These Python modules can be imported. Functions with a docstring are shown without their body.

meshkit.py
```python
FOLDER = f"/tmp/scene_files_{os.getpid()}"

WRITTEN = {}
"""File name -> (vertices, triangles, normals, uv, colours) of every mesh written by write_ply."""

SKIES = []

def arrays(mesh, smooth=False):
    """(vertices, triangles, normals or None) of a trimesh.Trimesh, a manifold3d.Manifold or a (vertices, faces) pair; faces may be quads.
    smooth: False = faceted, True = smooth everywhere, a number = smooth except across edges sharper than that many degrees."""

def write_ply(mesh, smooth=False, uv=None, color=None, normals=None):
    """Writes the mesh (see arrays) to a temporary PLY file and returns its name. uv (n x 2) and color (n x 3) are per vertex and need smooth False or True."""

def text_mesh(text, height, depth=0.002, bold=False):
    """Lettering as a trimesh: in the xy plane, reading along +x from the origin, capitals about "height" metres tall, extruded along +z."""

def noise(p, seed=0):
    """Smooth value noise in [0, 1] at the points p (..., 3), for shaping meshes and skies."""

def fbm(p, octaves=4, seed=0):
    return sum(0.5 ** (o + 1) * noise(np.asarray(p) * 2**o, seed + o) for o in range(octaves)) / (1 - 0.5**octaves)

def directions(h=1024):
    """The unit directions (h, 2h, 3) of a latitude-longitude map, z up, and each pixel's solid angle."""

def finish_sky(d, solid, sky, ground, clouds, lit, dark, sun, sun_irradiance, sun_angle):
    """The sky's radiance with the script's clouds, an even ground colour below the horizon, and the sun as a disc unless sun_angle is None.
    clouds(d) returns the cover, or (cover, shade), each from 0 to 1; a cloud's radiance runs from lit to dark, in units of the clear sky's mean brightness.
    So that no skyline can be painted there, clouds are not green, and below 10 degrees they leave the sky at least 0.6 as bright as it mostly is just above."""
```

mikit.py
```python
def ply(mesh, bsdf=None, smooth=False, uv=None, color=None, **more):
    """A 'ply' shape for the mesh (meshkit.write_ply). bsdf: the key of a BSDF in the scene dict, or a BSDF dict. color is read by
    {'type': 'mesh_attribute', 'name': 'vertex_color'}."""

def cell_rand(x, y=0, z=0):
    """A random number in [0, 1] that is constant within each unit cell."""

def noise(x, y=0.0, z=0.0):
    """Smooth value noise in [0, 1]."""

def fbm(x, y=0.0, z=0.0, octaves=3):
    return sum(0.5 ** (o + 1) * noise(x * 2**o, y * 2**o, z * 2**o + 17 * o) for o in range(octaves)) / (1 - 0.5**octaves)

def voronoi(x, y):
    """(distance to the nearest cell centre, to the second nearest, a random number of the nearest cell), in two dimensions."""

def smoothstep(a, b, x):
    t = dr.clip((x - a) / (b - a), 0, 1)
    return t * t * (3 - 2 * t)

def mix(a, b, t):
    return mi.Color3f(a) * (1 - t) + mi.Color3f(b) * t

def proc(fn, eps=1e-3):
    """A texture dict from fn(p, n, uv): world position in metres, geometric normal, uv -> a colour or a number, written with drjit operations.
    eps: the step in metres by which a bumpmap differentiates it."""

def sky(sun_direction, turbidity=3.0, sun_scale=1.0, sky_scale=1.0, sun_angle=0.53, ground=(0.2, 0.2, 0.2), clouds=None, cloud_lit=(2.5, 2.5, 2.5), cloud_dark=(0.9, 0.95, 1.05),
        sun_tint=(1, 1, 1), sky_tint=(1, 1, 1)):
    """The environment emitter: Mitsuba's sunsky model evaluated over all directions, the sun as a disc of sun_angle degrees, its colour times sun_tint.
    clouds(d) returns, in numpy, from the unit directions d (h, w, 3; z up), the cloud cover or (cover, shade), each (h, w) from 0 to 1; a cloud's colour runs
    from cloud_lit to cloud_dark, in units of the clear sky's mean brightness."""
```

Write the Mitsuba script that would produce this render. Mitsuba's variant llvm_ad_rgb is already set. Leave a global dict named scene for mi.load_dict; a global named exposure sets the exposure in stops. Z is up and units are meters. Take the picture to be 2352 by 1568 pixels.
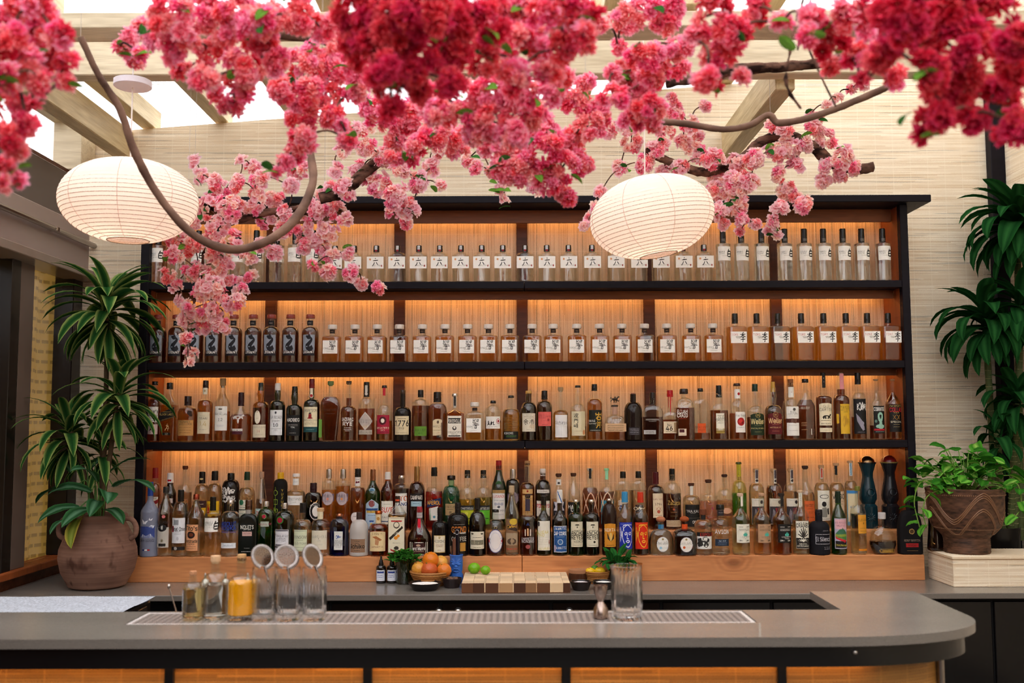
import math, random, numpy as np, trimesh, shapely, mitsuba as mi, drjit as dr, mikit, meshkit
from shapely.geometry import Polygon, Point
from mikit import noise, fbm, cell_rand, smoothstep, mix
random.seed(7); rng = np.random.default_rng(11)
T = mi.ScalarTransform4f
scene, labels = {}, {}
# ---------------------------------------------------------------- camera, sky, exposure
F, TH, RO, CZ = 2300.0, math.atan(191 / 2300), .003, 1.62
_f = np.array([0, math.cos(TH), math.sin(TH)]); _r = np.array([1., 0, 0]); _u = np.array([0, -math.sin(TH), math.cos(TH)])
R2 = math.cos(RO) * _r - math.sin(RO) * _u; U2 = math.cos(RO) * _u + math.sin(RO) * _r
scene['camera'] = {'type': 'thinlens', 'fov': 2 * math.degrees(math.atan(1176 / F)), 'fov_axis': 'x', 'near_clip': .05, 'far_clip': 200.,
                   'aperture_radius': .0055, 'focus_distance': 5.75,
                   'to_world': T().look_at(origin=[0, 0, CZ], target=[0, float(_f[1]), CZ + float(_f[2])], up=U2.tolist())}
scene['sky'] = mikit.sky((.25, -.35, .9), turbidity=4, sun_scale=0., clouds=lambda d: np.ones(d.shape[:2]), cloud_lit=(2.0, 2.02, 2.08), ground=(.16, .15, .14))
exposure = 3.65
LED = 1.2
# ---------------------------------------------------------------- layout helpers: where a measured direction meets a plane of the room
def ray(px, py): return _f + (px - 1176) / F * R2 - (py - 784) / F * U2
def P(px, py, Y): d = ray(px, py); p = d * Y / d[1]; return np.array([p[0], Y, p[2] + CZ])
def PZ(px, py, z): d = ray(px, py); p = d * (z - CZ) / d[2]; return np.array([p[0], p[1], z])
def hx(c):
    if not isinstance(c, str): return np.array(c, float)
    c = c.lstrip('#'); c = ''.join(2 * k for k in c) if len(c) == 3 else c
    v = np.array([int(c[i:i + 2], 16) for i in (0, 2, 4)]) / 255.
    return np.where(v < .04045, v / 12.92, ((v + .055) / 1.055) ** 2.4)
def H(c): return mi.Color3f(*[float(x) for x in hx(c)])
# ---------------------------------------------------------------- naming
_count = {}
def numbered(k):
    if k not in _count: _count[k] = 0; return k
    _count[k] += 1; return f'{k}_{_count[k]:03d}'
def put(name, shape, parent=None, label=None, cat=None, group=None, kind=None):
    key = numbered(parent + '__' + name if parent else name)
    scene[key] = shape; say(key, label, cat, group, kind); return key
def say(key, label=None, cat=None, group=None, kind=None):
    d = {k: v for k, v in (('label', label), ('category', cat), ('group', group), ('kind', kind)) if v}
    if d: labels[key] = d
def thing(name, label, cat, group=None, kind=None):
    key = numbered(name); say(key, label, cat, group, kind); return key
def pack(c):                              # an sRGB-like 8 bit colour in two uv numbers, so that meshes of one material join
    q = np.round(np.sqrt(np.clip(np.atleast_2d(c), 0, 1)) * 255); return np.stack([q[:, 0] * 256 + q[:, 1] + .5, q[:, 2] + .5], 1)
def unpack(p, n, uv):
    u = dr.floor(uv.x); r = dr.floor(u / 256); g = u - 256 * r; b = dr.floor(uv.y); return mi.Color3f(dr.square(r / 255), dr.square(g / 255), dr.square(b / 255))
def shape(mesh, bsdf, smooth=False, color=None, **kw):
    if color is None: return mikit.ply(mesh, bsdf, smooth=smooth, **kw)
    v, f, n = meshkit.arrays(mesh, smooth)
    c = pack(hx(color) if isinstance(color, (str, tuple)) else np.asarray(color, float))
    return mikit.ply((v, f), bsdf, smooth=n is not None, uv=np.tile(c, (len(v), 1)) if len(c) == 1 else c, **kw)
# gradients: u = 2 * palette + position along the palette's five colours
PALS, PIDX = [], {}
def pal_id(cols):
    k = tuple(cols)
    if k not in PIDX: PIDX[k] = len(PALS); PALS.append([hx(c) for c in cols]); PBUF.clear()
    return PIDX[k]
PBUF = {}
def gradient(p, n, uv):
    if not PBUF:
        t = np.array(PALS, np.float32).reshape(-1, 3)
        for c in range(3): PBUF[c] = mi.Float(np.ascontiguousarray(t[:, c]))
    i = dr.floor(uv.x * .5); t = dr.clip(uv.x - 2 * i, 0, 1) * 4; k = dr.minimum(dr.floor(t), 3); w = t - k
    j = mi.UInt32(dr.clip(i * 5 + k, 0, len(PALS) * 5 - 2)); o = [dr.gather(mi.Float, PBUF[c], j) * (1 - w) + dr.gather(mi.Float, PBUF[c], j + 1) * w for c in range(3)]
    return mi.Color3f(*o) * uv.y
# ---------------------------------------------------------------- mesh helpers
cat_ = trimesh.util.concatenate
def hull(pts): return trimesh.convex.convex_hull(np.asarray(pts, float))
def box(x0, x1, y0, y1, z0, z1, b=0.):
    if b <= 0:
        m = trimesh.creation.box((x1 - x0, y1 - y0, z1 - z0)); m.apply_translation(((x0 + x1) / 2, (y0 + y1) / 2, (z0 + z1) / 2)); return m
    pts = []
    for x, sx in ((x0, 1), (x1, -1)):
        for y, sy in ((y0, 1), (y1, -1)):
            for z, sz in ((z0, 1), (z1, -1)):
                pts += [(x, y + sy * b, z + sz * b), (x + sx * b, y, z + sz * b), (x + sx * b, y + sy * b, z)]
    return hull(pts)
def loft(rings, cap0=True, cap1=True):
    n = len(rings[0]); v = [np.asarray(r, float) for r in rings]; f = []
    for i in range(len(rings) - 1):
        for j in range(n):
            a, b = i * n + j, i * n + (j + 1) % n
            f += [(a, b, b + n), (a, b + n, a + n)]
    V = np.vstack(v)
    if cap0: V = np.vstack([V, v[0].mean(0)]); c = len(V) - 1; f += [((j + 1) % n, j, c) for j in range(n)]
    if cap1: V = np.vstack([V, v[-1].mean(0)]); c = len(V) - 1; o = (len(rings) - 1) * n; f += [(o + j, o + (j + 1) % n, c) for j in range(n)]
    return trimesh.Trimesh(V, np.array(f), process=False)
def lathe(prof, n=32, cap0=True, cap1=True):
    a = np.arange(n) / n * 2 * np.pi
    return loft([np.stack([r * np.cos(a), r * np.sin(a), a * 0 + z], 1) for r, z in prof], cap0, cap1)
def tube(pts, rad, n=8, cap=True):
    p = np.asarray(pts, float); k = len(p); rad = np.broadcast_to(np.asarray(rad, float), (k,))
    t = np.gradient(p, axis=0); t /= np.linalg.norm(t, axis=1, keepdims=True) + 1e-12
    a = np.cross(t[0], [0, 0, 1.]) if abs(t[0][2]) < .9 else np.cross(t[0], [1., 0, 0]); a /= np.linalg.norm(a)
    ang = np.arange(n) / n * 2 * np.pi; rings = []
    for i in range(k):
        a = a - t[i] * (a @ t[i]); a /= np.linalg.norm(a) + 1e-12; b = np.cross(t[i], a)
        rings.append(p[i] + rad[i] * (np.cos(ang)[:, None] * a + np.sin(ang)[:, None] * b))
    return loft(rings, cap, cap)
def spline(pts, n=8):
    p = np.asarray(pts, float); q = np.vstack([2 * p[0] - p[1], p, 2 * p[-1] - p[-2]]); out = []
    for i in range(1, len(q) - 2):
        for t in np.arange(n) / n:
            out.append(.5 * (2 * q[i] + (q[i + 1] - q[i - 1]) * t + (2 * q[i - 1] - 5 * q[i] + 4 * q[i + 1] - q[i + 2]) * t * t + (3 * q[i] - q[i - 1] - 3 * q[i + 1] + q[i + 2]) * t ** 3))
    return np.array(out + [p[-1]])
def at(m, x=0, y=0, z=0): m = m.copy(); m.apply_translation((x, y, z)); return m
def prism(poly, z0, z1, b=0.):
    m = trimesh.creation.extrude_polygon(poly, z1 - z0, engine='earcut'); m.apply_translation((0, 0, z0)); return m
def ball(r=1., s=3, scale=(1, 1, 1), c=(0, 0, 0)):
    m = trimesh.creation.icosphere(subdivisions=s, radius=r); m.apply_scale(scale); m.apply_translation(c); return m
# ---------------------------------------------------------------- materials (each defined once; tint per mesh in vertex colours)
VC = mikit.proc(unpack)
GR = mikit.proc(gradient)
def two(b): return {'type': 'twosided', 'bsdf': b}
def pr(base, rough=.5, **k): return {'type': 'principled', 'base_color': base, 'roughness': rough, **k}
def rgb(c): return {'type': 'rgb', 'value': [float(x) for x in hx(c)]}
scene['print_ink'] = two(pr(VC, .55, specular=.3))
scene['gloss_paint'] = two(pr(VC, .18, specular=.35))
scene['matte_paint'] = two(pr(VC, .75, specular=.2))
scene['satin_metal'] = two(pr(VC, .5, metallic=.55, specular=.5))
scene['metal'] = two(pr(VC, .24, metallic=1.))
scene['bottle_glass'] = {'type': 'thindielectric', 'int_ior': 1.5, 'specular_transmittance': VC}
scene['liquid'] = {'type': 'dielectric', 'int_ior': 1.35, 'specular_transmittance': VC}
scene['thin_liquid'] = {'type': 'thindielectric', 'int_ior': 1.15, 'specular_transmittance': VC}
scene['solid_glass'] = {'type': 'dielectric', 'int_ior': 1.5}
scene['pane'] = {'type': 'thindielectric', 'int_ior': 1.5}
scene['petal'] = {'type': 'principledthin', 'base_color': GR, 'roughness': .6, 'diff_trans': 1.25, 'spec_trans': 0., 'eta': 1.3}
scene['foliage'] = {'type': 'principledthin', 'base_color': GR, 'roughness': .26, 'diff_trans': .35, 'spec_trans': 0., 'eta': 1.5}
scene['lantern_paper'] = {'type': 'principledthin', 'base_color': rgb('fdf0e8'), 'roughness': .8, 'diff_trans': 1.1, 'spec_trans': 0., 'eta': 1.3}
def reeds(lo, hi, pitch, along, thread=.11, tcol=None, amt=.55):
    def fn(p, n, uv):
        h = mi.Float(p.x + p.y); a, b = (h, mi.Float(p.z)) if along == 'x' else (mi.Float(p.z), h)
        k = dr.floor(b / pitch + .25 * noise(a * 1.3, b * 3))
        r = cell_rand(k, dr.floor(a / .9 + cell_rand(k, 5) * 3))
        s = fbm(a * 5 + 31 * cell_rand(k, 9), k * 1.7, 0, 2)
        fr = b / pitch - dr.floor(b / pitch)
        gap = smoothstep(.36, .5, dr.abs(fr - .5))
        t = dr.clip(.35 + .5 * r + .5 * (s - .5), 0, 1) * (1 - amt * gap)
        dark = smoothstep(.62, .75, noise(a * 3.1 + 17 * cell_rand(k, 3), k * .37)) * (cell_rand(k, 4) > .7)
        th = smoothstep(.012, .006, dr.abs(a / thread - dr.floor(a / thread) - .5) * thread * 4)
        c = mix(H(lo), H(hi), t) * (1 - .30 * dark)
        return mix(c, H(hi), .35 * th)
    return fn
scene['wall_reed'] = two(pr(mikit.proc(reeds('cdb088', 'fdf0d8', .0062, 'x', amt=.4)), .7, specular=.2))
scene['shelf_reed'] = two(pr(mikit.proc(reeds('c08e62', 'fcdcb8', .0052, 'z', amt=.45)), .6, specular=.25))
scene['bar_reed'] = two(pr(mikit.proc(reeds('6e431c', 'c08a44', .0085, 'x', amt=.85)), .5, specular=.3))
def wood(lo, hi, ax, fine=60., stretch=2.2, knots=(), rough=.5, spec=.35):
    def fn(p, n, uv):
        c = [mi.Float(p.x), mi.Float(p.y), mi.Float(p.z)]; a = c.pop(ax); u, v = c
        w = fbm(a * stretch, u * 9, v * 9, 3)
        g = noise(u * fine + 10 * w, v * fine + 10 * w, a * 2.5)
        g2 = noise(u * fine * 4, v * fine * 4, a * 12)
        col = mix(H(lo), H(hi), dr.clip(.55 * w + .35 * g + .25 * g2, 0, 1))
        for ka, kv in knots:
            d = dr.sqrt(dr.square((a - ka) * .55 + .012 * (w - .5)) + dr.square((v - kv) * 1.2 + .02 * (g - .5)))
            col = mix(col, H(lo) * .35, smoothstep(.035, .006, d) * (.55 + .45 * g2)); col = mix(col, H(lo), .4 * smoothstep(.09, .03, d) * (.5 + .5 * dr.sin(d * 300 + 26 * w)))
        return col
    return two(pr(mikit.proc(fn), rough, specular=spec))
scene['black_wood'] = wood('060406', '15101a', 0, 40, spec=.15)
scene['brown_wood'] = wood('2e1408', '5c2c13', 0, 50)
scene['lip_wood'] = wood('55290f', '8a4c22', 0, 50)
scene['side_wood'] = wood('6b3012', 'a2552a', 2, 40)
scene['ledge_wood'] = wood('96532c', 'd8935c', 0, 30, 1.6, knots=((1.25, .835), (-.62, .80)))
scene['pine_across'] = wood('957c56', 'e9dabc', 0, 45, 1.2)
scene['pine_along'] = wood('937847', 'e4d2aa', 1, 45, 1.2)
def stone(p, n, uv):
    s = fbm(p.x * 2, p.y * 5, p.z * 3, 4); g = noise(p.x * 260, p.y * 260, p.z * 260)
    return mix(H('48423e'), H('7a736b'), dr.clip(.15 + .6 * s + .25 * g, 0, 1))
scene['stone'] = two(pr(mikit.proc(stone), .22, specular=.55))
def clay(p, n, uv):
    s = fbm(p.x * 7, p.y * 7, p.z * 14, 4); r = noise(p.z * 190, 0, 0); d = smoothstep(.62, .8, fbm(p.x * 22, p.y * 22, p.z * 9, 3))
    return mix(mix(H('4c3028'), H('93705f'), dr.clip(s * .9 + .2 * r, 0, 1)), H('3a1f18'), .7 * d)
scene['terracotta'] = two(pr(mikit.proc(clay), .85, specular=.15))
def bark(p, n, uv):
    s = fbm(p.x * 25, p.y * 25, p.z * 40, 4); return mix(H('22130f'), H('7d5a4a'), dr.clip(2.2 * s - .7, 0, 1))
scene['bark'] = two(pr(mikit.proc(bark), .9, specular=.1))
def vine(p, n, uv):
    s = fbm(p.x * 14, p.y * 14, p.z * 14, 4); return mix(H('40291f'), H('82614f'), dr.clip(1.6 * s - .3, 0, 1))
scene['vine_bark'] = two(pr(mikit.proc(vine), .7, specular=.2))
def darkpot(p, n, uv):
    s = fbm(p.x * 30, p.y * 30, p.z * 60, 3); return mix(H('2b1a12'), H('6d4a35'), dr.clip(1.5 * s - .25, 0, 1))
scene['carved_clay'] = two(pr(mikit.proc(darkpot), .5, specular=.35))
def weave(p, n, uv): return mix(H('6f757d'), H('b4bac4'), .35 + .65 * noise(p.x * 160, p.y * 160, p.z * 160))
scene['towel_cloth'] = two(pr(mikit.proc(weave), .9, specular=.1))
def drape(p, n, uv):
    c = mi.Float(p.z) / .062; k = dr.floor(c); y = mi.Float(p.y) / .05 + .5 * (k - 2 * dr.floor(k / 2)); f1 = dr.abs(c - k - .5); f2 = dr.abs(y - dr.floor(y) - .5)
    dash = smoothstep(.2, .12, f1) * smoothstep(.42, .34, f2)
    return mix(H('a8823c'), H('3e2e12'), .5 * dash)
scene['curtain_cloth'] = {'type': 'principledthin', 'base_color': mikit.proc(drape), 'roughness': .8, 'diff_trans': .8, 'spec_trans': 0., 'eta': 1.3}
scene['floor_stone'] = two(pr(mikit.proc(lambda p, n, uv: mix(H('4e4843'), H('6a625b'), fbm(p.x * 3, p.y * 3, 0, 3))), .5))
def glow(c, power): return {'type': 'area', 'radiance': {'type': 'rgb', 'value': [float(x * power) for x in c]}}
AMBER = (1.0, .50, .17)

# ================================================================ the room
YB, YF = 6.3, 5.85
YPL = 5.75                                # front of the bottle plinth
ZC, ZBAR, ZL, ZR = round(float(P(1176, 1335, YPL)[2]), 4), 1.03, round(float(P(1176, 1277, YPL)[2]), 4), 1.005
SH = [1.524, 1.988, 2.462]
put('floor', shape(box(-8, 8, -6, 10, -.1, 0), 'floor_stone'), kind='structure')
wp = Polygon([(-2.75, 0), (3.13, 0), (3.13, 4.3), (1.5, 4.3), (1.5, 3.81), (-2.75, 3.49)])
m = prism(wp, 0, .12); m.apply_transform(np.array([[1, 0, 0, 0], [0, 0, 1, YB], [0, 1, 0, 0], [0, 0, 0, 1.]])); m.fix_normals()
put('wall_back', shape(m, 'wall_reed'), kind='structure')
put('wall_right', shape(box(3.13, 3.25, -5, YB, 0, 4.3), 'wall_reed'), kind='structure')
put('added_wall_front', shape(box(-2.84, 3.25, -5.1, -5, 0, 3.0), 'brown_wood'), kind='structure')  # unseen wall, added to keep the bright open side out of glass reflections
put('trim_corner', shape(box(3.04, 3.13, YB - .07, YB, ZC, 4.3, .004), 'black_wood'), kind='structure')
# left side: a glazed wall under a metal fascia
XL = -2.74
put('wall_left', shape(cat_([box(XL - .1, XL, 1.5, YB, 0, .80), box(XL - .1, XL, 1.5, YB, 2.6, 3.2), box(XL - .1, XL, -5, 1.5, 0, 3.2)]), 'brown_wood'), kind='structure')
w = put('window_1', shape(box(XL - .06, XL - .054, 1.6, YB - .05, .84, 2.6), 'pane'), kind='structure')
put('frame', shape(box(XL - .1, XL + .022, 5.40, 5.50, .84, 2.6, .003), 'gloss_paint', color='0f0d0e'), w)  # black piece added to paint the dark interior left of the post
for y in (1.55, 3.6, 5.50): put('frame', shape(box(XL - .1, XL + .02, y, y + .16, .84, 2.6, .004), 'gloss_paint', color='6b5a52'), w)
put('frame', shape(box(XL - .1, XL + .02, YB - .13, YB, .84, 2.62, .004), 'gloss_paint', color='161316'), w)
put('sill', shape(box(XL - .1, XL + .05, 1.5, YB, .80, .84, .005), 'side_wood'), w)
t = np.linspace(0, 1, 140); rr = []
for z in np.linspace(.3, 2.7, 12): rr.append(np.stack([XL - .15 + .03 * np.sin(t * 95 + .6 * math.sin(z)) + .012 * np.sin(t * 33), 2.0 + 4.25 * t, t * 0 + z], 1))
V = np.vstack(rr); n = 140; fa = [(i * n + j, i * n + j + 1, (i + 1) * n + j + 1, (i + 1) * n + j) for i in range(11) for j in range(n - 1)]
put('curtain', shape((V, np.array(fa)), 'curtain_cloth', True), label='yellow patterned curtain hanging behind the glass of the left window', cat='curtain')
t_ = thing('roof_fascia', 'grey brown metal fascia with a conduit above the left window', 'fascia')
put('lower_panel', shape(box(XL - .05, XL + .05, 1.5, YB + .1, 2.58, 2.88, .006), 'gloss_paint', color='8d7c74'), t_)
put('upper_panel', shape(box(XL - .05, XL + .02, 1.5, YB - .2, 2.88, 3.17, .006), 'gloss_paint', color='4f4440'), t_)
put('soffit', shape(box(XL - .05, XL + .14, 1.5, YB + .05, 2.53, 2.58, .004), 'gloss_paint', color='857468'), t_)
pipe = put('conduit', shape(tube([(XL + .085, 1.5, 2.76), (XL + .085, YB + .08, 2.76)], .017, 10), 'metal', 30, color='a39c98'), t_)
for y in (5.75, 4.4): put('clamp', shape(at(lathe([(.026, -.01), (.026, .01)], 14), XL + .085, y, 2.76), 'metal', color='8a8078'), pipe)
# timber roof
def ztop(x): return 3.53 + .075 * (x + 2.36)
b1 = thing('header_beam', 'deep pale pine header beam spanning the room above the blossom', 'beam')
scene[b1] = shape(box(-3.3, 3.13, 4.90, 5.0, 3.375, 3.66, .005), 'pine_across')
b2 = thing('cross_beam', 'flat pine cross beam with brown underside, in front of the deep header', 'beam')
scene[b2] = shape(box(-3.3, 3.13, 4.30, 4.47, 3.375, 3.445, .004), 'pine_across')
xs = [-2.80, -2.34, -1.87, -1.40, -.93, -.46, 0., .47, .93, 1.385]
for i, x in enumerate(xs):
    put('roof_rafter', shape(box(x - .045, x + .045, 5.0, YB + .12, ztop(x), ztop(x) + .13, .004), 'pine_along'),
        label=f"{'first second third fourth fifth sixth seventh eighth ninth tenth'.split()[i]} from the left of the ten pale roof rafters resting on the back wall", cat='rafter', group='rafters under the translucent roof')
for x, l in ((-2.48, 'heavy low pine beam above the left lantern, running to the back wall'), (1.40, 'heavy low pine beam at right, running down to the back wall')):
    put('low_beam', shape(box(x - .05, x + .05, 4.99, YB, 3.32, 3.50, .005), 'pine_along'), label=l, cat='beam')
for x, o in ((-2.3, 'first'), (-.9, 'second'), (.5, 'third'), (1.9, 'fourth')): put('roof_rafter', shape(box(x - .045, x + .045, .6, 4.9, 3.66, 3.80, .004), 'pine_along'), label=o + ' from left of the four pine rafters overhead, in front of the deep header beam', cat='rafter', group='rafters above the bar front')
def sheet(x0, x1, y0, y1, f): return (np.array([(x0, y0, f(x0)), (x1, y0, f(x1)), (x1, y1, f(x1)), (x0, y1, f(x0))]), np.array([[0, 1, 2, 3]]))
for i in range(len(xs) - 1):
    put('roof_panel', shape(sheet(xs[i] + .002, xs[i + 1] - .002, 5.0, YB + .3, lambda x: ztop(x) + .137), 'pane'), label=f"clear roof sheet, {'first second third fourth fifth sixth seventh eighth ninth'.split()[i]} from left, between pale rafters at the back wall", cat='roof panel', group='clear roof sheets')
for y, o in ((5.3, 'nearest'), (5.62, 'middle'), (5.94, 'farthest')): put('roof_batten', shape((np.array([(-3.2, y, ztop(-3.2) + .145), (1.4, y, ztop(1.4) + .145), (1.4, y + .008, ztop(1.4) + .145), (-3.2, y + .008, ztop(-3.2) + .145)]), np.array([[0, 1, 2, 3]])), 'matte_paint', color='d8dde0'), label=o + ' of three thin pale battens lying across the clear roof sheets', cat='batten', group='battens over the roof sheets')
put('post_block', shape(box(-2.84, -2.66, YB - .22, YB - .02, 3.2, 3.53, .005), 'pine_across'), label='short pine block at the top left corner of the back wall', cat='block')

bs_ = thing('brick_strip', 'narrow strip of red bricks at the top left corner of the back wall', 'bricks')
q0, q1 = P(169, 395, YB - .03), P(183, 334, YB - .03)
for i in range(9):
    z = q0[2] + (q1[2] - q0[2]) * i / 9; put('brick', shape(box(q0[0] + (.004 if i % 2 else 0), q1[0], YB - .045, YB, z + .002, z + (q1[2] - q0[2]) / 9 - .003, .002), 'matte_paint', color=('7a3a26', '8c4a34', '6a3020')[i % 3]), bs_)
gw = thing('green_wire', 'short end of green wire sticking out under the cross beam at top left', 'wire')
put('strand', shape(tube(spline([P(250, 52, 4.45), P(268, 62, 4.44), P(285, 64, 4.44), P(294, 52, 4.45), P(296, 44, 4.46)], 5), .0035, 6), 'gloss_paint', True, color='127a5a'), gw)
# ================================================================ back bar shelving
XA, XZ, YP = -2.19, 2.345, 6.17          # outer left, outer right, face of the reed back panels
sh = thing('bar_shelving', 'tall black and brown wooden bar shelving with lit reed back panels against the wall', 'shelving')
PX = [-2.17] + [P(x, 640, 6.13)[0] for x in (622, 917, 1199, 1491, 1783)] + [2.34]
put('top_board', shape(box(XA - .06, P(2139, 462, 5.78)[0], 5.78, YB, 2.915, 2.957, .003), 'black_wood'), sh)
for x0, x1 in ((XA, XA + .05), (XZ - .045, XZ)): put('post', shape(box(x0, x1, YF, YF + .05, ZC, 2.915, .003), 'black_wood'), sh)
for x0, x1 in ((XA + .004, XA + .045), (XZ - .04, XZ - .004)): put('side_panel', shape(box(x0, x1, YF + .05, YB, ZC, 2.915), 'side_wood'), sh)
for z in SH:
    for x0, x1 in ((XA + .05, .072), (.075, XZ - .045)):
        put('shelf_board', shape(box(x0, x1, YF + .004, YB - .02, z - .042, z, .002), 'black_wood'), sh)
LZ = [2.915] + [z - .042 for z in reversed(SH)]
for z, d in zip(LZ, (.072, .045, .035, .008)):
    put('light_valance', shape(box(XA + .05, XZ - .045, YF + .14, YF + .16, z - d - .004, z), 'lip_wood'), sh)
rows = [(SH[2], 2.915), (SH[1], SH[2] - .042), (SH[0], SH[1] - .042), (ZR, SH[0] - .042)]
for z0, z1 in rows:
    for a, b in zip(PX[:-1], PX[1:]):
        put('reed_panel', shape(box(a + .02, b - .02, YP, YP + .012, z0, z1), 'shelf_reed'), sh)
    for x in PX[1:-1]: put('divider', shape(box(x - .034, x + .034, YP - .03, YP + .01, z0, z1, .003), 'brown_wood'), sh)
for i, z in enumerate(LZ):
    s = shape(box(XA + .08, XZ - .08, YF + .245, YF + .257, z - .008, z - .001), 'matte_paint', color='ffffff'); s['emitter'] = glow(AMBER, LED)
    put('led_strip', s, label=f"warm amber light strip hidden under the {('top board', 'first shelf down', 'second shelf down', 'lowest shelf board')[i]}", cat='light strip')
# stepped plinth the lowest bottles stand on
pl = thing('bottle_plinth', 'stepped reddish wood plinth under the lowest bottles, standing on the back counter', 'plinth')
for x0, x1 in ((-2.2, .052), (.055, 2.331)): put('front_block', shape(box(x0, x1, YPL, 5.848, ZC, ZL, .003), 'ledge_wood'), pl)
for x0, x1 in ((-2.135, .05), (.053, 2.295)): put('riser', shape(box(x0, x1, 5.852, YP - .03, ZC, ZR, .003), 'ledge_wood'), pl)
# ================================================================ back counter
YCF = float(PZ(1176, 1365, ZC)[1])
bc = thing('back_counter', 'grey stone back counter along the wall with dark cabinet fronts', 'counter')
put('counter_slab', shape(box(-2.735, 3.12, YCF, YB - .002, ZC - .03, ZC, .003), 'stone'), bc)
put('carcass', shape(box(-2.73, 3.12, YCF + .06, YB - .002, 0, ZC - .03), 'matte_paint', color='0d0b0c'), bc)
for x in np.arange(-2.7, 2.6, .58):
    k = put('cabinet_door', shape(box(x + .008, x + .572, YCF + .042, YCF + .06, .1, ZC - .05, .003), 'gloss_paint', color='0a080a'), bc)
for px in (1008, 1052, 1308):
    p = P(px, 1402, YCF + .035); put('latch', shape(ball(.018, 2, (1, .8, .8), (p[0], YCF + .035, p[2])), 'metal', True, color='cfcac6'), bc)
# ================================================================ front bar
fb = thing('front_bar', 'front bar with thick grey stone top, black apron and lit reed panels', 'bar counter')
th = np.linspace(-np.pi / 2, 0, 16)
def rim(o=0.):
    out = [(-2.6, 2.837 + o)]
    for a in th: out.append((.86 + (.545 - o) * math.cos(a) ** .9, 3.16 + (.323 - o) * math.copysign(abs(math.sin(a)) ** .9, math.sin(a))))
    return out
top = Polygon(rim() + [(1.415, 3.6), (1.05, 3.6), (1.045, 3.25), (-2.6, 3.25)])
top = top.difference(shapely.box(-1.16, 3.045, .73, 3.238))
put('stone_top', shape(prism(top, ZBAR - .026, ZBAR), 'stone', 30), fb)
put('top_seam', shape(prism(Polygon([(.732, 3.04), (.738, 3.04), (.69, 2.84), (.684, 2.84)]), ZBAR - .001, ZBAR + .0006), 'matte_paint', color='80786e'), fb)
ap = Polygon(rim(.03) + [(1.385, 3.55), (1.365, 3.55)] + [(x, y) for x, y in rim(.05)[::-1]])
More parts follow.
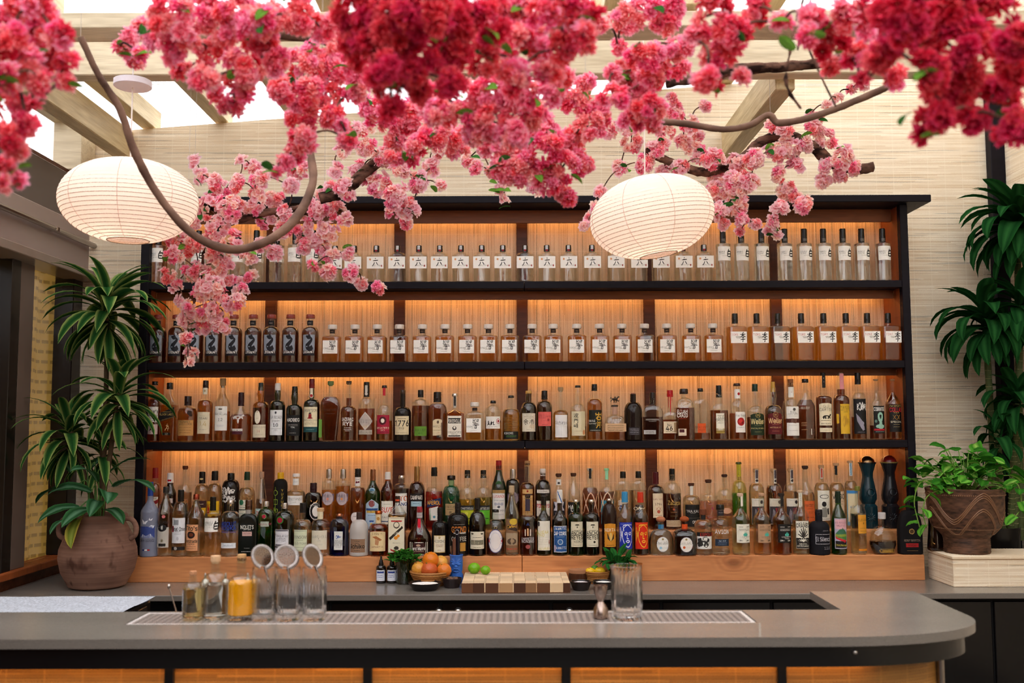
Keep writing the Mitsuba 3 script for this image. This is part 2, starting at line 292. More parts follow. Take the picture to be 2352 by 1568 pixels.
put('apron', shape(prism(ap.buffer(0), ZBAR - .088, ZBAR - .026), 'gloss_paint', 30, color='0c0b0d'), fb)
body = Polygon(rim(.10)[:-4] + [(1.20, 3.22), (-2.6, 3.22)])
put('panel_core', shape(prism(body.buffer(0), 0, ZBAR - .092), 'bar_reed', 30), fb)
s = shape(box(-2.5, 1.02, 2.905, 2.917, ZBAR - .09, ZBAR - .082), 'matte_paint', color='ffffff'); s['emitter'] = glow(AMBER, LED * .55)
put('led_strip', s, label='warm amber light strip hidden behind the black apron of the front bar', cat='light strip')
for px in (390, 845, 1300, 1795):
    p = P(px, 1540, 2.93); put('stile', shape(box(p[0] - .013, p[0] + .013, 2.921, 2.95, 0, ZBAR - .092, .002), 'gloss_paint', color='0d0c0d'), fb)
p = P(2140, 1540, 3.03); put('corner_post', shape(at(lathe([(.011, 0), (.011, ZBAR - .09)], 14), p[0] + .03, 3.04, 0), 'metal', 30, color='8d857e'), fb)
for px, py in ((1955, 1491), (2175, 1482)): p = P(px, py, 2.9); q = p * 1; put('bolt', shape(ball(.007, 2, c=(p[0], 2.868 if px < 2000 else 3.0, p[2])), 'metal', True, color='cfcac6'), fb)
# perforated steel drip rail set into the bar top
dr_ = thing('drip_tray', 'long perforated steel drip tray sunk into the bar top under the glasses', 'drip tray')
X0, X1, Y0, Y1 = -1.155, .725, 3.048, 3.235; nx, ny = 94, 8; dx, dy = (X1 - X0 - .02) / nx, (Y1 - Y0 - .02) / ny
a8 = np.arange(8) / 8 * 2 * np.pi; V, Fc = [], []
def cell(cx, cy, hw, hh, r):           # a square of plate with a round hole: outer ring of 8 points, inner ring of 8
    o = len(V) * 1; sq = [(1, 0), (1, 1), (0, 1), (-1, 1), (-1, 0), (-1, -1), (0, -1), (1, -1)]
    for sx, sy in sq: V.append((cx + sx * hw, cy + sy * hh, ZBAR - .002))
    for a in a8: V.append((cx + r * math.cos(a), cy + r * math.sin(a), ZBAR - .002))
    for a in a8: V.append((cx + r * math.cos(a), cy + r * math.sin(a), ZBAR - .006))
    for j in range(8):
        k = (j + 1) % 8; Fc.append((o + j, o + k, o + 8 + k, o + 8 + j)); Fc.append((o + 8 + j, o + 8 + k, o + 16 + k, o + 16 + j))
for i in range(nx):
    for j in range(ny): cell(X0 + .01 + (i + .5) * dx, Y0 + .01 + (j + .5) * dy, dx / 2, dy / 2, .0062)
put('perforated_plate', shape((np.array(V), np.array(Fc)), 'satin_metal', color='968a84'), dr_)
put('rim', shape(cat_([box(X0, X1, Y0, Y0 + .01, ZBAR - .02, ZBAR - .0005), box(X0, X1, Y1 - .01, Y1, ZBAR - .02, ZBAR - .0005), box(X0, X0 + .01, Y0, Y1, ZBAR - .02, ZBAR - .0005), box(X1 - .01, X1, Y0, Y1, ZBAR - .02, ZBAR - .0005)]), 'satin_metal', color='dcd6d2'), dr_)
put('basin', shape(box(X0 + .01, X1 - .01, Y0 + .01, Y1 - .01, ZBAR - .03, ZBAR - .02), 'matte_paint', color='2e2420'), dr_)

# ================================================================ bottles
TXT = {}
def text2d(s, bold):
    if (s, bold) not in TXT:
        m = meshkit.text_mesh(s, 1., 1., bold); ok = (m.vertices[m.faces][:, :, 2] > .5).all(1); m.update_faces(ok); m.remove_unreferenced_vertices()
        v = np.array(m.vertices[:, :2]); v[:, 0] -= (v[:, 0].min() + v[:, 0].max()) / 2; TXT[s, bold] = (v, np.array(m.faces))
    return TXT[s, bold]
def stroke(pts, w):                     # a brush stroke: polyline with a width at every point
    p = np.array([q[:2] for q in pts], float); w = np.array(w, float)
    t = np.gradient(p, axis=0); t /= np.linalg.norm(t, axis=1, keepdims=True) + 1e-9; nrm = np.stack([-t[:, 1], t[:, 0]], 1)
    v = np.vstack([p + nrm * w[:, None], p - nrm * w[:, None]]); n = len(p)
    return v, np.array([f for i in range(n - 1) for f in ((i, i + 1, n + i + 1), (i, n + i + 1, n + i))])
# brush characters as strokes in a unit box (x right, y up)
def S(s): return [[tuple(map(float, q.split(','))) for q in k.split()] for k in s.split(';')]
KAN = {
 'haku': S('.45,1 .38,.85 .18,.62;.2,.7 .14,.1;.2,.66 .85,.72 .8,.05;.22,.4 .75,.43;.16,.1 .8,.1'),
 'roku': S('.47,1 .5,.85;.1,.66 .9,.72;.35,.5 .25,.25 .02,.0;.6,.5 .75,.32 .9,.15'),
 'hibiki': S('.2,1 .08,.84 .22,.8 .02,.62;.45,.98 .3,.8 .42,.66;.55,.95 .6,.66;.7,.96 .7,.6;.7,.94 .92,.9 .8,.78 .9,.66;.05,.58 .5,.6;.35,.54 .28,.4;.1,.48 .9,.5;.5,.62 .5,.3;.0,.36 1.0,.38;.35,.3 .33,.04;.35,.28 .62,.28 .6,.02;.36,.15 .6,.15;.34,.03 .6,.03'),
 'toki': S('.7,1 .4,.9;.05,.78 .95,.82;.5,.92 .5,.5;.48,.76 .3,.6 .05,.5;.52,.76 .7,.6 .95,.52;.3,.46 .65,.48 .5,.36;.5,.36 .52,.05 .4,.03;.1,.24 .92,.28'),
 'wa': S('.4,1 .1,.9;.02,.7 .5,.74;.27,.92 .27,.0;.25,.7 .02,.35;.3,.66 .48,.5;.6,.78 .58,.2;.6,.76 .95,.78 .92,.2;.58,.24 .93,.24'),
 'yo': S('.5,1 .3,.75 .0,.55;.5,1 .7,.75 1.,.58;.25,.6 .75,.62;.1,.42 .9,.45;.5,.6 .5,.02 .4,.06;.35,.32 .15,.1;.65,.32 .88,.12'),
 'ichi': S('.5,1 .52,.86;.05,.78 .95,.82;.18,.6 .16,.15;.18,.58 .85,.6 .82,.18 .74,.2;.5,.78 .5,.0'),
 'nami': S('.05,.9 .18,.8;.0,.6 .14,.52;.02,.1 .25,.35;.35,.8 .3,.4 .2,.1;.35,.78 .95,.8 .85,.66;.62,1 .62,.52;.4,.5 .85,.5 .6,.2 .35,.02;.5,.4 .7,.15 1,.02'),
 'mon': S('.1,.95 .1,.0;.1,.93 .42,.93 .42,.6;.1,.77 .42,.77;.1,.6 .42,.6;.58,.95 .58,.6;.58,.93 .92,.93 .92,.0 .8,.05;.58,.77 .92,.77;.58,.6 .92,.6'),
 'saki': S('.18,.8 .18,.3;.02,.62 .02,.3 .34,.3 .34,.62;.45,.85 .95,.88;.7,1 .55,.7;.7,.88 .9,.7;.42,.6 1,.62;.5,.45 .5,.2 .75,.2 .75,.45 .5,.45;.88,.6 .88,.05 .76,.08'),
 'iwa': S('.5,1 .5,.72;.1,.9 .1,.7 .9,.72 .9,.92;.05,.55 .95,.58;.45,.55 .1,.15;.3,.35 .28,.02;.3,.34 .8,.36 .78,.02;.28,.04 .8,.04'),
 'i': S('.05,.7 .95,.74;.0,.38 1,.42;.35,1 .33,.4 .1,.0;.7,1 .7,.0'),
 'aka': S('.1,.8 .3,.8;.22,.95 .15,.3;.34,.6 .05,.2 .3,.35 .4,.15;.5,.7 .62,.65 .56,.2;.55,.9 .48,.2;.7,.75 .74,.6;.82,.85 .8,.25 .97,.3'),
 'horse': S('.0,.3 .2,.6 .5,.62 .8,.55 1.,.75;.2,.6 .1,.1;.3,.6 .35,.1;.7,.55 .6,.1;.78,.55 .9,.15;.85,.6 .95,.85 1.,.7'),
 'face': S('.5,1 .2,.8 .15,.4 .35,.08 .6,.02 .82,.3 .85,.75 .5,1;.3,.62 .42,.66 .4,.56 .3,.56 .3,.62;.62,.64 .74,.66 .72,.56 .62,.56 .62,.64;.52,.66 .45,.4 .58,.38;.38,.26 .5,.3 .66,.26 .5,.2 .38,.26;.25,.7 .2,.95 .6,.98'),
 'agave': S('.5,.1 .5,1;.5,.1 .3,.9;.5,.1 .7,.9;.5,.1 .12,.7;.5,.1 .88,.7;.5,.1 .0,.4;.5,.1 1,.4;.1,.05 .9,.05'),
 'man': S('.6,1 .55,.85;.3,.75 .55,.72 .8,.6;.55,.75 .5,.45;.5,.45 .25,.3 .1,.05;.5,.45 .72,.28 .66,.02;.72,.85 .9,.3'),
 'wing': S('.2,.98 .45,.9 .62,1;.45,.92 .75,.75 .5,.45 .3,.25 .55,.05 .85,.2'),
 'scroll': S('.0,.5 .2,.9 .35,.5 .2,.15 .05,.4;.4,.2 .5,.95 .6,.3 .7,.7 .85,.4 1.,.7'),
 'bird': S('.0,.6 .3,.55 .5,.3 .7,.7 1.,.9;.3,.55 .45,.9;.5,.3 .8,.35'),
 'cobra': S('.5,1 .3,.85 .35,.6 .6,.35 .3,.12 .8,.08;.5,1 .72,.85 .66,.6 .45,.35 .75,.15'),
 'net': S('.0,1 .5,.0 1,1;.0,.0 .5,1 1,.0'),
}
BW = {'haku': .07, 'hibiki': .030, 'toki': .044, 'roku': .05, 'wing': .13, 'cobra': .1, 'face': .022, 'net': .03, 'saki': .05, 'nami': .05, 'mon': .05, 'iwa': .07, 'i': .07, 'horse': .07}
def brush(name):
    vs, fs, o = [], [], 0
    for st in KAN[name]:
        p = spline(st, 4) if len(st) > 2 else np.array([st[0], np.mean(st, 0), st[1]]); n = len(p)
        w = BW.get(name, .045) * (.55 + .6 * np.sin(np.linspace(.25, 2.7, n))) * (1 if name != 'wing' else np.linspace(.6, 1.5, n))
        v, f = stroke(p, w); vs.append(v); fs.append(f + o); o += len(v)
    return np.vstack(vs) - [.5, .5], np.vstack(fs)
def rect2(x0, x1, y0, y1, g):
    xs = np.unique(np.r_[x0, np.arange(math.ceil(x0 / g) * g, x1, g) if g else [], x1]); n = len(xs) - 1
    v = np.array([(x, y) for x in xs for y in (y0, y1)])
    return v, np.array([f for i in range(n) for f in ((2 * i, 2 * i + 2, 2 * i + 3), (2 * i, 2 * i + 3, 2 * i + 1))])
def poly2(pts, g):                        # cut along upright lines g apart, so that every layer of a curved label bends alike
    pts = np.array(pts, float); P0 = Polygon(pts).buffer(0); x0, y0, x1, y1 = P0.bounds; vs, fs, o = [], [], 0
    cuts = np.unique(np.r_[x0, np.arange(math.ceil(x0 / g) * g, x1, g) if g else [], x1])
    for a, b in zip(cuts[:-1], cuts[1:]):
        q = P0.intersection(shapely.box(a, y0 - 1, b, y1 + 1))
        for h in getattr(q, 'geoms', [q]):
            if h.geom_type != 'Polygon' or h.area < 1e-6: continue
            c = np.array(h.exterior.coords)[:-1]
            if abs(h.convex_hull.area - h.area) < 1e-3 * h.area: v, f = c, [(0, i, i + 1) for i in range(1, len(c) - 1)]
            else: v, f = trimesh.creation.triangulate_polygon(h, engine='earcut')
            vs.append(np.asarray(v)); fs.append(np.asarray(f) + o); o += len(v)
    return np.vstack(vs), np.vstack(fs)
def ell2(x, y, rx, ry, g, n=20): a = np.arange(n) / n * 2 * np.pi; return poly2(np.stack([x + rx * np.cos(a), y + ry * np.sin(a)], 1), g)
SEC = {'r': (1e9, 1., 28), 's': (9., .95, 32), 'f': (7., .5, 32), 'o': (2.2, .58, 28), 'h': (6., 1., 24), 'w': (4., .75, 32)}
def ringpts(kind, r, nw, R, z):
    n_, d, k = SEC[kind]; a = (np.arange(k) + .5) / k * 2 * np.pi; q = np.clip((r - nw) / max(R - nw, 1e-6), 0, 1)
    if kind == 'r': rho = np.ones(k)
    elif kind == 'h': b = np.mod(a + np.pi / 6, np.pi / 3) - np.pi / 6; b = np.mod(a, np.pi / 3) - np.pi / 6; rho = math.cos(np.pi / 6) / np.cos(b)
    else: rho = 1 / (np.abs(np.cos(a)) ** n_ + np.abs(np.sin(a)) ** n_) ** (1 / n_)
    q = q ** .6; rho = q * rho + (1 - q); dd = max(q * d + (1 - q), min(1., nw * .9 / max(r, 1e-6)) if r >= nw else 1.)
    return np.stack([r * rho * np.cos(a), r * rho * np.sin(a) * dd, a * 0 + z], 1)
def lin(c): return hx(c)
def bottle(key, z0, x, y, mu, zb, spec, parts_label=None):
    """One bottle from its measured outline. spec: w, sh, nk, nw, top in measured units (mu metres each, zb the base line)."""
    top, w, sh, nk, nw, sty, kind, glass, liq, fill, cap, labs = spec
    Z = lambda v: (zb - v) * mu
    R, N = w / 2 * mu, nw / 2 * mu; zs, zn, zt = Z(sh), Z(nk), Z(top)
    ch, cw, cc = cap; chm = ch * mu; zg = zt - chm * .5 if ch else zt
    pf = [(0, R * .88), (.003, R * .97), (.008, R)]
    if sty[0] == 't': pf = [(0, R * .66), (.004, R * .72), (.010, R * .75)]      # widens upward
    if sty[0] == 'b': pf += [(zs * .5, R * .985)]
    k = 8
    for i in range(k + 1):
        a = i / k
        if sty[0] in 'dtb': r, z = N + (R - N) * math.cos(a * np.pi / 2) ** .85 if a < 1 else N, zs + (zn - zs) * math.sin(a * np.pi / 2)
        elif sty[0] == 'c': r, z = N + (R - N) * (1 + math.cos(np.pi * a)) / 2, zs + (zn - zs) * a
        elif sty[0] == 'l': r, z = N + (R - N) * (1 - a), zs + (zn - zs) * a
        else: r, z = N + (R - N) * max(0, 1 - a ** 2.2) , zs + (zn - zs) * a
        pf.append((z, max(r, N)))
    if 'u' in sty: zz_ = np.linspace(zn, zg, 7)[1:-1]; pf += [(z, N * (1 + .22 * math.sin(np.pi * i / 4))) for i, z in enumerate(zz_)]   # bulbous neck
    pf.append((zg, N))
    rad = lambda z: float(np.interp(z, [p[0] for p in pf], [p[1] for p in pf]))
    wob = (lambda p: p) if 'v' not in sty else (lambda p: np.stack([p[:, 0] * (1 + .035 * np.sin(p[:, 2] / (zs + 1e-6) * 9)), p[:, 1], p[:, 2]], 1))
    pos = lambda m: at(m, x, y, z0)
    body = loft([wob(ringpts(kind, r, N, R, z)) for z, r in pf])
    opaque = glass.startswith('!')
    gm = {'!': 'gloss_paint', '!!': 'matte_paint', '!m': 'metal'}[glass.rstrip('0123456789abcdef')] if opaque else 'bottle_glass'
    gc = glass.lstrip('!m')
    put('body', shape(pos(body), gm, 50, color=gc if opaque else np.clip(hx(gc), .01, .985) ** (1. if min(hx(gc)) > .5 else .55)), key)
    if liq and not opaque:
        t = .0022; zf = Z(fill) if fill else zn - .004; q = [(z, r) for z, r in pf if .004 < z < zf - .001]
        q = [(.0075, max(q[0][1] - t - .002, .002))] + [(max(z, .009), max(r - t, .002)) for z, r in q if z > .0079] + [(zf, max(rad(zf) - t, .002))]
        rr = [wob(ringpts(kind, r, max(N - t, .002), R - t, z)) for z, r in q]
        if 'e' in sty:                                            # embossed glass: many small facets low on the bottle
            zz = np.linspace(.009, min(zf, zs), 22); rr = []
            for z in zz:
                rp = ringpts(kind, R - t - .0012, N, R, z); ang = np.arctan2(rp[:, 1], rp[:, 0])
                nn = meshkit.noise(np.stack([np.cos(ang) * 5 + z * 60, np.sin(ang) * 5, ang * 0 + z * 120], 1)); rr.append(rp * np.array([1, 1, 0]) * (1 + .07 * (nn[:, None] - .5)) + [0, 0, 1] * rp)
        put('liquid', shape(pos(loft(rr)), 'liquid' if kind in 'ro' else 'thin_liquid', 50, color=np.clip(hx(liq), .004, 1.) ** .40), key)
    if ch:
        C = cw / 2 * mu; mat, col = ('metal', cc[1:]) if cc[0] == 'm' else ('gloss_paint', cc)
        if cc[0] == 'k':                                         # cork stopper
            cm = lathe([(N * .8, zt - chm * 1.3), (N * .8, zt - chm), (C * .96, zt - chm), (C, zt - chm + .002), (C, zt - .002), (C * .93, zt)], 20); mat, col = 'matte_paint', cc[1:]
        elif cc[0] == 'g':                                       # cut glass stopper
            cm = lathe([(C * .9, zt - chm), (C, zt - chm + .003), (C, zt - .003), (C * .92, zt)], 10); mat, col = 'gloss_paint', cc[1:]
        elif cc[0] == 'o': cm = at(ball(C, 3, (1, 1, .62)), 0, 0, zt - C * .62); mat, col = 'matte_paint', cc[1:]
        else: cm = lathe([(C * 1.02, zt - chm), (C * 1.04, zt - chm + .001), (C, zt - chm * .93), (C, zt - chm * .62), (C * 1.03, zt - chm * .6), (C * 1.0, zt - chm * .55), (C * .97, zt - .003), (C * .88, zt)], 20)
        put('cap', shape(pos(cm), mat, 40, color=col), key)
    n_, dep, _ = SEC[kind]
    for li, lab in enumerate(labs):
        t, b, wl, dx, bg, items = lab; vs, fs, cs, o = [], [], [], 0
        zm = (Z(t) + Z(b)) / 2; Rl = max(rad(Z(t)), rad(Z(b)), rad(zm)) if zm < zs else max(rad(zm), N)
        if zm > zn: Rl = max(Rl, (cw / 2 * mu if ch and zm > zt - chm else N)) * (1.2 if 'u' in sty else 1.03)
        flat = kind in 'sfhw' and zm < zs + .002
        off = Rl * (dep if kind != 'h' else .866) * (1.0 if kind != 'w' else 1.) if flat else Rl
        g = 0 if flat else Rl / mu * .13
        def add(vf, col, lift):
            nonlocal o
            v, f = vf; v = np.asarray(v, float); e = .0006 + .00022 * lift; u = v[:, 0] * mu; zz = Z(v[:, 1])
            if flat: p = np.stack([u, np.full(len(u), -off - e), zz], 1)
            elif kind == 'o': a = np.clip(u / Rl, -1.5, 1.5); p = np.stack([(Rl + e) * np.sin(a), -(Rl * dep + e) * np.cos(a), zz], 1)
            else: a = np.clip(u / Rl, -2.8, 2.8); p = np.stack([(Rl + e) * np.sin(a), -(Rl + e) * np.cos(a), zz], 1)
            f = np.asarray(f); nrm = np.cross(p[f[:, 1]] - p[f[:, 0]], p[f[:, 2]] - p[f[:, 0]])
            if nrm[:, 1].sum() > 0: f = f[:, ::-1]
            vs.append(p); fs.append(f + o); cs.append(np.tile(hx(col), (len(p), 1))); o += len(p)
        if bg: add(rect2(dx - wl / 2, dx + wl / 2, b, t, g), bg, 0)
        for i, it in enumerate(items):
            c = it[0]
            if c == 't':
                _, s, yy, h, col = it[:5]; ddx = it[5] if len(it) > 5 else 0; bold = it[6] if len(it) > 6 else h >= 34
                v, f = text2d(s, bold); v = v.copy(); mw = v[:, 0].max() - v[:, 0].min(); sx = min(h, (wl * .95 if wl else w) / mw)
                add((np.stack([v[:, 0] * sx + dx + ddx, yy + h / 2 - v[:, 1] * h], 1), f), col, 2)
            elif c == 'l': add(rect2(dx - it[2], dx + it[2], it[1] - 2, it[1] + 2, g), it[3], 2)
            elif c == 'r': add(rect2(dx + it[1], dx + it[2], it[4], it[3], g), it[5], 1)
            elif c == 'd': add(ell2(dx + it[1], it[2], it[3], it[4], g), it[5], 1 + (it[6] if len(it) > 6 else 0))
            elif c == 'p': add(poly2([(dx + a_, b_) for a_, b_ in it[1]], g), it[2], 1)
            elif c == 'k':
                v, f = brush(it[1]); sx = it[4] if not isinstance(it[4], tuple) else it[4][0]; sy = it[4] if not isinstance(it[4], tuple) else it[4][1]
                add((np.stack([v[:, 0] * sx + dx + it[2], it[3] - v[:, 1] * sy], 1), f), it[5], 3)
        if vs: put('label', shape(pos(trimesh.Trimesh(np.vstack(vs), np.vstack(fs), process=False)), 'print_ink', False, color=np.vstack(cs)), key)
# ---------------------------------------------------------------- rows of alike bottles (top two shelves), measured in crops of 3.92 units per pixel
K = '15110f'; W_ = 'f1ede4'; CL = 'f3f5f1'
def zline(px, z0, Yc):                    # image row on which the standing plane lies, straight below the bottle's centre
    a, b = 300., 1560.
    for _ in range(40):
        c = (a + b) / 2
        if P(px, c, Yc)[2] > z0: a = c
        else: b = c
    return a
NTH = 'first second third fourth fifth sixth seventh eighth ninth tenth eleventh twelfth thirteenth fourteenth fifteenth sixteenth seventeenth eighteenth'.split()
def row(name, cat, xs, spec, base, Yc, z0, ox, oy, sc, label, group):
    px = 1 / sc
    for i, x in enumerate(xs):
        key = thing(name, NTH[i] + ' from left of the ' + label, cat, group); yb = zline(x, z0, Yc)
        q = P(x, yb - 12, Yc); mu = (P(x + 50, yb, Yc)[0] - P(x - 50, yb, Yc)[0]) / 100 * px
        bottle(key, z0, q[0], Yc, mu, base, spec)
haku = (302 - 162, 137, 282, 262, 50, 'de', 'r', CL, 'f2efe8', 0, (126, 54, K), [
    (306, 434, 128, 0, W_, [('t', 'HAKU', 356, 15, '2a2622', -26, False), ('t', 'VODKA', 373, 11, '2a2622', -26, False), ('l', 392, 26, 'b9b3a6'), ('k', 'haku', 44, 368, (52, 76), '12100e')]),
    (232, 258, 34, 0, None, [('t', 'HAKU', 236, 9, 'b8b4ac', 0, False), ('t', 'VODKA', 249, 8, 'b8b4ac', 0, False)])])
haku = haku[:8] + ('e9e2d6',) + haku[9:]
row('vodka_bottle', 'bottle', [362, 408, 455, 500, 545, 588, 635, 677, 718], haku, 625, 5.93, SH[2], 300, 480, 3.92, 'nine black capped clear bottles, left end of top shelf', 'clear bottles at the left end of the top shelf')
row('vodka_bottle', 'bottle', [1662, 1704, 1750.5, 1804, 1849, 1893, 1938, 1981, 2029.5], haku, 625, 5.93, SH[2], 1550, 480, 3.92, 'nine black capped clear bottles, right end of top shelf', 'clear bottles at the right end of the top shelf')
roku = (302, 166, 402, 366, 46, 'de', 'h', CL, 'ece3d8', 0, (58, 52, '1b1716'), [
    (412, 520, 150, 0, W_, [('k', 'roku', 2, 462, (56, 74), '161412'), ('d', -46, 438, 9, 10, 'd99a6a'), ('l', 445, 10, '8a8276'), ('t', 'ROKU GIN', 494, 12, '8c857a', 10, False), ('r', 52, 62, 488, 504, '8e2b22')]),
    (305, 358, 26, 0, None, [('r', -12, 12, 306, 342, 'c9c9c9'), ('r', -10, 10, 342, 358, '8d1e2a')])])
row('gin_bottle', 'bottle', [769, 813, 864, 913, 962, 1010, 1058.5, 1106.5, 1155, 1206, 1256, 1306, 1360, 1414, 1467, 1517, 1569, 1617.5], roku, 645, 5.93, SH[2], 880, 480, 3.92, 'clear six-sided bottles in the middle of top shelf', 'six-sided bottles on the top shelf')
legent = (930, 152, 1105, 1040, 58, 'd', 'r', CL, '5a2410', 0, (36, 80, '8a3a30'), [
    (1118, 1305, 112, 0, '8f98a4', [('k', 'wing', 4, 1190, (90, 125), '1a1a20'), ('r', -56, 56, 1258, 1305, '17141a'), ('t', 'LEGENT', 1273, 22, 'eeeae4', 0, True)]),
    (985, 1030, 62, 0, '1c1819', [('l', 1008, 14, 'a9a39a')])])
row('whisky_bottle', 'bottle', [362, 404.5, 447, 490, 536, 580.5, 622.5, 666.5, 712], legent, 1368, 5.93, SH[1], 300, 480, 3.92, 'nine dark grey-labelled bottles on the second shelf', 'dark bottles with grey labels on the second shelf')
hibiki = (1022, 168, 1142, 1118, 50, 'd', 's', CL, 'd98a2a', 1128, (42, 85, 'gd9cfc4'), [
    (1168, 1287, 132, -6, W_, [('k', 'hibiki', 22, 1212, (62, 88), '14110f'), ('t', 'HIBIKI', 1240, 14, '5b554c', -34, False), ('l', 1252, 24, '9a9488'), ('l', 1270, 30, 'c4beb2')]),
    (1066, 1102, 54, 0, '2c1c16', [('l', 1084, 12, '8a6a4a')])])
row('whisky_bottle', 'bottle', [763, 815, 866, 917, 970, 1022, 1074, 1122, 1171.5, 1222.5, 1271, 1325, 1377.5, 1429, 1481, 1532, 1587, 1638], hibiki, 1366, 5.93, SH[1], 880, 480, 3.92, 'glass stoppered squat amber bottles on the second shelf', 'squat amber bottles on the second shelf')
toki = (915, 180, 1045, 1028, 34, 'd', 's', CL, 'e39a2c', 0, (90, 54, '17130f'), [
    (1085, 1188, 142, 14, W_, [('t', 'TOKI', 1112, 19, 'b0403a', -36, False), ('l', 1132, 28, '6a655c'), ('l', 1143, 22, '6a655c'), ('k', 'toki', 36, 1135, (52, 84), '14110f')])])
row('whisky_bottle', 'bottle', [1689.5, 1739.5, 1788, 1842, 1893.5, 1945, 1994, 2042], toki, 1350, 5.93, SH[1], 1550, 480, 3.92, 'square golden bottles, right end of second shelf', 'square golden bottles on the second shelf')
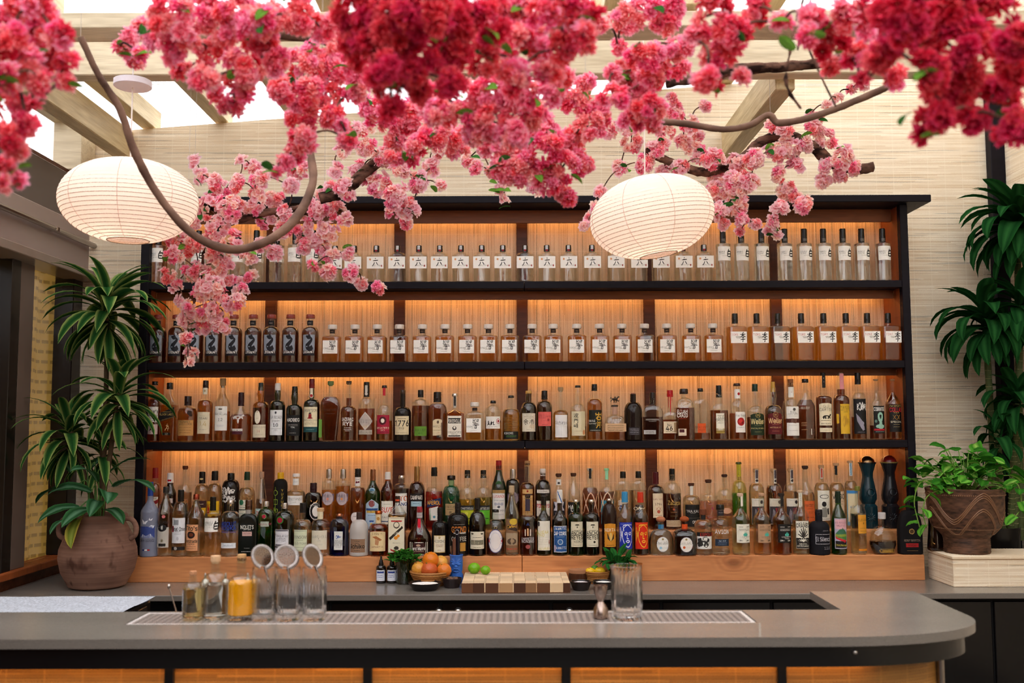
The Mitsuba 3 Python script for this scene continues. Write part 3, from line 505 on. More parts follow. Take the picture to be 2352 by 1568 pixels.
# ---------------------------------------------------------------- single bottles, measured in crops of 4.704 units per pixel
AM, DA, GO, BR = 'c4681a', '7a2f0c', 'e0a03a', '97430f'
CR, TAN = 'ebe1c8', 'd2a873'
def singles(rows, base, Yc, z0, ox, oy, where):
    for name, desc, cx, *spec in rows:
        key = thing(name, desc.rstrip(',') + where, 'bottle', 'bottles' + where); px = 1 / 4.704; x0 = ox + cx * px; yb = zline(x0, z0, Yc)
        q = P(x0, yb - 12, Yc); mu = (P(x0 + 50, yb, Yc)[0] - P(x0 - 50, yb, Yc)[0]) / 100 * px
        bottle(key, z0, q[0], Yc, mu, (yb - oy) / px, tuple(spec))
w3 = ' on third shelf'
WB, LB, GB, VB, TB, RB = 'whisky_bottle', 'liqueur_bottle', 'gin_bottle', 'vodka_bottle', 'tequila_bottle', 'rum_bottle'
singles([
 (WB, 'bottle with white label over a pink lower label, at the left end', 250, 215, 145, 480, 400, 52, 'd', 'r', CL, DA, 0, (40, 62, K), [(490, 655, 132, 0, W_, [('t', "Dewar's", 540, 38, '2c2724', 0), ('t', 'JAPANESE', 585, 18, '8d877c'), ('t', 'SMOOTH', 612, 18, '8d877c'), ('l', 640, 40, '8d877c')]), (680, 785, 125, 0, 'e3c9c6', [('k', 'wa', 0, 742, 58, '1b1615'), ('d', 0, 692, 10, 7, 'a8874a')])]),
 (WB, 'square amber bottle with a slanted black label', 412, 230, 168, 440, 340, 52, 'l', 's', CL, 'd07c1e', 470, (70, 66, K), [(490, 650, 160, 0, None, [('p', [(-80, 560), (80, 492), (80, 604), (-80, 655)], '17120e'), ('p', [(-80, 640), (80, 592), (80, 600), (-80, 648)], 'c59a4e'), ('t', 'BLACK LABEL', 572, 22, 'c9a860'), ('l', 545, 45, 'c9a860'), ('k', 'man', 4, 712, (52, 80), 'e5c58a'), ('r', -42, 42, 768, 794, '1d1610'), ('t', '12', 781, 20, 'e8d9b8')])]),
 (WB, 'wide amber bottle with dark cap and full width tan label', 612, 375, 205, 570, 480, 62, 'd', 'r', CL, AM, 510, (100, 74, '2a1614'), [(634, 800, 190, 0, 'c58f52', [('t', 'MONKEY', 652, 20, '3a2412'), ('t', 'SHOULDER', 676, 20, '3a2412'), ('l', 712, 70, '8a5a2c'), ('l', 740, 70, '8a5a2c'), ('l', 768, 60, '8a5a2c')]), (525, 600, 60, 48, None, [('d', 0, 555, 26, 24, '2c1a12'), ('d', 14, 580, 18, 16, '2c1a12')])]),
 (WB, 'amber bottle with brown cap and tall cream label', 800, 205, 165, 480, 410, 58, 'd', 'r', CL, AM, 420, (85, 60, '2d1915'), [(547, 780, 150, 0, 'ddd0b2', [('t', 'OBAN', 615, 24, '4a4034'), ('t', '14', 672, 50, 'c4ad7c'), ('l', 590, 34, '9c917c'), ('l', 735, 40, '9c917c')]), (285, 355, 56, 0, CR, [('d', 0, 318, 10, 12, 'b09868')])]),
 (WB, 'tall clear bottle with wooden cap and white label marked 12', 987, 180, 165, 420, 318, 50, 'l', 'r', CL, AM, 540, (80, 64, 'k9a7a52'), [(485, 745, 150, 0, 'e9e6dc', [('t', 'THE', 548, 12, '4b4640'), ('t', 'MACALLAN', 570, 21, '3b3732'), ('t', '12', 628, 32, '3b3732'), ('l', 690, 36, 'a9a9ae'), ('l', 702, 36, 'a9a9ae'), ('d', 0, 516, 22, 9, '6d675c')])]),
 (WB, 'squat wide amber bottle with a silver stag emblem', 1187, 335, 225, 600, 480, 60, 'l', 'r', CL, 'b24d12', 570, (145, 62, '2b0f16'), [(725, 785, 118, -10, 'e8e2d8', [('r', -59, 59, 752, 785, '481a26'), ('t', 'DALMORE', 742, 18, '2b2526')]), (560, 680, 120, 0, None, [('k', 'horse', 0, 600, (120, 60), 'd8d4cc'), ('d', 0, 640, 10, 30, 'd8d4cc')])]),
 (WB, 'dark amber bottle with an oval cream badge above its label', 1400, 230, 170, 490, 430, 62, 'du', 'r', 'c98f3c', '7a3a12', 500, (85, 56, '17262a'), [(530, 675, 68, -14, None, [('d', 0, 602, 34, 72, CR), ('d', 0, 545, 6, 5, '8d2a1e'), ('l', 615, 14, 'b9ab88')]), (682, 820, 158, 0, 'd9ccb0', [('t', 'LAGAVULIN', 708, 18, '8b8070', 0, False), ('t', '16', 752, 22, 'a03a2a'), ('l', 790, 50, '9d927e')])]),
 (WB, 'green black bottle with white cap and white label marked 10', 1582, 235, 165, 480, 420, 60, 'du', 'r', '2b3a20', '2a2610', 0, (100, 62, 'e6e2dc'), [(525, 795, 150, 0, 'e4e6e4', [('t', 'LAPHROAIG', 604, 32, '2a2a2c'), ('t', '10', 686, 34, '2a2a2c'), ('l', 650, 45, '7a7a7c'), ('l', 638, 45, '7a7a7c'), ('t', '2021', 742, 14, '2a2a2c'), ('l', 725, 70, '7a7a7c'), ('d', 0, 553, 10, 14, '45464a')])]),
 (WB, 'black green bottle with a black label and white lettering', 1767, 270, 175, 530, 460, 62, 'du', 'r', '1d3316', '201c0a', 0, (90, 62, '131110'), [(580, 800, 160, 0, '121212', [('t', 'ARDBEG', 632, 36, 'dedad2'), ('l', 680, 55, '8d8a84'), ('l', 694, 55, '8d8a84'), ('t', 'TEN', 712, 16, 'dedad2'), ('l', 772, 36, '8d8a84')])]),
 (WB, 'green bottle with red cap, cream label and teal band', 1952, 188, 175, 480, 405, 54, 'd', 'r', '1e3a1e', '2c2a0c', 0, (100, 58, '6e1a1e'), [(492, 706, 165, 0, 'e6d9b4', [('t', 'JAMESON', 530, 32, '2c2620'), ('r', -16, 16, 568, 612, '8a1a1c'), ('d', 0, 612, 30, 8, '8a1a1c'), ('d', 0, 560, 14, 8, '3a2a20'), ('t', 'TRIPLE DISTILLED', 634, 13, '4a4236'), ('l', 655, 44, '8a8068'), ('t', 'IRISH WHISKEY', 674, 13, '4a4236')]), (708, 762, 168, 0, '1f4a4c', [('l', 735, 44, '6f9a94')]), (285, 385, 30, 0, CR, [('d', 0, 372, 22, 22, CR), ('d', 0, 370, 16, 16, 'a8282a', 1)])]),
 (WB, 'dark amber bottle that widens to its shoulders, with green side strip', 2155, 213, 215, 500, 370, 54, 't', 'f', CL, '6f300e', 385, (40, 66, 'k6b7a4a'), [(480, 640, 150, 8, None, [('t', 'EAGLE RARE', 522, 22, '4a2a12', 0, False), ('l', 565, 50, '4a2a12')]), (625, 820, 34, -98, '66983a', [])]),
], 858, 5.93, SH[0], 300, 830, w3)
singles([
 (WB, 'dark amber bottle printed with large white lettering', 190, 212, 170, 545, 480, 58, 'd', 'r', CL, '74300d', 395, (28, 58, 'k4a3a2e'), [(595, 760, 140, 0, None, [('t', 'SAZERAC', 625, 34, 'e9e4dc'), ('t', 'RYE', 672, 42, 'e9e4dc'), ('l', 715, 36, 'd8d2c8'), ('l', 733, 44, 'd8d2c8'), ('l', 748, 26, 'd8d2c8')])]),
 (WB, 'bottle with long black cap and a diamond shaped dark red label', 382, 222, 180, 470, 385, 62, 'd', 'r', CL, 'a0440f', 510, (160, 64, '15110f'), [(545, 790, 172, 0, None, [('p', [(0, 545), (84, 645), (0, 742), (-84, 645)], 'd8d0c4'), ('p', [(0, 556), (76, 645), (0, 732), (-76, 645)], '6a1517'), ('r', -76, 76, 626, 664, '1b1413'), ('t', 'RITTENHOUSE', 645, 24, 'e6dfd2'), ('t', 'RYE', 705, 20, 'd9b06a'), ('r', -82, 82, 738, 788, '9c8f80'), ('r', -76, 76, 744, 782, 'ddd4c4'), ('t', 'BOTTLED IN BOND', 764, 14, '4a3c30')]), (255, 370, 30, 0, None, [('r', -14, 14, 258, 335, 'cfc6b8'), ('d', 0, 350, 16, 18, 'cfc6b8')])]),
 (WB, 'clear shouldered bottle with a bright red label and red neck strip', 575, 258, 175, 580, 460, 50, 'd', 'r', CL, 'b8601a', 640, (28, 56, '2c1c1a'), [(580, 780, 150, -6, 'a01c34', [('d', 0, 640, 40, 44, '4a0f18'), ('d', 0, 640, 20, 24, 'e8dcc8', 1), ('t', "MICHTER'S", 718, 22, 'e8d2b8'), ('t', 'US 1', 742, 14, 'e8d2b8'), ('l', 762, 60, '3a0c12')]), (285, 370, 30, 0, 'c22a34', [])]),
 (WB, 'black bottle with a cream label bearing large slanted numerals', 773, 308, 185, 570, 490, 56, 'd', 'r', '!16110e', '', 0, (40, 58, '3a2a1e'), [(590, 790, 170, 0, 'd9c7a0', [('t', '1776', 668, 60, '201812'), ('t', 'RYE', 722, 22, '201812'), ('l', 620, 50, '5a4a36'), ('l', 770, 60, '8a785a')])]),
 (WB, 'straight dark amber bottle with a small crooked green label', 968, 308, 190, 470, 400, 58, 'd', 'r', CL, '6e2c0c', 478, (80, 62, '191312'), [(700, 802, 140, 8, '5f8a2c', [('t', 'BULLEIT', 740, 22, '22300e'), ('t', 'RYE', 775, 18, '22300e')]), (525, 560, 100, 0, None, [('t', 'BULLEIT', 545, 16, '8a4a20', 0, False)])]),
 (WB, 'wide brown bottle with arched cream label and black tag', 1150, 330, 205, 530, 450, 78, 'd', 'o', CL, '843a10', 0, (110, 84, '1c1412'), [(640, 800, 130, 10, 'dbc8a2', [('d', 0, 645, 52, 24, 'dbc8a2'), ('d', 0, 655, 12, 16, '5a4530', 1), ('t', 'WHISTLEPIG', 702, 24, '3a2a1c'), ('l', 742, 46, '8a7450'), ('t', '10', 770, 18, 'a04a2a')]), (792, 822, 84, 40, '1a1512', [('t', 'RYE', 807, 13, 'd8c8a8')])]),
 (WB, 'angular shouldered amber bottle with black and white framed label', 1340, 347, 205, 560, 520, 48, 'l', 's', CL, 'a5490f', 0, (30, 66, 'mc8c2ba'), [(588, 815, 150, 0, 'e4dccb', [('r', -66, 66, 612, 668, '1a1512'), ('t', 'PIKESVILLE', 642, 34, 'e9e2d2'), ('d', 0, 720, 22, 22, '3a322a'), ('d', 0, 714, 11, 13, 'e4dccb', 1), ('t', 'STRAIGHT RYE', 764, 22, '3a322a'), ('l', 784, 36, '6a6054'), ('r', -64, 64, 796, 808, '1a1512')]), (350, 500, 34, 0, 'b4aca2', [('r', -10, 10, 370, 480, '2a2522')])]),
 (WB, 'squat bottle with cut glass stopper, two thirds empty,', 1555, 440, 200, 575, 535, 56, 'd', 's', CL, GO, 740, (48, 100, 'gd9cfc4'), [(615, 765, 158, -8, W_, [('k', 'hibiki', 22, 672, (74, 106), '14110f'), ('t', 'HIBIKI', 704, 17, '5b554c', -42, False), ('l', 720, 28, '9a9488'), ('l', 742, 36, 'c4beb2')]), (500, 532, 66, 0, '2c1c16', [])]),
 (WB, 'clear bottle with small black cap, white label with red ring', 1753, 423, 180, 560, 465, 50, 'd', 'r', CL, 'c9791e', 640, (30, 60, K), [(595, 725, 175, 0, 'e8e3d9', [('k', 'aka', -22, 668, (92, 60), '1b1613'), ('d', 60, 645, 24, 28, 'a8303a'), ('d', 60, 645, 19, 23, 'e8e3d9', 1), ('d', 60, 645, 12, 14, 'a8303a', 2), ('l', 705, 50, 'a09a8e')])]),
 (WB, 'golden bottle with fine printed lines and a low black label', 1947, 368, 190, 580, 500, 52, 'd', 'r', CL, 'd08f22', 520, (26, 66, '221a16'), [(755, 835, 182, 0, '14120f', [('t', 'KIKORI', 774, 22, 'e6e2d8', -30), ('l', 800, 60, '4a7a3a'), ('l', 812, 56, '4a7a3a')]), (600, 750, 180, 0, None, [('l', y, 80, '8a5a14') for y in range(610, 750, 17)])]),
 (WB, 'olive bottle with gold cap and cream label with two brush signs', 2138, 315, 172, 540, 440, 64, 'd', 'r', '5d4c22', '4a3410', 0, (32, 66, 'c79a52'), [(560, 757, 160, 0, 'd8cdb6', [('k', 'yo', -32, 652, 56, '15110e'), ('k', 'ichi', 32, 652, 56, '15110e'), ('l', 580, 30, '8a8070'), ('l', 596, 50, '8a8070'), ('l', 612, 34, '8a8070'), ('d', 40, 700, 36, 22, 'cbb89c'), ('l', 738, 26, '9c917e')])]),
], 858, 5.93, SH[0], 760, 830, w3)
singles([
 (WB, 'olive bottle with black cap and salmon pink label', 240, 315, 167, 500, 425, 62, 'd', 'r', '8a7230', '6d4a14', 0, (95, 66, '1a1615'), [(545, 697, 160, 0, 'e0645c', [('t', 'NIKKA', 577, 16, '8a1f26', -38), ('t', 'COFFEY GRAIN', 594, 15, '8a1f26'), ('t', 'WHISKY', 611, 16, '8a1f26', -30), ('d', 40, 632, 14, 15, 'a83c3c'), ('l', 640, 40, 'b84a46'), ('l', 682, 30, '8a1f26')])]),
 (WB, 'golden bottle with cork and tall plain white label', 415, 278, 165, 570, 490, 54, 'cu', 'r', CL, 'd99a34', 530, (38, 60, 'ka88a66'), [(577, 818, 146, 4, 'e6e3e0', [('t', 'Ichiros', 660, 32, '2a2624'), ('l', 685, 40, '9a968e'), ('l', 705, 60, 'c0bcb4'), ('r', -1, 1, 700, 805, 'b0aca4')])]),
 (WB, 'pale gold bottle with cream label bearing three brush signs', 602, 258, 178, 550, 450, 56, 'du', 'r', CL, 'dcae50', 700, (24, 62, '2c201a'), [(540, 800, 166, 0, 'd9cca8', [('k', 'nami', -28, 583, 52, '17130f'), ('k', 'mon', -28, 640, 46, '17130f'), ('k', 'saki', -28, 693, 46, '17130f'), ('l', 750, 50, 'b4a078'), ('d', 62, 765, 18, 28, 'c88a5a'), ('r', 30, 80, 545, 740, 'cfc19a')])]),
 (WB, 'amber bottle with black label bearing large gold brush signs', 782, 245, 168, 470, 400, 54, 'd', 'r', CL, 'c06a1c', 0, (72, 62, K), [(525, 755, 152, 2, '16190f', [('k', 'iwa', 36, 590, (76, 84), 'c99a3c'), ('k', 'i', 36, 680, (72, 80), 'c99a3c'), ('t', 'IWAI', 642, 24, 'e9e4d8', -44), ('t', 'TRADITION', 672, 12, 'e9e4d8', -44), ('l', 742, 60, 'cfc9ba')])]),
 (WB, 'round bottle with a running horse on its stopper, one third full,', 1000, 470, 230, 690, 575, 60, 'd', 'w', CL, 'b85f1c', 760, (18, 76, '221a16'), [(670, 756, 225, 0, 'cfa67c', [('l', 692, 90, '3a2a1e'), ('l', 712, 90, '3a2a1e'), ('l', 730, 90, '3a2a1e'), ('l', 746, 80, '3a2a1e')]), (490, 570, 66, 0, 'b88f78', [])]),
 (WB, 'nearly black round shouldered bottle with cork stopper and grey label', 1200, 340, 195, 560, 440, 62, 'd', 'r', '!1a100c', '', 0, (24, 50, 'k9c6a54'), [(710, 792, 130, 0, '2c2528', [('l', 730, 50, '9a959c'), ('l', 748, 50, '9a959c'), ('l', 766, 50, '9a959c'), ('l', 784, 50, '6a656c')])]),
 (WB, 'wide bottle with black capsule, amber to the shoulder, silver low label', 1410, 335, 215, 560, 470, 62, 'd', 'f', CL, '5a220c', 600, (130, 62, '221a18'), [(740, 785, 130, -40, 'b4aeaa', [('l', 756, 46, '5a5552'), ('l', 770, 46, '5a5552')]), (600, 670, 150, -10, None, [('t', 'WOODFORD RESERVE', 628, 17, 'cfc6bc', 0, False), ('l', 648, 40, '9a9088')])]),
 (WB, 'bottle dripping with red wax, cream label with a number', 1600, 310, 180, 620, 540, 52, 'd', 'f', CL, '8a3a0e', 628, (72, 66, 'b3131c'), [(648, 775, 150, -6, 'ddc9a8', [('t', 'No', 685, 26, '2a201a', -12), ('t', '46', 722, 46, '2a201a', -14), ('r', 38, 72, 660, 765, 'a88a62'), ('l', 756, 50, '7a6850')]), (375, 560, 50, 0, None, [('p', [(-24, 376), (-16, 380), (-18, 520), (-24, 480)], 'c01a20'), ('p', [(-6, 376), (6, 376), (3, 580), (-3, 580)], 'c01a20'), ('p', [(14, 376), (24, 376), (22, 450), (16, 430)], 'c01a20')])]),
 (WB, 'wide mushroom capped dark amber bottle with white lettering', 1752, 295, 200, 520, 390, 56, 'd', 's', CL, '6a2a0c', 500, (56, 92, '2a1e1a'), [(520, 640, 120, -36, None, [('t', 'ELIJAH', 542, 38, 'e4dcd0'), ('t', 'CRAIG', 584, 40, 'e4dcd0'), ('l', 618, 40, 'a83a2a')]), (725, 800, 86, -38, 'd9c4a8', [('r', -32, 20, 732, 765, '4a1c20')])]),
 (WB, 'mostly empty oval bottle with an orange label', 1930, 290, 190, 470, 400, 56, 'd', 'o', CL, 'a84a14', 770, (36, 60, K), [(668, 770, 164, 0, 'd9541c', [('t', 'BULLEIT', 710, 24, '7a1f0c'), ('l', 738, 40, '7a1f0c'), ('t', '95', 750, 12, '7a1f0c')]), (510, 560, 100, 0, None, [('t', 'BULLEIT', 540, 22, 'b88a68', 0, False)])]),
 (WB, 'bottle with black and blue cap, cream label over a gold strip', 2130, 258, 195, 540, 450, 58, 'du', 'o', CL, '7c3a10', 528, (130, 60, '15171c'), [(560, 745, 152, 10, 'e9e2cc', [('t', 'OLD', 605, 24, '2a2822'), ('t', 'FORESTER', 632, 30, '2a2822'), ('l', 582, 40, '6a6658'), ('l', 664, 40, '6a6658')]), (720, 775, 130, 4, 'a5873c', [('l', 738, 50, '5a481c'), ('l', 756, 50, '5a481c')])]),
], 850, 5.93, SH[0], 1200, 830, w3)
singles([
 (WB, 'bottle with a large red rose on its pale label', 258, 237, 176, 500, 410, 64, 'd', 'r', CL, 'a34a16', 560, (28, 76, '3a221c'), [(545, 765, 118, 20, 'ece6dc', [('t', 'Four Roses', 583, 26, '2a2422'), ('d', 0, 650, 42, 44, 'a81c1c'), ('d', -8, 645, 20, 20, 'd0342c', 1), ('d', 14, 660, 14, 14, '7c1214', 1), ('t', 'BOURBON', 712, 12, '6a645c')]), (300, 400, 76, 0, 'efe9e0', [('d', 12, 350, 15, 16, 'a81c1c')])]),
 (WB, 'bottle with dark green cap and arched dark green label', 452, 243, 188, 560, 470, 60, 'du', 'r', CL, '9a4810', 600, (80, 62, '173024'), [(580, 795, 165, 6, '1d2a14', [('d', 0, 585, 80, 24, '1d2a14'), ('d', 0, 580, 26, 28, 'b99a54'), ('d', 0, 580, 22, 24, '1d2a14', 1), ('t', 'W', 580, 24, 'c9a85c'), ('t', 'Weller', 648, 54, 'd9c48a'), ('l', 690, 40, '7a7a4a'), ('t', 'SPECIAL RESERVE', 722, 14, 'c9b87c'), ('l', 760, 40, '7a7a4a')])]),
 (WB, 'bottle with gold cap and arched maroon label', 648, 218, 186, 550, 470, 62, 'du', 'r', CL, '6a2a0c', 0, (110, 44, 'c79a44'), [(572, 785, 168, 0, '5c1416', [('d', 0, 578, 82, 24, '5c1416'), ('d', 0, 575, 28, 30, 'b99a54'), ('d', 0, 575, 24, 26, '5c1416', 1), ('t', 'W', 575, 24, 'c9a85c'), ('t', 'Weller', 640, 54, 'd9b07c'), ('l', 680, 40, '9a5a44'), ('t', 'ANTIQUE 107', 712, 14, 'd9b07c'), ('l', 750, 40, '9a5a44')])]),
 (WB, 'bottle with wooden cap, white label and a brown belt with buckle', 840, 190, 178, 490, 395, 62, 'd', 'r', CL, '9a4a14', 620, (80, 62, 'k8a5636'), [(487, 800, 146, -2, 'e6e2d8', [('d', 12, 518, 16, 16, '4a453e'), ('t', 'BASIL', 545, 16, '4a453e'), ('t', 'HAYDEN', 566, 18, '4a453e'), ('l', 590, 50, 'a9a49a'), ('r', -84, 84, 618, 662, '4a2014'), ('p', [(-20, 614), (36, 620), (30, 668), (-26, 660)], '7a5a4a'), ('l', 690, 50, 'b9b4aa'), ('l', 745, 50, 'b9b4aa')]), (276, 388, 76, 0, 'eae6dc', [('l', 332, 10, '8a2a1e')])]),
 (WB, 'waisted dark amber bottle with small lettering and a slanted back', 1000, 188, 196, 480, 340, 56, 'l', 'o', CL, '7a340e', 415, (40, 70, '221714'), [(480, 540, 120, -30, None, [('t', "ANGELS ENVY", 502, 26, 'd8ccb8')]), (650, 740, 70, -40, None, [('l', 660, 30, 'b88a5c'), ('l', 676, 30, 'b88a5c'), ('l', 692, 30, 'b88a5c'), ('l', 735, 36, 'b88a5c')]), (725, 790, 44, 58, 'd9d2c4', [('l', 738, 16, '3a3028'), ('l', 752, 16, '3a3028'), ('l', 766, 16, '3a3028')])]),
 (WB, 'tall bottle with an arched cream label showing a dark animal', 1195, 120, 168, 400, 365, 56, 'd', 'r', CL, '6a2a0c', 0, (30, 56, '2a211c'), [(462, 690, 152, 0, 'e4d6b4', [('d', 0, 468, 74, 18, 'e4d6b4'), ('t', 'OLD', 488, 24, '2a221a'), ('t', 'CARTER', 520, 32, '2a221a'), ('k', 'horse', 6, 595, (92, 64), '1b1612'), ('l', 638, 56, '6a5a44'), ('l', 670, 56, '2a221a')]), (716, 762, 152, 0, 'e4d6b4', [('l', 740, 40, 'a8997c')]), (130, 285, 36, -2, '1a1613', [('l', 180, 5, 'c9c1b0'), ('l', 220, 5, 'c9c1b0')])]),
 (WB, 'dark amber bottle with a pink neck strip and yellow label', 1385, 118, 172, 430, 362, 82, 'd', 'r', CL, '6a2a0c', 300, (24, 50, 'k8a6a56'), [(460, 780, 116, 20, 'd9a92c', [('t', 'TAYLOR', 498, 32, '3a2c10'), ('t', 'SMALL BATCH', 525, 13, '5a4516'), ('k', 'scroll', 0, 650, (70, 150), 'b8882a'), ('l', 545, 24, '7a5c1c')]), (570, 670, 160, -4, None, [('p', [(-78, 565), (-50, 570), (-50, 668), (-78, 672)], 'd9a92c'), ('p', [(78, 565), (70, 570), (70, 668), (78, 672)], 'd9a92c')]), (130, 300, 44, 0, 'd98a8e', [('l', 210, 12, 'e9b9b4')])]),
 (WB, 'bottle with a wide black label showing two pale hands', 1570, 122, 156, 400, 330, 54, 'd', 'r', CL, 'a0521a', 600, (125, 62, '15110f'), [(405, 780, 150, -4, '131112', [('k', 'scroll', 20, 490, (90, 110), 'd8d2cc'), ('t', 'ER', 492, 70, 'd8d2cc', 16, False), ('p', [(-48, 560), (-14, 600), (26, 660), (44, 735), (20, 748), (-10, 700), (-40, 640)], '8d8896'), ('p', [(10, 640), (36, 660), (24, 745), (0, 720)], 'a8a2ae'), ('l', 762, 40, '6a656c')])]),
 (WB, 'long necked bottle with black label bearing a pale green cobra', 1765, 190, 158, 480, 340, 46, 'c', 'r', CL, '8a3a1a', 690, (14, 52, 'k9a7a5a'), [(480, 775, 132, 6, '14130f', [('t', 'COBRAFIRE', 515, 38, 'e4e0d8'), ('k', 'cobra', 4, 640, (92, 170), '8fb8a4'), ('d', 4, 700, 50, 22, '8fb8a4'), ('d', -42, 645, 14, 16, '5a7a6c'), ('r', -66, 66, 725, 746, 'b01f2a'), ('l', 758, 50, '8a8a84')])]),
 (WB, 'long necked bottle with black label and red script, at the right end', 1945, 188, 162, 465, 330, 44, 'c', 'r', CL, 'c87a2a', 0, (18, 52, 'k9a6a46'), [(465, 760, 148, 4, '15100c', [('t', 'PM SPIRITS', 482, 20, 'b89a4c'), ('t', 'COLLAB', 522, 46, 'c4202a'), ('t', 'VILLA', 552, 15, 'b89a4c'), ('k', 'net', 0, 602, (76, 50), 'b07a34'), ('t', 'SPECIAL', 652, 22, 'd8ccb0'), ('l', 680, 36, '8a7a54'), ('l', 705, 36, '8a7a54')])]),
], 835, 5.93, SH[0], 1640, 830, w3)
p = P(1200 + 1000 / 4.704, 830 + 430 / 4.704, 5.93); kb = [k for k in labels if 'horse on its stopper' in str(labels[k].get('label'))][0]
hs = 1 / 390.
horse = cat_([ball(1, 2, (.016, .007, .008), (0, 0, .012)), tube([(.012, 0, .016), (.02, 0, .026), (.026, 0, .024)], [.005, .004, .003], 6), tube([(-.012, 0, .01), (-.022, 0, .006), (-.026, 0, -.004)], [.004, .003, .002], 6), tube([(.01, 0, .008), (.02, 0, 0), (.026, 0, .004)], [.004, .003, .002], 6), tube([(-.008, 0, .008), (-.004, 0, -.004), (-.008, 0, -.01)], [.004, .003, .002], 6), tube([(.006, 0, .008), (.008, 0, -.004), (.004, 0, -.01)], [.004, .003, .002], 6), tube([(-.014, 0, .014), (-.024, 0, .02), (-.03, 0, .014)], [.002, .003, .001], 6), ball(.004, 2, (1, 1, 1), (.001, 0, .024))])
z_h = P(0, 830 + 470 / 4.704, 5.93)[2]
put('horse_figure', shape(at(horse, p[0], 5.93, z_h + .012), 'metal', 40, color='4a4038'), kb)
# ---------------------------------------------------------------- lowest level, back tier (on the riser)
YBk = 5.97; wB = ' in lowest back row'
singles([
 (RB, 'clear bottle with long red cap and slanted red stripe label', 255, 305, 112, 560, 470, 54, 'd', 'r', CL, 'e8d8c4', 0, (112, 64, '8e1c1e'), [(615, 770, 104, 0, 'e6dcc8', [('p', [(-52, 690), (52, 640), (52, 680), (-52, 735)], '8f2024'), ('l', 630, 34, '5a3a2c'), ('l', 745, 34, '5a3a2c')])]),
 (LB, 'dark bottle with white and red cap and octagonal white label', 418, 360, 132, 600, 470, 60, 'c', 'r', '3a1814', '3a0f0c', 0, (105, 68, 'e8e0da'), [(685, 800, 110, 0, None, [('d', 0, 742, 54, 58, 'e6e0dc'), ('l', 735, 36, 'b02a34'), ('l', 765, 30, 'b02a34')]), (630, 680, 100, 0, 'd8c4bc', [('t', 'RO', 654, 26, '9a3a40')]), (418, 465, 62, 0, 'e9e4e0', [('r', -20, 20, 430, 450, 'b01a24')])]),
 (RB, 'tall clear bottle with thin brown cap', 577, 285, 148, 580, 470, 56, 'd', 'r', CL, 'd8a87c', 570, (30, 60, 'k5a2a1a'), [(600, 780, 130, 0, None, [('l', 640, 50, 'a86a4a'), ('l', 700, 40, 'a86a4a')])]),
 (LB, 'clear bottle with black cap ringed gold and round topped label', 763, 348, 156, 570, 480, 60, 'd', 'r', CL, 'e2c49c', 0, (125, 66, '17120f'), [(655, 815, 140, 0, 'd9a824', [('r', -70, 70, 655, 730, '3a1c1a'), ('l', 690, 40, 'e6d8b4'), ('d', -10, 775, 60, 30, 'e9e2d4'), ('t', 'KA', 778, 26, '3a2a22', 10)]), (410, 440, 50, 0, None, [('d', 0, 425, 22, 10, 'c9b07a')])]),
 (LB, 'bottle with black cap and yellow label crossed by a red flame', 900, 340, 158, 590, 470, 56, 'd', 'r', CL, 'd9b98c', 0, (100, 70, '14100f'), [(660, 815, 150, 0, 'e6b21c', [('p', [(-70, 810), (-60, 670), (-45, 740), (-38, 690), (-28, 760), (-40, 812)], 'b8231a'), ('l', 720, 26, '4a2210')])]),
 (GB, 'round shouldered black bottle covered in white script', 1075, 362, 182, 520, 435, 72, 'd', 'r', '!17110f', '', 0, (70, 74, '0f0d0c'), [(490, 720, 170, 0, None, [('k', 'scroll', -4, 560, (140, 120), 'd8d2ca'), ('k', 'scroll', 6, 640, (130, 90), 'd8d2ca'), ('t', 'Bols', 545, 60, 'e6e0d8', -20, False), ('t', 'Genever', 612, 38, 'e6e0d8', -10, False), ('t', 'Amsterdam', 655, 22, 'e6e0d8', 0, False)])]),
 (LB, 'clear bottle with green cap, pale label with green seal', 1250, 348, 176, 600, 510, 60, 'dc', 'r', CL, 'e4d2b4', 0, (90, 62, '16301f'), [(645, 835, 160, 0, 'd9d2bc', [('d', -40, 672, 28, 28, '2f6a4a'), ('l', 700, 60, '8a9078'), ('r', -80, 80, 745, 755, '2a3a34'), ('l', 725, 50, '3a4a3c'), ('l', 790, 60, '4a7a5a')])]),
 (LB, 'long narrow conical bottle with a cork and pale blue label', 1408, 348, 128, 720, 410, 46, 'l', 'r', CL, 'e8ccc0', 640, (62, 52, 'kb08a70'), [(740, 835, 104, -8, 'a8cdc8', [('k', 'scroll', 0, 790, (70, 60), 'd05a5a'), ('l', 760, 40, 'e6f0ee')])]),
 (GB, 'matte black bottle with yellow cap and yellow line drawing', 1613, 355, 150, 500, 430, 66, 'd', 'r', '!!15120f', '', 0, (68, 70, 'd9a416'), [(505, 820, 140, 0, None, [('d', -40, 570, 28, 30, '9ab03c'), ('d', -40, 570, 23, 25, '15120f', 1), ('r', -42, -38, 510, 810, '9ab03c'), ('r', -66, -14, 640, 646, '9ab03c'), ('r', -66, -14, 690, 696, '9ab03c'), ('r', -66, -62, 640, 696, '9ab03c'), ('r', -18, -14, 640, 696, '9ab03c'), ('k', 'wa', -40, 760, 60, '9ab03c')] + [('t', c, 545 + i * 40, 26, 'd9b43c', 36, False) for i, c in enumerate('YUZUGIN')])]),
], None, YBk, ZR, 300, 1010, wB)
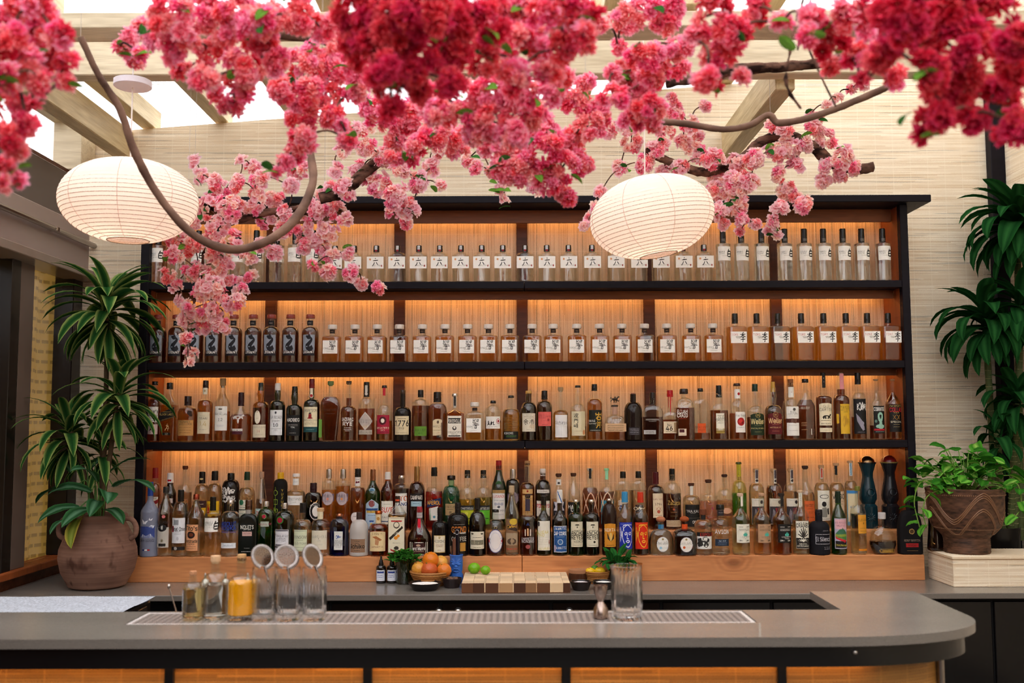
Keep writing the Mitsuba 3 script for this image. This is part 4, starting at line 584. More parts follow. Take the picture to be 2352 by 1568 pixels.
singles([
 (GB, 'broad clear bottle with white cap and white label', 1783 - 2163.8, 367, 195, 590, 540, 74, 'd', 'r', CL, 'e6d8c2', 0, (34, 80, 'e6e0da'), [(600, 700, 185, 0, 'e4e2dc', [('t', 'THE BOTANIST', 636, 26, '5a5650', 0, False), ('l', 670, 20, 'a8a49c')]), (420, 490, 76, 0, 'e8e4de', [('l', 455, 22, 'a8a29a')])]),
 (GB, 'dark bottle with plum capsule and round black and white label', 1970 - 2163.8, 467, 186, 640, 565, 66, 'd', 'o', '3a1a16', '2c0f0a', 0, (95, 74, '2a0f18'), [(675, 865, 120, 36, None, [('d', 0, 768, 66, 94, 'e4ded4'), ('d', 0, 768, 58, 84, '1a1614', 1), ('d', 4, 770, 40, 58, 'e4ded4', 2), ('p', [(-30, 800), (44, 800), (20, 850), (-10, 850)], '6a1420'), ('t', 'PLYMOUTH', 706, 16, 'e4ded4')])]),
 (LB, 'pale orange silver capped bottle with oval grey label, left twin', 2138 - 2163.8, 320, 156, 470, 420, 58, 'd', 'r', CL, 'd98c34', 540, (98, 64, 'mc4bcb8'), [(556, 702, 146, 0, None, [('r', -74, 74, 580, 660, '6a5a66'), ('d', 0, 630, 62, 72, 'b8a8ac'), ('t', 'PEACH', 605, 24, '4a3c42'), ('d', 0, 635, 14, 14, 'c8806a', 1), ('l', 665, 30, '6a5a60')])]),
 (LB, 'deep orange silver capped bottle with oval grey label, right twin', 127, 320, 156, 470, 420, 58, 'd', 'r', CL, 'c87420', 500, (98, 64, 'mc4bcb8'), [(556, 702, 146, 0, None, [('r', -74, 74, 580, 660, '6a5a66'), ('d', 0, 630, 62, 72, 'b8a8ac'), ('t', 'APRICOT', 605, 20, '4a3c42'), ('d', 0, 635, 14, 14, 'd8905a', 1), ('l', 665, 30, '6a5a60')])]),
 (LB, 'brown bottle with black cap, white neck label and round white label', 287, 315, 162, 570, 500, 62, 'd', 'r', CL, '8a3f12', 520, (90, 66, '14110f'), [(775, 893, 140, -6, None, [('d', 0, 834, 64, 58, 'e6ddd8'), ('l', 822, 34, '5a4a48'), ('d', 20, 860, 14, 10, '8a2a3a', 1)]), (405, 500, 68, 0, 'e4dcd4', [('d', -8, 460, 12, 12, '6a1a2a'), ('d', 14, 458, 10, 10, '6a1a2a'), ('l', 430, 20, '8a8078')])]),
 (LB, 'green wine shaped bottle with copper cap and gabled blue label', 450, 322, 166, 590, 440, 56, 'c', 'r', '2f6a2a', '8ac05a', 0, (120, 58, 'm9a6a50'), [(690, 950, 158, 0, 'a9c0d0', [('p', [(-78, 692), (0, 636), (78, 692)], 'a9c0d0'), ('d', 0, 685, 34, 36, '8a4a4a'), ('r', -70, 70, 735, 760, '2c4a80'), ('r', -60, 60, 758, 784, 'd9b44a'), ('t', 'KUBLER', 771, 20, '1c2a4a'), ('l', 810, 44, '5a7a9a'), ('r', -24, 24, 862, 880, '3a5a98'), ('d', 0, 905, 16, 14, 'd9a83a')]), (515, 575, 72, 0, None, [('d', 0, 545, 34, 30, 'a9c4d4'), ('d', 0, 545, 22, 20, '4a7a9a', 1)])]),
 (LB, 'brown bottle with white cap and white label with red slanted word', 612, 350, 152, 560, 440, 60, 'c', 'r', 'b06a24', '8a4410', 0, (80, 64, 'e2dcd4'), [(658, 905, 140, 0, 'e2dccc', [('t', 'SUZE', 752, 52, 'c2331f'), ('l', 690, 50, '9a9484'), ('t', 'GENTIANE', 830, 18, '5a5648'), ('r', -70, 70, 870, 880, '3a4a6a')])]),
 (LB, 'clear shouldered bottle of dark liquid with blue and white label', 762, 388, 158, 520, 470, 62, 'd', 'r', CL, '3a160c', 530, (32, 68, 'mc8c0ba'), [(575, 840, 140, 0, 'dcd8cc', [('p', [(-70, 690), (70, 600), (70, 660), (-70, 745)], 'e6e2d8'), ('t', 'TO', 630, 50, 'b8542a', 30), ('t', 'LANO', 690, 34, '1c3a6a', 10), ('l', 780, 50, '3a5a8a'), ('l', 800, 50, '3a5a8a'), ('l', 820, 40, '3a5a8a')])]),
 (LB, 'dark red bottle with bronze cap, black and pale blue label', 928, 290, 170, 560, 455, 60, 'd', 'r', '7a1a1c', '5a0c10', 0, (160, 62, 'mb08a5a'), [(580, 716, 152, 0, '17120f', [('t', 'CAMPARI', 620, 42, 'e6ded2'), ('r', -62, 62, 660, 714, '9ab8c4'), ('l', 685, 34, '5a7a8a')])]),
 (LB, 'bright red bottle with black cap and slanted blue label', 1115, 300, 188, 600, 500, 60, 'dc', 'r', CL, 'b41414', 560, (95, 66, '14110f'), [(620, 865, 160, 0, None, [('p', [(-82, 660), (86, 622), (86, 690), (-82, 728)], '1c2c54'), ('t', 'APEROL', 674, 40, 'e9a02a'), ('p', [(-50, 735), (50, 712), (44, 862), (-40, 862)], 'd9d4c8'), ('p', [(-50, 735), (-36, 732), (-28, 862), (-40, 862)], '3a7a4a'), ('d', 8, 825, 14, 14, '5a8a9a', 1)])]),
 (LB, 'fluted teal bottle with a crown like cap and tan label', 1300, 388, 186, 600, 490, 66, 'd', 'r', '3f8f84', '7ac0b0', 560, (46, 88, 'm3a3430'), [(685, 808, 110, -8, 'a88a60', [('t', 'ITALICUS', 718, 24, '3a3a2c', 0, False), ('l', 745, 36, '6a5a3c'), ('d', 4, 775, 14, 14, '7a6444')]), (440, 535, 60, 0, '7a8a5a', [])]),
 (LB, 'bottle of yellow liquid with black cap and black over yellow label', 1475, 330, 172, 600, 500, 62, 'du', 'r', CL, 'c4a832', 640, (85, 62, '15120f'), [(705, 905, 160, 0, 'b8c02a', [('r', -80, 80, 705, 755, '1a1a1c'), ('t', 'CHARTREUSE', 736, 26, 'e4e0d4'), ('d', -10, 795, 20, 24, 'e0d84a'), ('r', -60, 60, 838, 846, '2a2a1c')]), (640, 672, 60, -30, None, [])]),
 (LB, 'bottle of olive liquid with black cap and black over green label', 1648, 330, 172, 600, 500, 62, 'du', 'r', CL, '8a8a2c', 620, (85, 62, '15120f'), [(705, 905, 160, 0, '5ab02a', [('r', -80, 80, 705, 755, '1a1a1c'), ('t', 'CHARTREUSE', 736, 26, 'e4e0d4'), ('d', -10, 795, 20, 24, '8ad03a'), ('r', -60, 60, 838, 846, '1c2a1c')])]),
 (LB, 'green bottle with tall red cap, straw band and white label', 1815, 225, 160, 540, 330, 66, 'c', 'r', '2c5a2a', '5a7a2a', 0, (100, 66, '9e1c1e'), [(575, 850, 154, 0, 'e2ddd6', [('t', 'LUXARDO', 606, 32, 'c02a2e'), ('l', 650, 60, '8a8a90'), ('d', -36, 690, 18, 16, 'b0b0b8'), ('d', 0, 690, 18, 16, 'b0b0b8'), ('d', 36, 690, 18, 16, 'b0b0b8'), ('d', 0, 720, 16, 12, '4a4a54'), ('t', 'MARASCHINO', 760, 20, '4a3a3a'), ('l', 800, 50, '9a9aa0')]), (540, 572, 156, 0, 'b08a54', [('l', 550, 70, '7a5a30'), ('l', 562, 70, '7a5a30')]), (440, 500, 80, 0, None, [('d', 0, 478, 36, 34, '3f6a3a'), ('d', 0, 478, 28, 26, '2c4f28', 1)])]),
 (LB, 'dark silver capped bottle right of the red capped green one', 1968, 320, 150, 480, 420, 58, 'd', 'r', '5a3a30', '2c120c', 0, (98, 64, 'mc4bcb8'), [(556, 702, 136, 0, None, [('r', -70, 70, 580, 660, '4a3c46'), ('d', 0, 630, 60, 72, '8a7c84'), ('l', 610, 34, '3a3034'), ('l', 655, 30, '4a3c42')])]),
 (LB, 'tall necked brown bottle with wooden cap and two tan labels', 2125, 230, 156, 540, 460, 60, 'd', 'r', CL, '8a4210', 0, (46, 60, 'kb88a60'), [(596, 860, 120, 0, 'd0a468', [('l', 630, 40, '5a3a1c'), ('r', -50, 50, 650, 790, 'c08a4c'), ('l', 820, 36, '7a5a34')]), (532, 580, 120, 0, 'd0a468', [('d', 0, 552, 10, 12, 'a02a1c')])]),
 (LB, 'dark bottle with red topped white cap, red lettered white label', 2293, 315, 172, 550, 430, 62, 'd', 'r', '4a1f16', '2a0d08', 0, (75, 62, 'e0d8d0'), [(655, 820, 160, 0, 'ded6c8', [('r', -40, 40, 660, 690, 'c8b8a0'), ('t', "PIMM'S", 708, 40, 'b02430'), ('t', 'No.1', 760, 26, '3a3430')]), (535, 572, 150, 0, 'd4ccc0', [('l', 554, 40, '7a7068')])]),
], None, YBk, ZR, 760, 1010, wB)
singles([
 (LB, 'clear bottle with brown cap, paper neck label and skirted black label', 300, 367, 152, 600, 500, 58, 'c', 'r', CL, 'e2b898', 640, (30, 64, 'k4a2a1c'), [(665, 820, 146, 0, '1b1a22', [('p', [(-60, 668), (60, 668), (40, 720), (66, 760), (-66, 760), (-40, 720)], 'c9c4cc'), ('l', 700, 24, '3a3a4a'), ('l', 785, 50, 'b8b0bc')]), (428, 490, 66, 0, 'e4ddd4', [('d', 0, 468, 14, 12, '3a3030')])]),
 (RB, 'clear faceted bottle with brown cap and black label', 460, 362, 152, 620, 430, 56, 'c', 'r', CL, 'e4c4a0', 660, (28, 62, 'k4a2a1c'), [(668, 810, 144, 0, '15120f', [('t', 'HA', 718, 36, 'e2dcd2', -34), ('t', 'A', 718, 36, 'e2dcd2', 50), ('t', 'C', 752, 34, 'e2dcd2', -20), ('l', 785, 40, '8a8478')])]),
 (RB, 'amber bottle in a woven net with a black neck strip', 640, 310, 174, 600, 490, 60, 'd', 'r', CL, '7a3410', 520, (26, 62, 'kc8b8a4'), [(565, 900, 170, 0, None, [('k', 'net', 0, 680, (180, 220), 'd8a888')]), (312, 420, 26, 0, '1b1612', [])]),
 (RB, 'bottle in a woven net with mint green cap and strip', 820, 310, 174, 600, 490, 60, 'd', 'r', CL, '7a3a22', 560, (26, 54, '8fd0a0'), [(650, 905, 150, 0, '3a7a8a', [('p', [(-70, 790), (-20, 700), (10, 780), (-30, 860)], 'd0562c'), ('p', [(0, 690), (60, 720), (40, 820), (10, 800)], 'd9b84a'), ('d', -10, 740, 22, 24, 'a83a2a')]), (560, 800, 170, 0, None, [('k', 'net', 0, 670, (180, 210), 'd8b898')]), (336, 430, 34, 0, '9ad6aa', [])]),
 (TB, 'clear bottle with printed black cap and blue label', 997, 345, 172, 520, 440, 60, 'd', 'o', CL, 'e4cca8', 545, (70, 62, '17130f'), [(650, 830, 160, 0, '1c3c7a', [('p', [(-80, 650), (80, 650), (80, 660), (0, 705), (-80, 705)], 'c8b8a8'), ('k', 'scroll', 0, 740, (130, 50), 'c9c4b4'), ('l', 780, 50, '6a88b4')])]),
 (TB, 'clear bottle with printed black cap and dark brown label', 1165, 343, 168, 520, 440, 60, 'd', 'o', CL, 'dcc0a0', 545, (72, 62, '17130f'), [(700, 830, 154, 0, '2a1a16', [('k', 'scroll', 0, 740, (130, 46), 'd9c8a8'), ('l', 785, 50, '8a6a50')])]),
 (RB, 'dark bottle with maroon cap and tall cream label dated in red', 1352, 350, 176, 570, 490, 62, 'd', 'r', CL, '5a1f10', 500, (130, 66, '4a1018'), [(575, 835, 122, 16, 'd9c4a4', [('t', 'Santa Teresa', 636, 20, '7a3a2c', 0, False), ('t', '1796', 690, 24, '4a2a20'), ('k', 'net', 0, 740, (60, 40), 'b06a50'), ('d', 0, 770, 18, 18, 'b0503a'), ('l', 810, 36, '9a7a60')])]),
 (RB, 'nearly black bottle with black capsule and low tan straw band', 1530, 315, 188, 560, 450, 62, 'd', 'r', CL, '35130a', 578, (125, 62, '14110f'), [(860, 930, 178, 0, 'b8a080', [('l', y, 80, '8a7250') for y in (872, 890, 908)]), (640, 850, 150, 0, None, [('t', 'Zacapa', 675, 44, 'c9a050', 8, False), ('l', 720, 34, '9a5a2a'), ('d', 0, 745, 12, 12, 'a8482a'), ('l', 775, 34, '9a5a2a'), ('l', 815, 40, '7a5a2c')])]),
 (TB, 'short clear bottle with brown cap, paper strip and black label', 1735, 470, 186, 660, 595, 56, 'd', 'r', CL, 'e2d4bc', 0, (28, 66, 'k4a2a1c'), [(695, 930, 176, 0, '16130f', [('t', 'TRA KAL', 765, 26, 'cfc9bf', 0, False), ('l', 785, 26, '8a857a'), ('k', 'scroll', 20, 880, (60, 40), 'cfc9bf'), ('l', 838, 80, '5a564e')]), (500, 595, 34, 0, 'd8d0c4', [])]),
 (GB, 'straight bottle of pale pink spirit with a short neck', 1922, 432, 188, 610, 575, 66, 'd', 'r', CL, 'e0a0a0', 660, (28, 70, 'k4a2a1c'), [(670, 860, 150, 0, None, [('d', 24, 735, 8, 16, '9a3a54'), ('l', 690, 24, 'a86a7a'), ('l', 830, 20, 'a86a7a')])]),
 (TB, 'peach tinted bottle with a printed arch of dark lettering', 2098, 375, 172, 620, 520, 56, 'd', 'r', CL, 'e0b08c', 650, (24, 62, 'k3a221a'), [(640, 830, 160, 0, None, [('t', 'SANTO GRIAL', 695, 34, '6a3a2a'), ('l', 650, 60, '8a5a44'), ('d', 0, 760, 60, 30, 'd09a7a'), ('r', -60, 60, 795, 812, '5a2f22')])]),
 (RB, 'tall bottle of vivid green liquid with a yellow neck label', 2255, 243, 156, 560, 440, 54, 'd', 'r', 'd4e090', '2fa02a', 575, (22, 62, '4a4a1c'), [(262, 400, 44, -6, 'b8a82a', [('r', -20, 20, 262, 268, '4a4410')] + [('t', c, 280 + i * 20, 14, '3a3a10', 0) for i, c in enumerate('LEBLON')])]),
], None, YBk, ZR, 1220, 1010, wB)
art = lambda a, b: [('r', -70, 70, 715, 900, '3a3436'), ('p', [(-60, 880), (-30, 740), (10, 800), (0, 890)], '8a8088'), ('p', [(-10, 730), (50, 725), (40, 800), (0, 790)], a), ('d', 40, 668, 20, 20, b), ('l', 650, 40, 'a8a094')]
singles([
 (TB, 'clear bottle with patterned neck strip and pictorial label, first of three', 370, 315, 166, 570, 470, 58, 'd', 'r', CL, 'e4d0ac', 0, (32, 62, 'kb48a62'), [(630, 905, 146, 0, 'd9d2c4', art('9a1c2a', '2a2426')), (325, 470, 38, 4, 'cfc6b8', [('r', -14, 14, 330, 420, '4a4046'), ('d', 0, 442, 14, 14, '2a2426')])]),
 (TB, 'amber bottle with patterned neck strip and pictorial label, second of three', 562, 313, 170, 570, 470, 58, 'd', 'r', CL, '8a3f14', 500, (32, 62, 'kb48a62'), [(630, 905, 146, 0, 'cfc6b4', art('a01c24', '3a2a2a')), (325, 475, 38, 14, 'cfc6b8', [('r', -14, 14, 330, 420, '4a4046'), ('d', 0, 446, 14, 14, '2a2426')])]),
 (TB, 'clear bottle with patterned neck strip and pictorial label, third of three', 745, 313, 152, 570, 470, 58, 'd', 'r', CL, 'd8b48a', 560, (32, 62, 'kb48a62'), [(630, 905, 140, 0, 'd9d2c4', art('7a1a34', '2a2426')), (325, 470, 38, 10, 'cfc6b8', [('r', -14, 14, 330, 420, '4a4046'), ('d', 0, 442, 14, 14, '2a2426')])]),
 (TB, 'wide shouldered bottle with brown cap and bright orange label', 905, 283, 180, 600, 450, 58, 'c', 'r', CL, 'dcb07c', 570, (30, 66, 'k3a2620'), [(655, 875, 140, 30, 'd05f2c', [('t', 'PRODUCER', 706, 26, '4a2010'), ('l', 690, 24, '6a2c14'), ('l', 740, 40, '7a3418'), ('t', 'EST', 778, 22, '7a3418'), ('l', 830, 50, '7a3418')])]),
 (TB, 'tall bottle with red strip and label of an ink figure', 1080, 275, 162, 560, 460, 54, 'd', 'r', CL, 'dfcaa6', 0, (30, 60, 'kb48a62'), [(545, 865, 150, 6, 'dfdbcb', [('d', 0, 610, 52, 22, '2a2826'), ('d', 0, 610, 44, 17, 'dfdbcb', 1), ('l', 610, 30, '2a2826'), ('d', -8, 690, 24, 28, '1a1816'), ('p', [(-40, 830), (-30, 730), (10, 720), (30, 760), (20, 830)], '8a867c'), ('p', [(26, 735), (46, 735), (50, 800), (30, 800)], '1a1816'), ('l', 848, 56, '3a3a38')]), (305, 420, 30, -4, 'c8bcae', [('r', -8, 8, 310, 410, 'b8402c')])]),
 (TB, 'tall bottle with cork, black strip and beige label of big letters', 1240, 255, 160, 560, 460, 54, 'd', 'r', CL, 'dfc49a', 0, (26, 66, 'kc49a72'), [(555, 850, 146, 0, 'd0b494', [('t', 'VAGO', 610, 52, '2c241c'), ('l', 660, 56, '6a5844'), ('l', 690, 50, '6a5844'), ('r', -50, -10, 720, 790, 'a8704c'), ('l', 820, 56, '6a5844')]), (262, 380, 26, -8, '1c1714', [])]),
 (TB, 'tall bottle with pale strip and blue edged label', 1395, 228, 142, 560, 440, 54, 'd', 'r', CL, 'dfc49a', 0, (24, 62, 'kc49a72'), [(545, 920, 136, -2, '6a9ab0', [('r', -58, 58, 580, 880, 'd8c8a4'), ('r', -68, 68, 548, 572, '3a7ab8'), ('t', '400', 720, 26, '3a6a9a'), ('l', 800, 40, '7a8a8a')]), (240, 390, 32, -2, 'cfd4d8', [('r', -6, 6, 245, 385, '6a8a9a')])]),
], None, YBk, ZR, 1660, 1010, wB)
def decanter(cx, top, w, col, capc, tray, desc):
    key = thing(TB, desc, 'bottle'); px = 1 / 4.704; Y = 6.0
    zb_ = 955.; q = P(1660 + cx * px, 1010 + 900 * px, Y); zt = P(1660 + cx * px, 1010 + top * px, Y)[2]; R = (P(1660 + cx * px + 50, 1200, Y)[0] - P(1660 + cx * px - 50, 1200, Y)[0]) / 100 * px * w / 2; h = zt - ZR
    pf = [(R * .92, 0), (R, .006), (R, .30 * h), (R * .72, .335 * h), (R * .96, .40 * h), (R * .97, .46 * h), (R * .82, .56 * h), (R * .60, .70 * h), (R * .62, .76 * h), (R * .9, .875 * h), (R * .98, .895 * h)]
    put('body', shape(at(lathe(pf, 40), q[0], Y, ZR), 'gloss_paint', 35, color=col), key)
    put('rim', shape(at(lathe([(R * .99, .893 * h), (R * 1.02, .90 * h), (R * .99, .91 * h)], 40), q[0], Y, ZR), 'gloss_paint', 35, color=tray), key)
    put('stopper', shape(at(lathe([(R * .86 * math.cos(a), .905 * h + .095 * h * math.sin(a)) for a in np.linspace(0, 1.5, 8)], 32), q[0], Y, ZR), 'metal' if capc[0] == 'm' else 'gloss_paint', 60, color=capc.lstrip('m')), key)
    med = tube([(R * .42 * math.cos(a), -.002, R * .42 * math.sin(a)) for a in np.linspace(0, 2 * np.pi, 25)], .003, 6)
    put('medallion', shape(at(med, q[0], Y - R * .93, ZR + .50 * h), 'gloss_paint', True, color=col), key)
    fl = []
    for i in range(10):                                         # raised petals of the flower pattern at the foot
        a = i * np.pi / 5; fl.append(ball(.006, 2, (2.0, .5, .8)).apply_transform(trimesh.transformations.rotation_matrix(-a, (0, 1, 0))).apply_translation((.015 * math.cos(a), 0, .015 * math.sin(a))))
    put('relief', shape(at(cat_(fl), q[0], Y - R * 1.0, ZR + .15 * h), 'gloss_paint', True, color=col), key)
decanter(1580, 170, 186, '0e2c34', 'm8a6a4a', '161412', 'hourglass shaped teal ceramic decanter with bronze stopper, in lowest back row')
decanter(1818, 165, 184, '17171c', '6a1414', '7a6a3a', 'hourglass shaped black ceramic decanter with red stopper, in lowest back row')
# ---------------------------------------------------------------- lowest level, front tier (on the plinth edge)
YFt = 5.80; wF = ' in lowest front row'
singles([
 (VB, 'frosted grey bottle with blue cap and blue mountain print, leftmost', 198, 460, 192, 790, 640, 58, 'c', 'r', '!7d8294', '', 0, (150, 60, '1f3f8a'), [(830, 1210, 180, 0, None, [('r', -88, 88, 930, 1050, '3a4a8a'), ('p', [(-80, 1050), (-40, 1010), (0, 1030), (40, 1005), (80, 1050)], 'c9cfe0'), ('p', [(20, 935), (50, 915), (86, 925), (70, 950)], 'd8dcea'), ('p', [(-40, 905), (-54, 850), (-24, 880), (20, 862), (-10, 905)], 'e6e8f0'), ('p', [(20, 862), (30, 838), (34, 858), (66, 842), (50, 868)], 'e6e8f0'), ('t', 'GREY GOOSE', 1080, 26, '2a2c40'), ('r', -40, -14, 1170, 1188, '2a3a7a'), ('r', -14, 14, 1170, 1188, 'e0e0e0'), ('r', 14, 40, 1170, 1188, 'a02a30')])]),
 (VB, 'clear bottle with black cap and silver fish emblem', 368, 512, 166, 800, 590, 52, 'c', 'r', CL, 'e8dfd4', 0, (65, 62, '2a2624'), [(940, 1155, 140, -6, 'bfb8ac', [('d', -4, 945, 50, 40, '1c1a1a'), ('p', [(-44, 940), (0, 920), (40, 938), (0, 965)], 'd8d4cc'), ('t', 'BELUGA', 885, 28, '3a3434'), ('r', -40, 40, 1112, 1142, '2a2622'), ('k', 'agave', 0, 1078, (36, 36), '6a6040')]), (800, 850, 60, 0, None, [('d', 6, 826, 20, 18, 'd06a6a'), ('r', 2, 10, 815, 838, 'e8e0dc'), ('r', -6, 18, 823, 829, 'e8e0dc')])]),
 (VB, 'black capped clear bottle, white label with a red bar', 530, 545, 172, 810, 670, 60, 'd', 'r', CL, 'e6dace', 0, (125, 64, '14110f'), [(840, 1108, 156, 0, 'dfdfe2', [('r', -50, 8, 860, 915, '8f9296'), ('r', -74, -46, 928, 990, '8f1f26'), ('t', 'Ketel One', 958, 40, '2a2424'), ('t', 'VODKA', 985, 14, '4a4444'), ('l', 1010, 40, '8a8a8c'), ('d', 0, 1060, 14, 20, 'b8b8bc')]), (1145, 1182, 160, 0, '1d1815', [('d', -20, 1163, 18, 18, 'a8a29a')])]),
 (VB, 'clear bottle with copper red cap and peach paper label', 697, 592, 190, 860, 655, 54, 'c', 'r', CL, 'e6d4bc', 0, (55, 62, 'ma8503c'), [(910, 1188, 152, -24, 'd9996c', [('t', "Tito's", 950, 46, '2c1a12'), ('d', 0, 1020, 46, 38, '2a140c'), ('d', 4, 1018, 24, 20, '6a3018', 1), ('t', 'Handmade', 1085, 36, '2c1a12'), ('t', 'VODKA', 1118, 18, '2c1a12'), ('l', 1145, 60, '7a4a30'), ('l', 1165, 60, '7a4a30')])]),
 (VB, 'black capped clear bottle, white label with black brush sign', 880, 620, 176, 800, 765, 60, 'de', 'r', CL, 'ead8c6', 0, (148, 64, '17130f'), [(840, 988, 166, 0, W_, [('t', 'HAKU', 892, 26, '2a2622', -24, False), ('t', 'VODKA', 914, 17, '2a2622', -24, False), ('l', 940, 36, 'b9b3a6'), ('k', 'haku', 62, 920, (66, 96), '12100e')])]),
 (VB, 'clear bottle with silver cap and bold blue lettering', 1072, 655, 194, 850, 770, 66, 'd', 'r', CL, 'dfe0e6', 0, (42, 72, 'mc8c2be'), [(870, 1165, 186, 0, None, [('t', 'ABSOLUT', 902, 42, '1f3a9a'), ('t', 'VODKA', 948, 40, '1f3a9a'), ('t', 'Swedish Vodka', 988, 20, '1f3a9a', 0, False), ('r', -90, 90, 1104, 1160, 'dfe2e6'), ('t', 'IMPORTED', 1132, 16, '6a7a9a')])]),
 (GB, 'dark green black bottle with tall bronze cap', 1267, 655, 200, 900, 800, 62, 'd', 'f', '!10140f', '', 0, (100, 74, 'm6a5248'), [(890, 1210, 150, 0, None, [('t', 'NOLETS', 940, 40, 'd9d6cc'), ('t', 'DRY GIN', 966, 14, 'd9d6cc'), ('r', -52, 52, 988, 1035, 'c8a49a'), ('t', 'SILVER', 1010, 18, '8a5a5a'), ('l', 1165, 30, '8a8a84'), ('l', 1200, 60, 'b8b8b0')]), (745, 805, 66, 0, '9a948c', [])]),
 (GB, 'bright green bottle with silver cap and pale label band', 1455, 667, 190, 860, 745, 62, 'd', 'o', '3a9a4a', '4ab84a', 0, (56, 68, 'mc4bcb6'), [(880, 935, 170, 0, 'a8b0a0', [('t', 'Tanqueray TEN', 908, 20, 'a03a4a')]), (790, 860, 60, 0, None, [('d', -8, 826, 28, 28, '5ab06a'), ('d', -8, 826, 22, 22, 'a82438', 1)])]),
 (GB, 'dark green bottle with a red wax seal above a white label', 1658, 685, 206, 860, 770, 62, 'd', 'r', '1f5a22', '2a6a20', 0, (60, 68, 'mc4bcb6'), [(962, 1140, 164, -14, 'd6d4d8', [('r', -76, 76, 1118, 1136, '5a5860'), ('r', -76, 76, 966, 980, '5a5860'), ('t', 'Tanqueray', 1026, 28, '3a3a44', 0, False), ('t', 'LONDON', 1058, 18, '3a3a44'), ('t', 'DRY GIN', 1080, 18, '3a3a44')]), (1152, 1205, 160, -14, '9a9aa6', [('l', 1180, 40, '5a5a66')]), (820, 900, 80, 0, None, [('d', -30, 862, 42, 40, '2a7a2c'), ('d', -30, 862, 32, 30, 'a01c34', 1)])]),
 (GB, 'clear bottle with black wrapped cap and pale green label', 1855, 685, 194, 940, 860, 62, 'd', 'r', CL, 'dcd8c8', 0, (105, 66, '1c1917'), [(965, 1192, 158, -12, 'cfd4b4', [('r', -70, 70, 975, 980, '7a806a'), ('t', 'RANSOM', 1042, 32, '4a4a34'), ('l', 1075, 40, '7a806a'), ('t', 'OLD TOM', 1110, 22, '4a4a34'), ('l', 1150, 56, '8a8e74'), ('r', -70, 70, 1178, 1183, '7a806a')])]),
 (GB, 'clear bottle with wax dipped cream cork and wide cream label', 2048, 740, 200, 930, 855, 66, 'd', 'r', CL, 'dccbb8', 975, (36, 78, 'kc09a70'), [(972, 1175, 188, 0, 'd8cfb8', [('t', 'BARR HILL', 1038, 30, '9a9484', 0, False), ('d', 0, 1058, 5, 6, '8a8474'), ('t', 'GIN', 1080, 16, '9a9484'), ('l', 1120, 40, 'b4ac98')]), (770, 855, 72, 0, 'd9cba8', [])]),
], None, YFt, ZL, 300, 1010, wF)
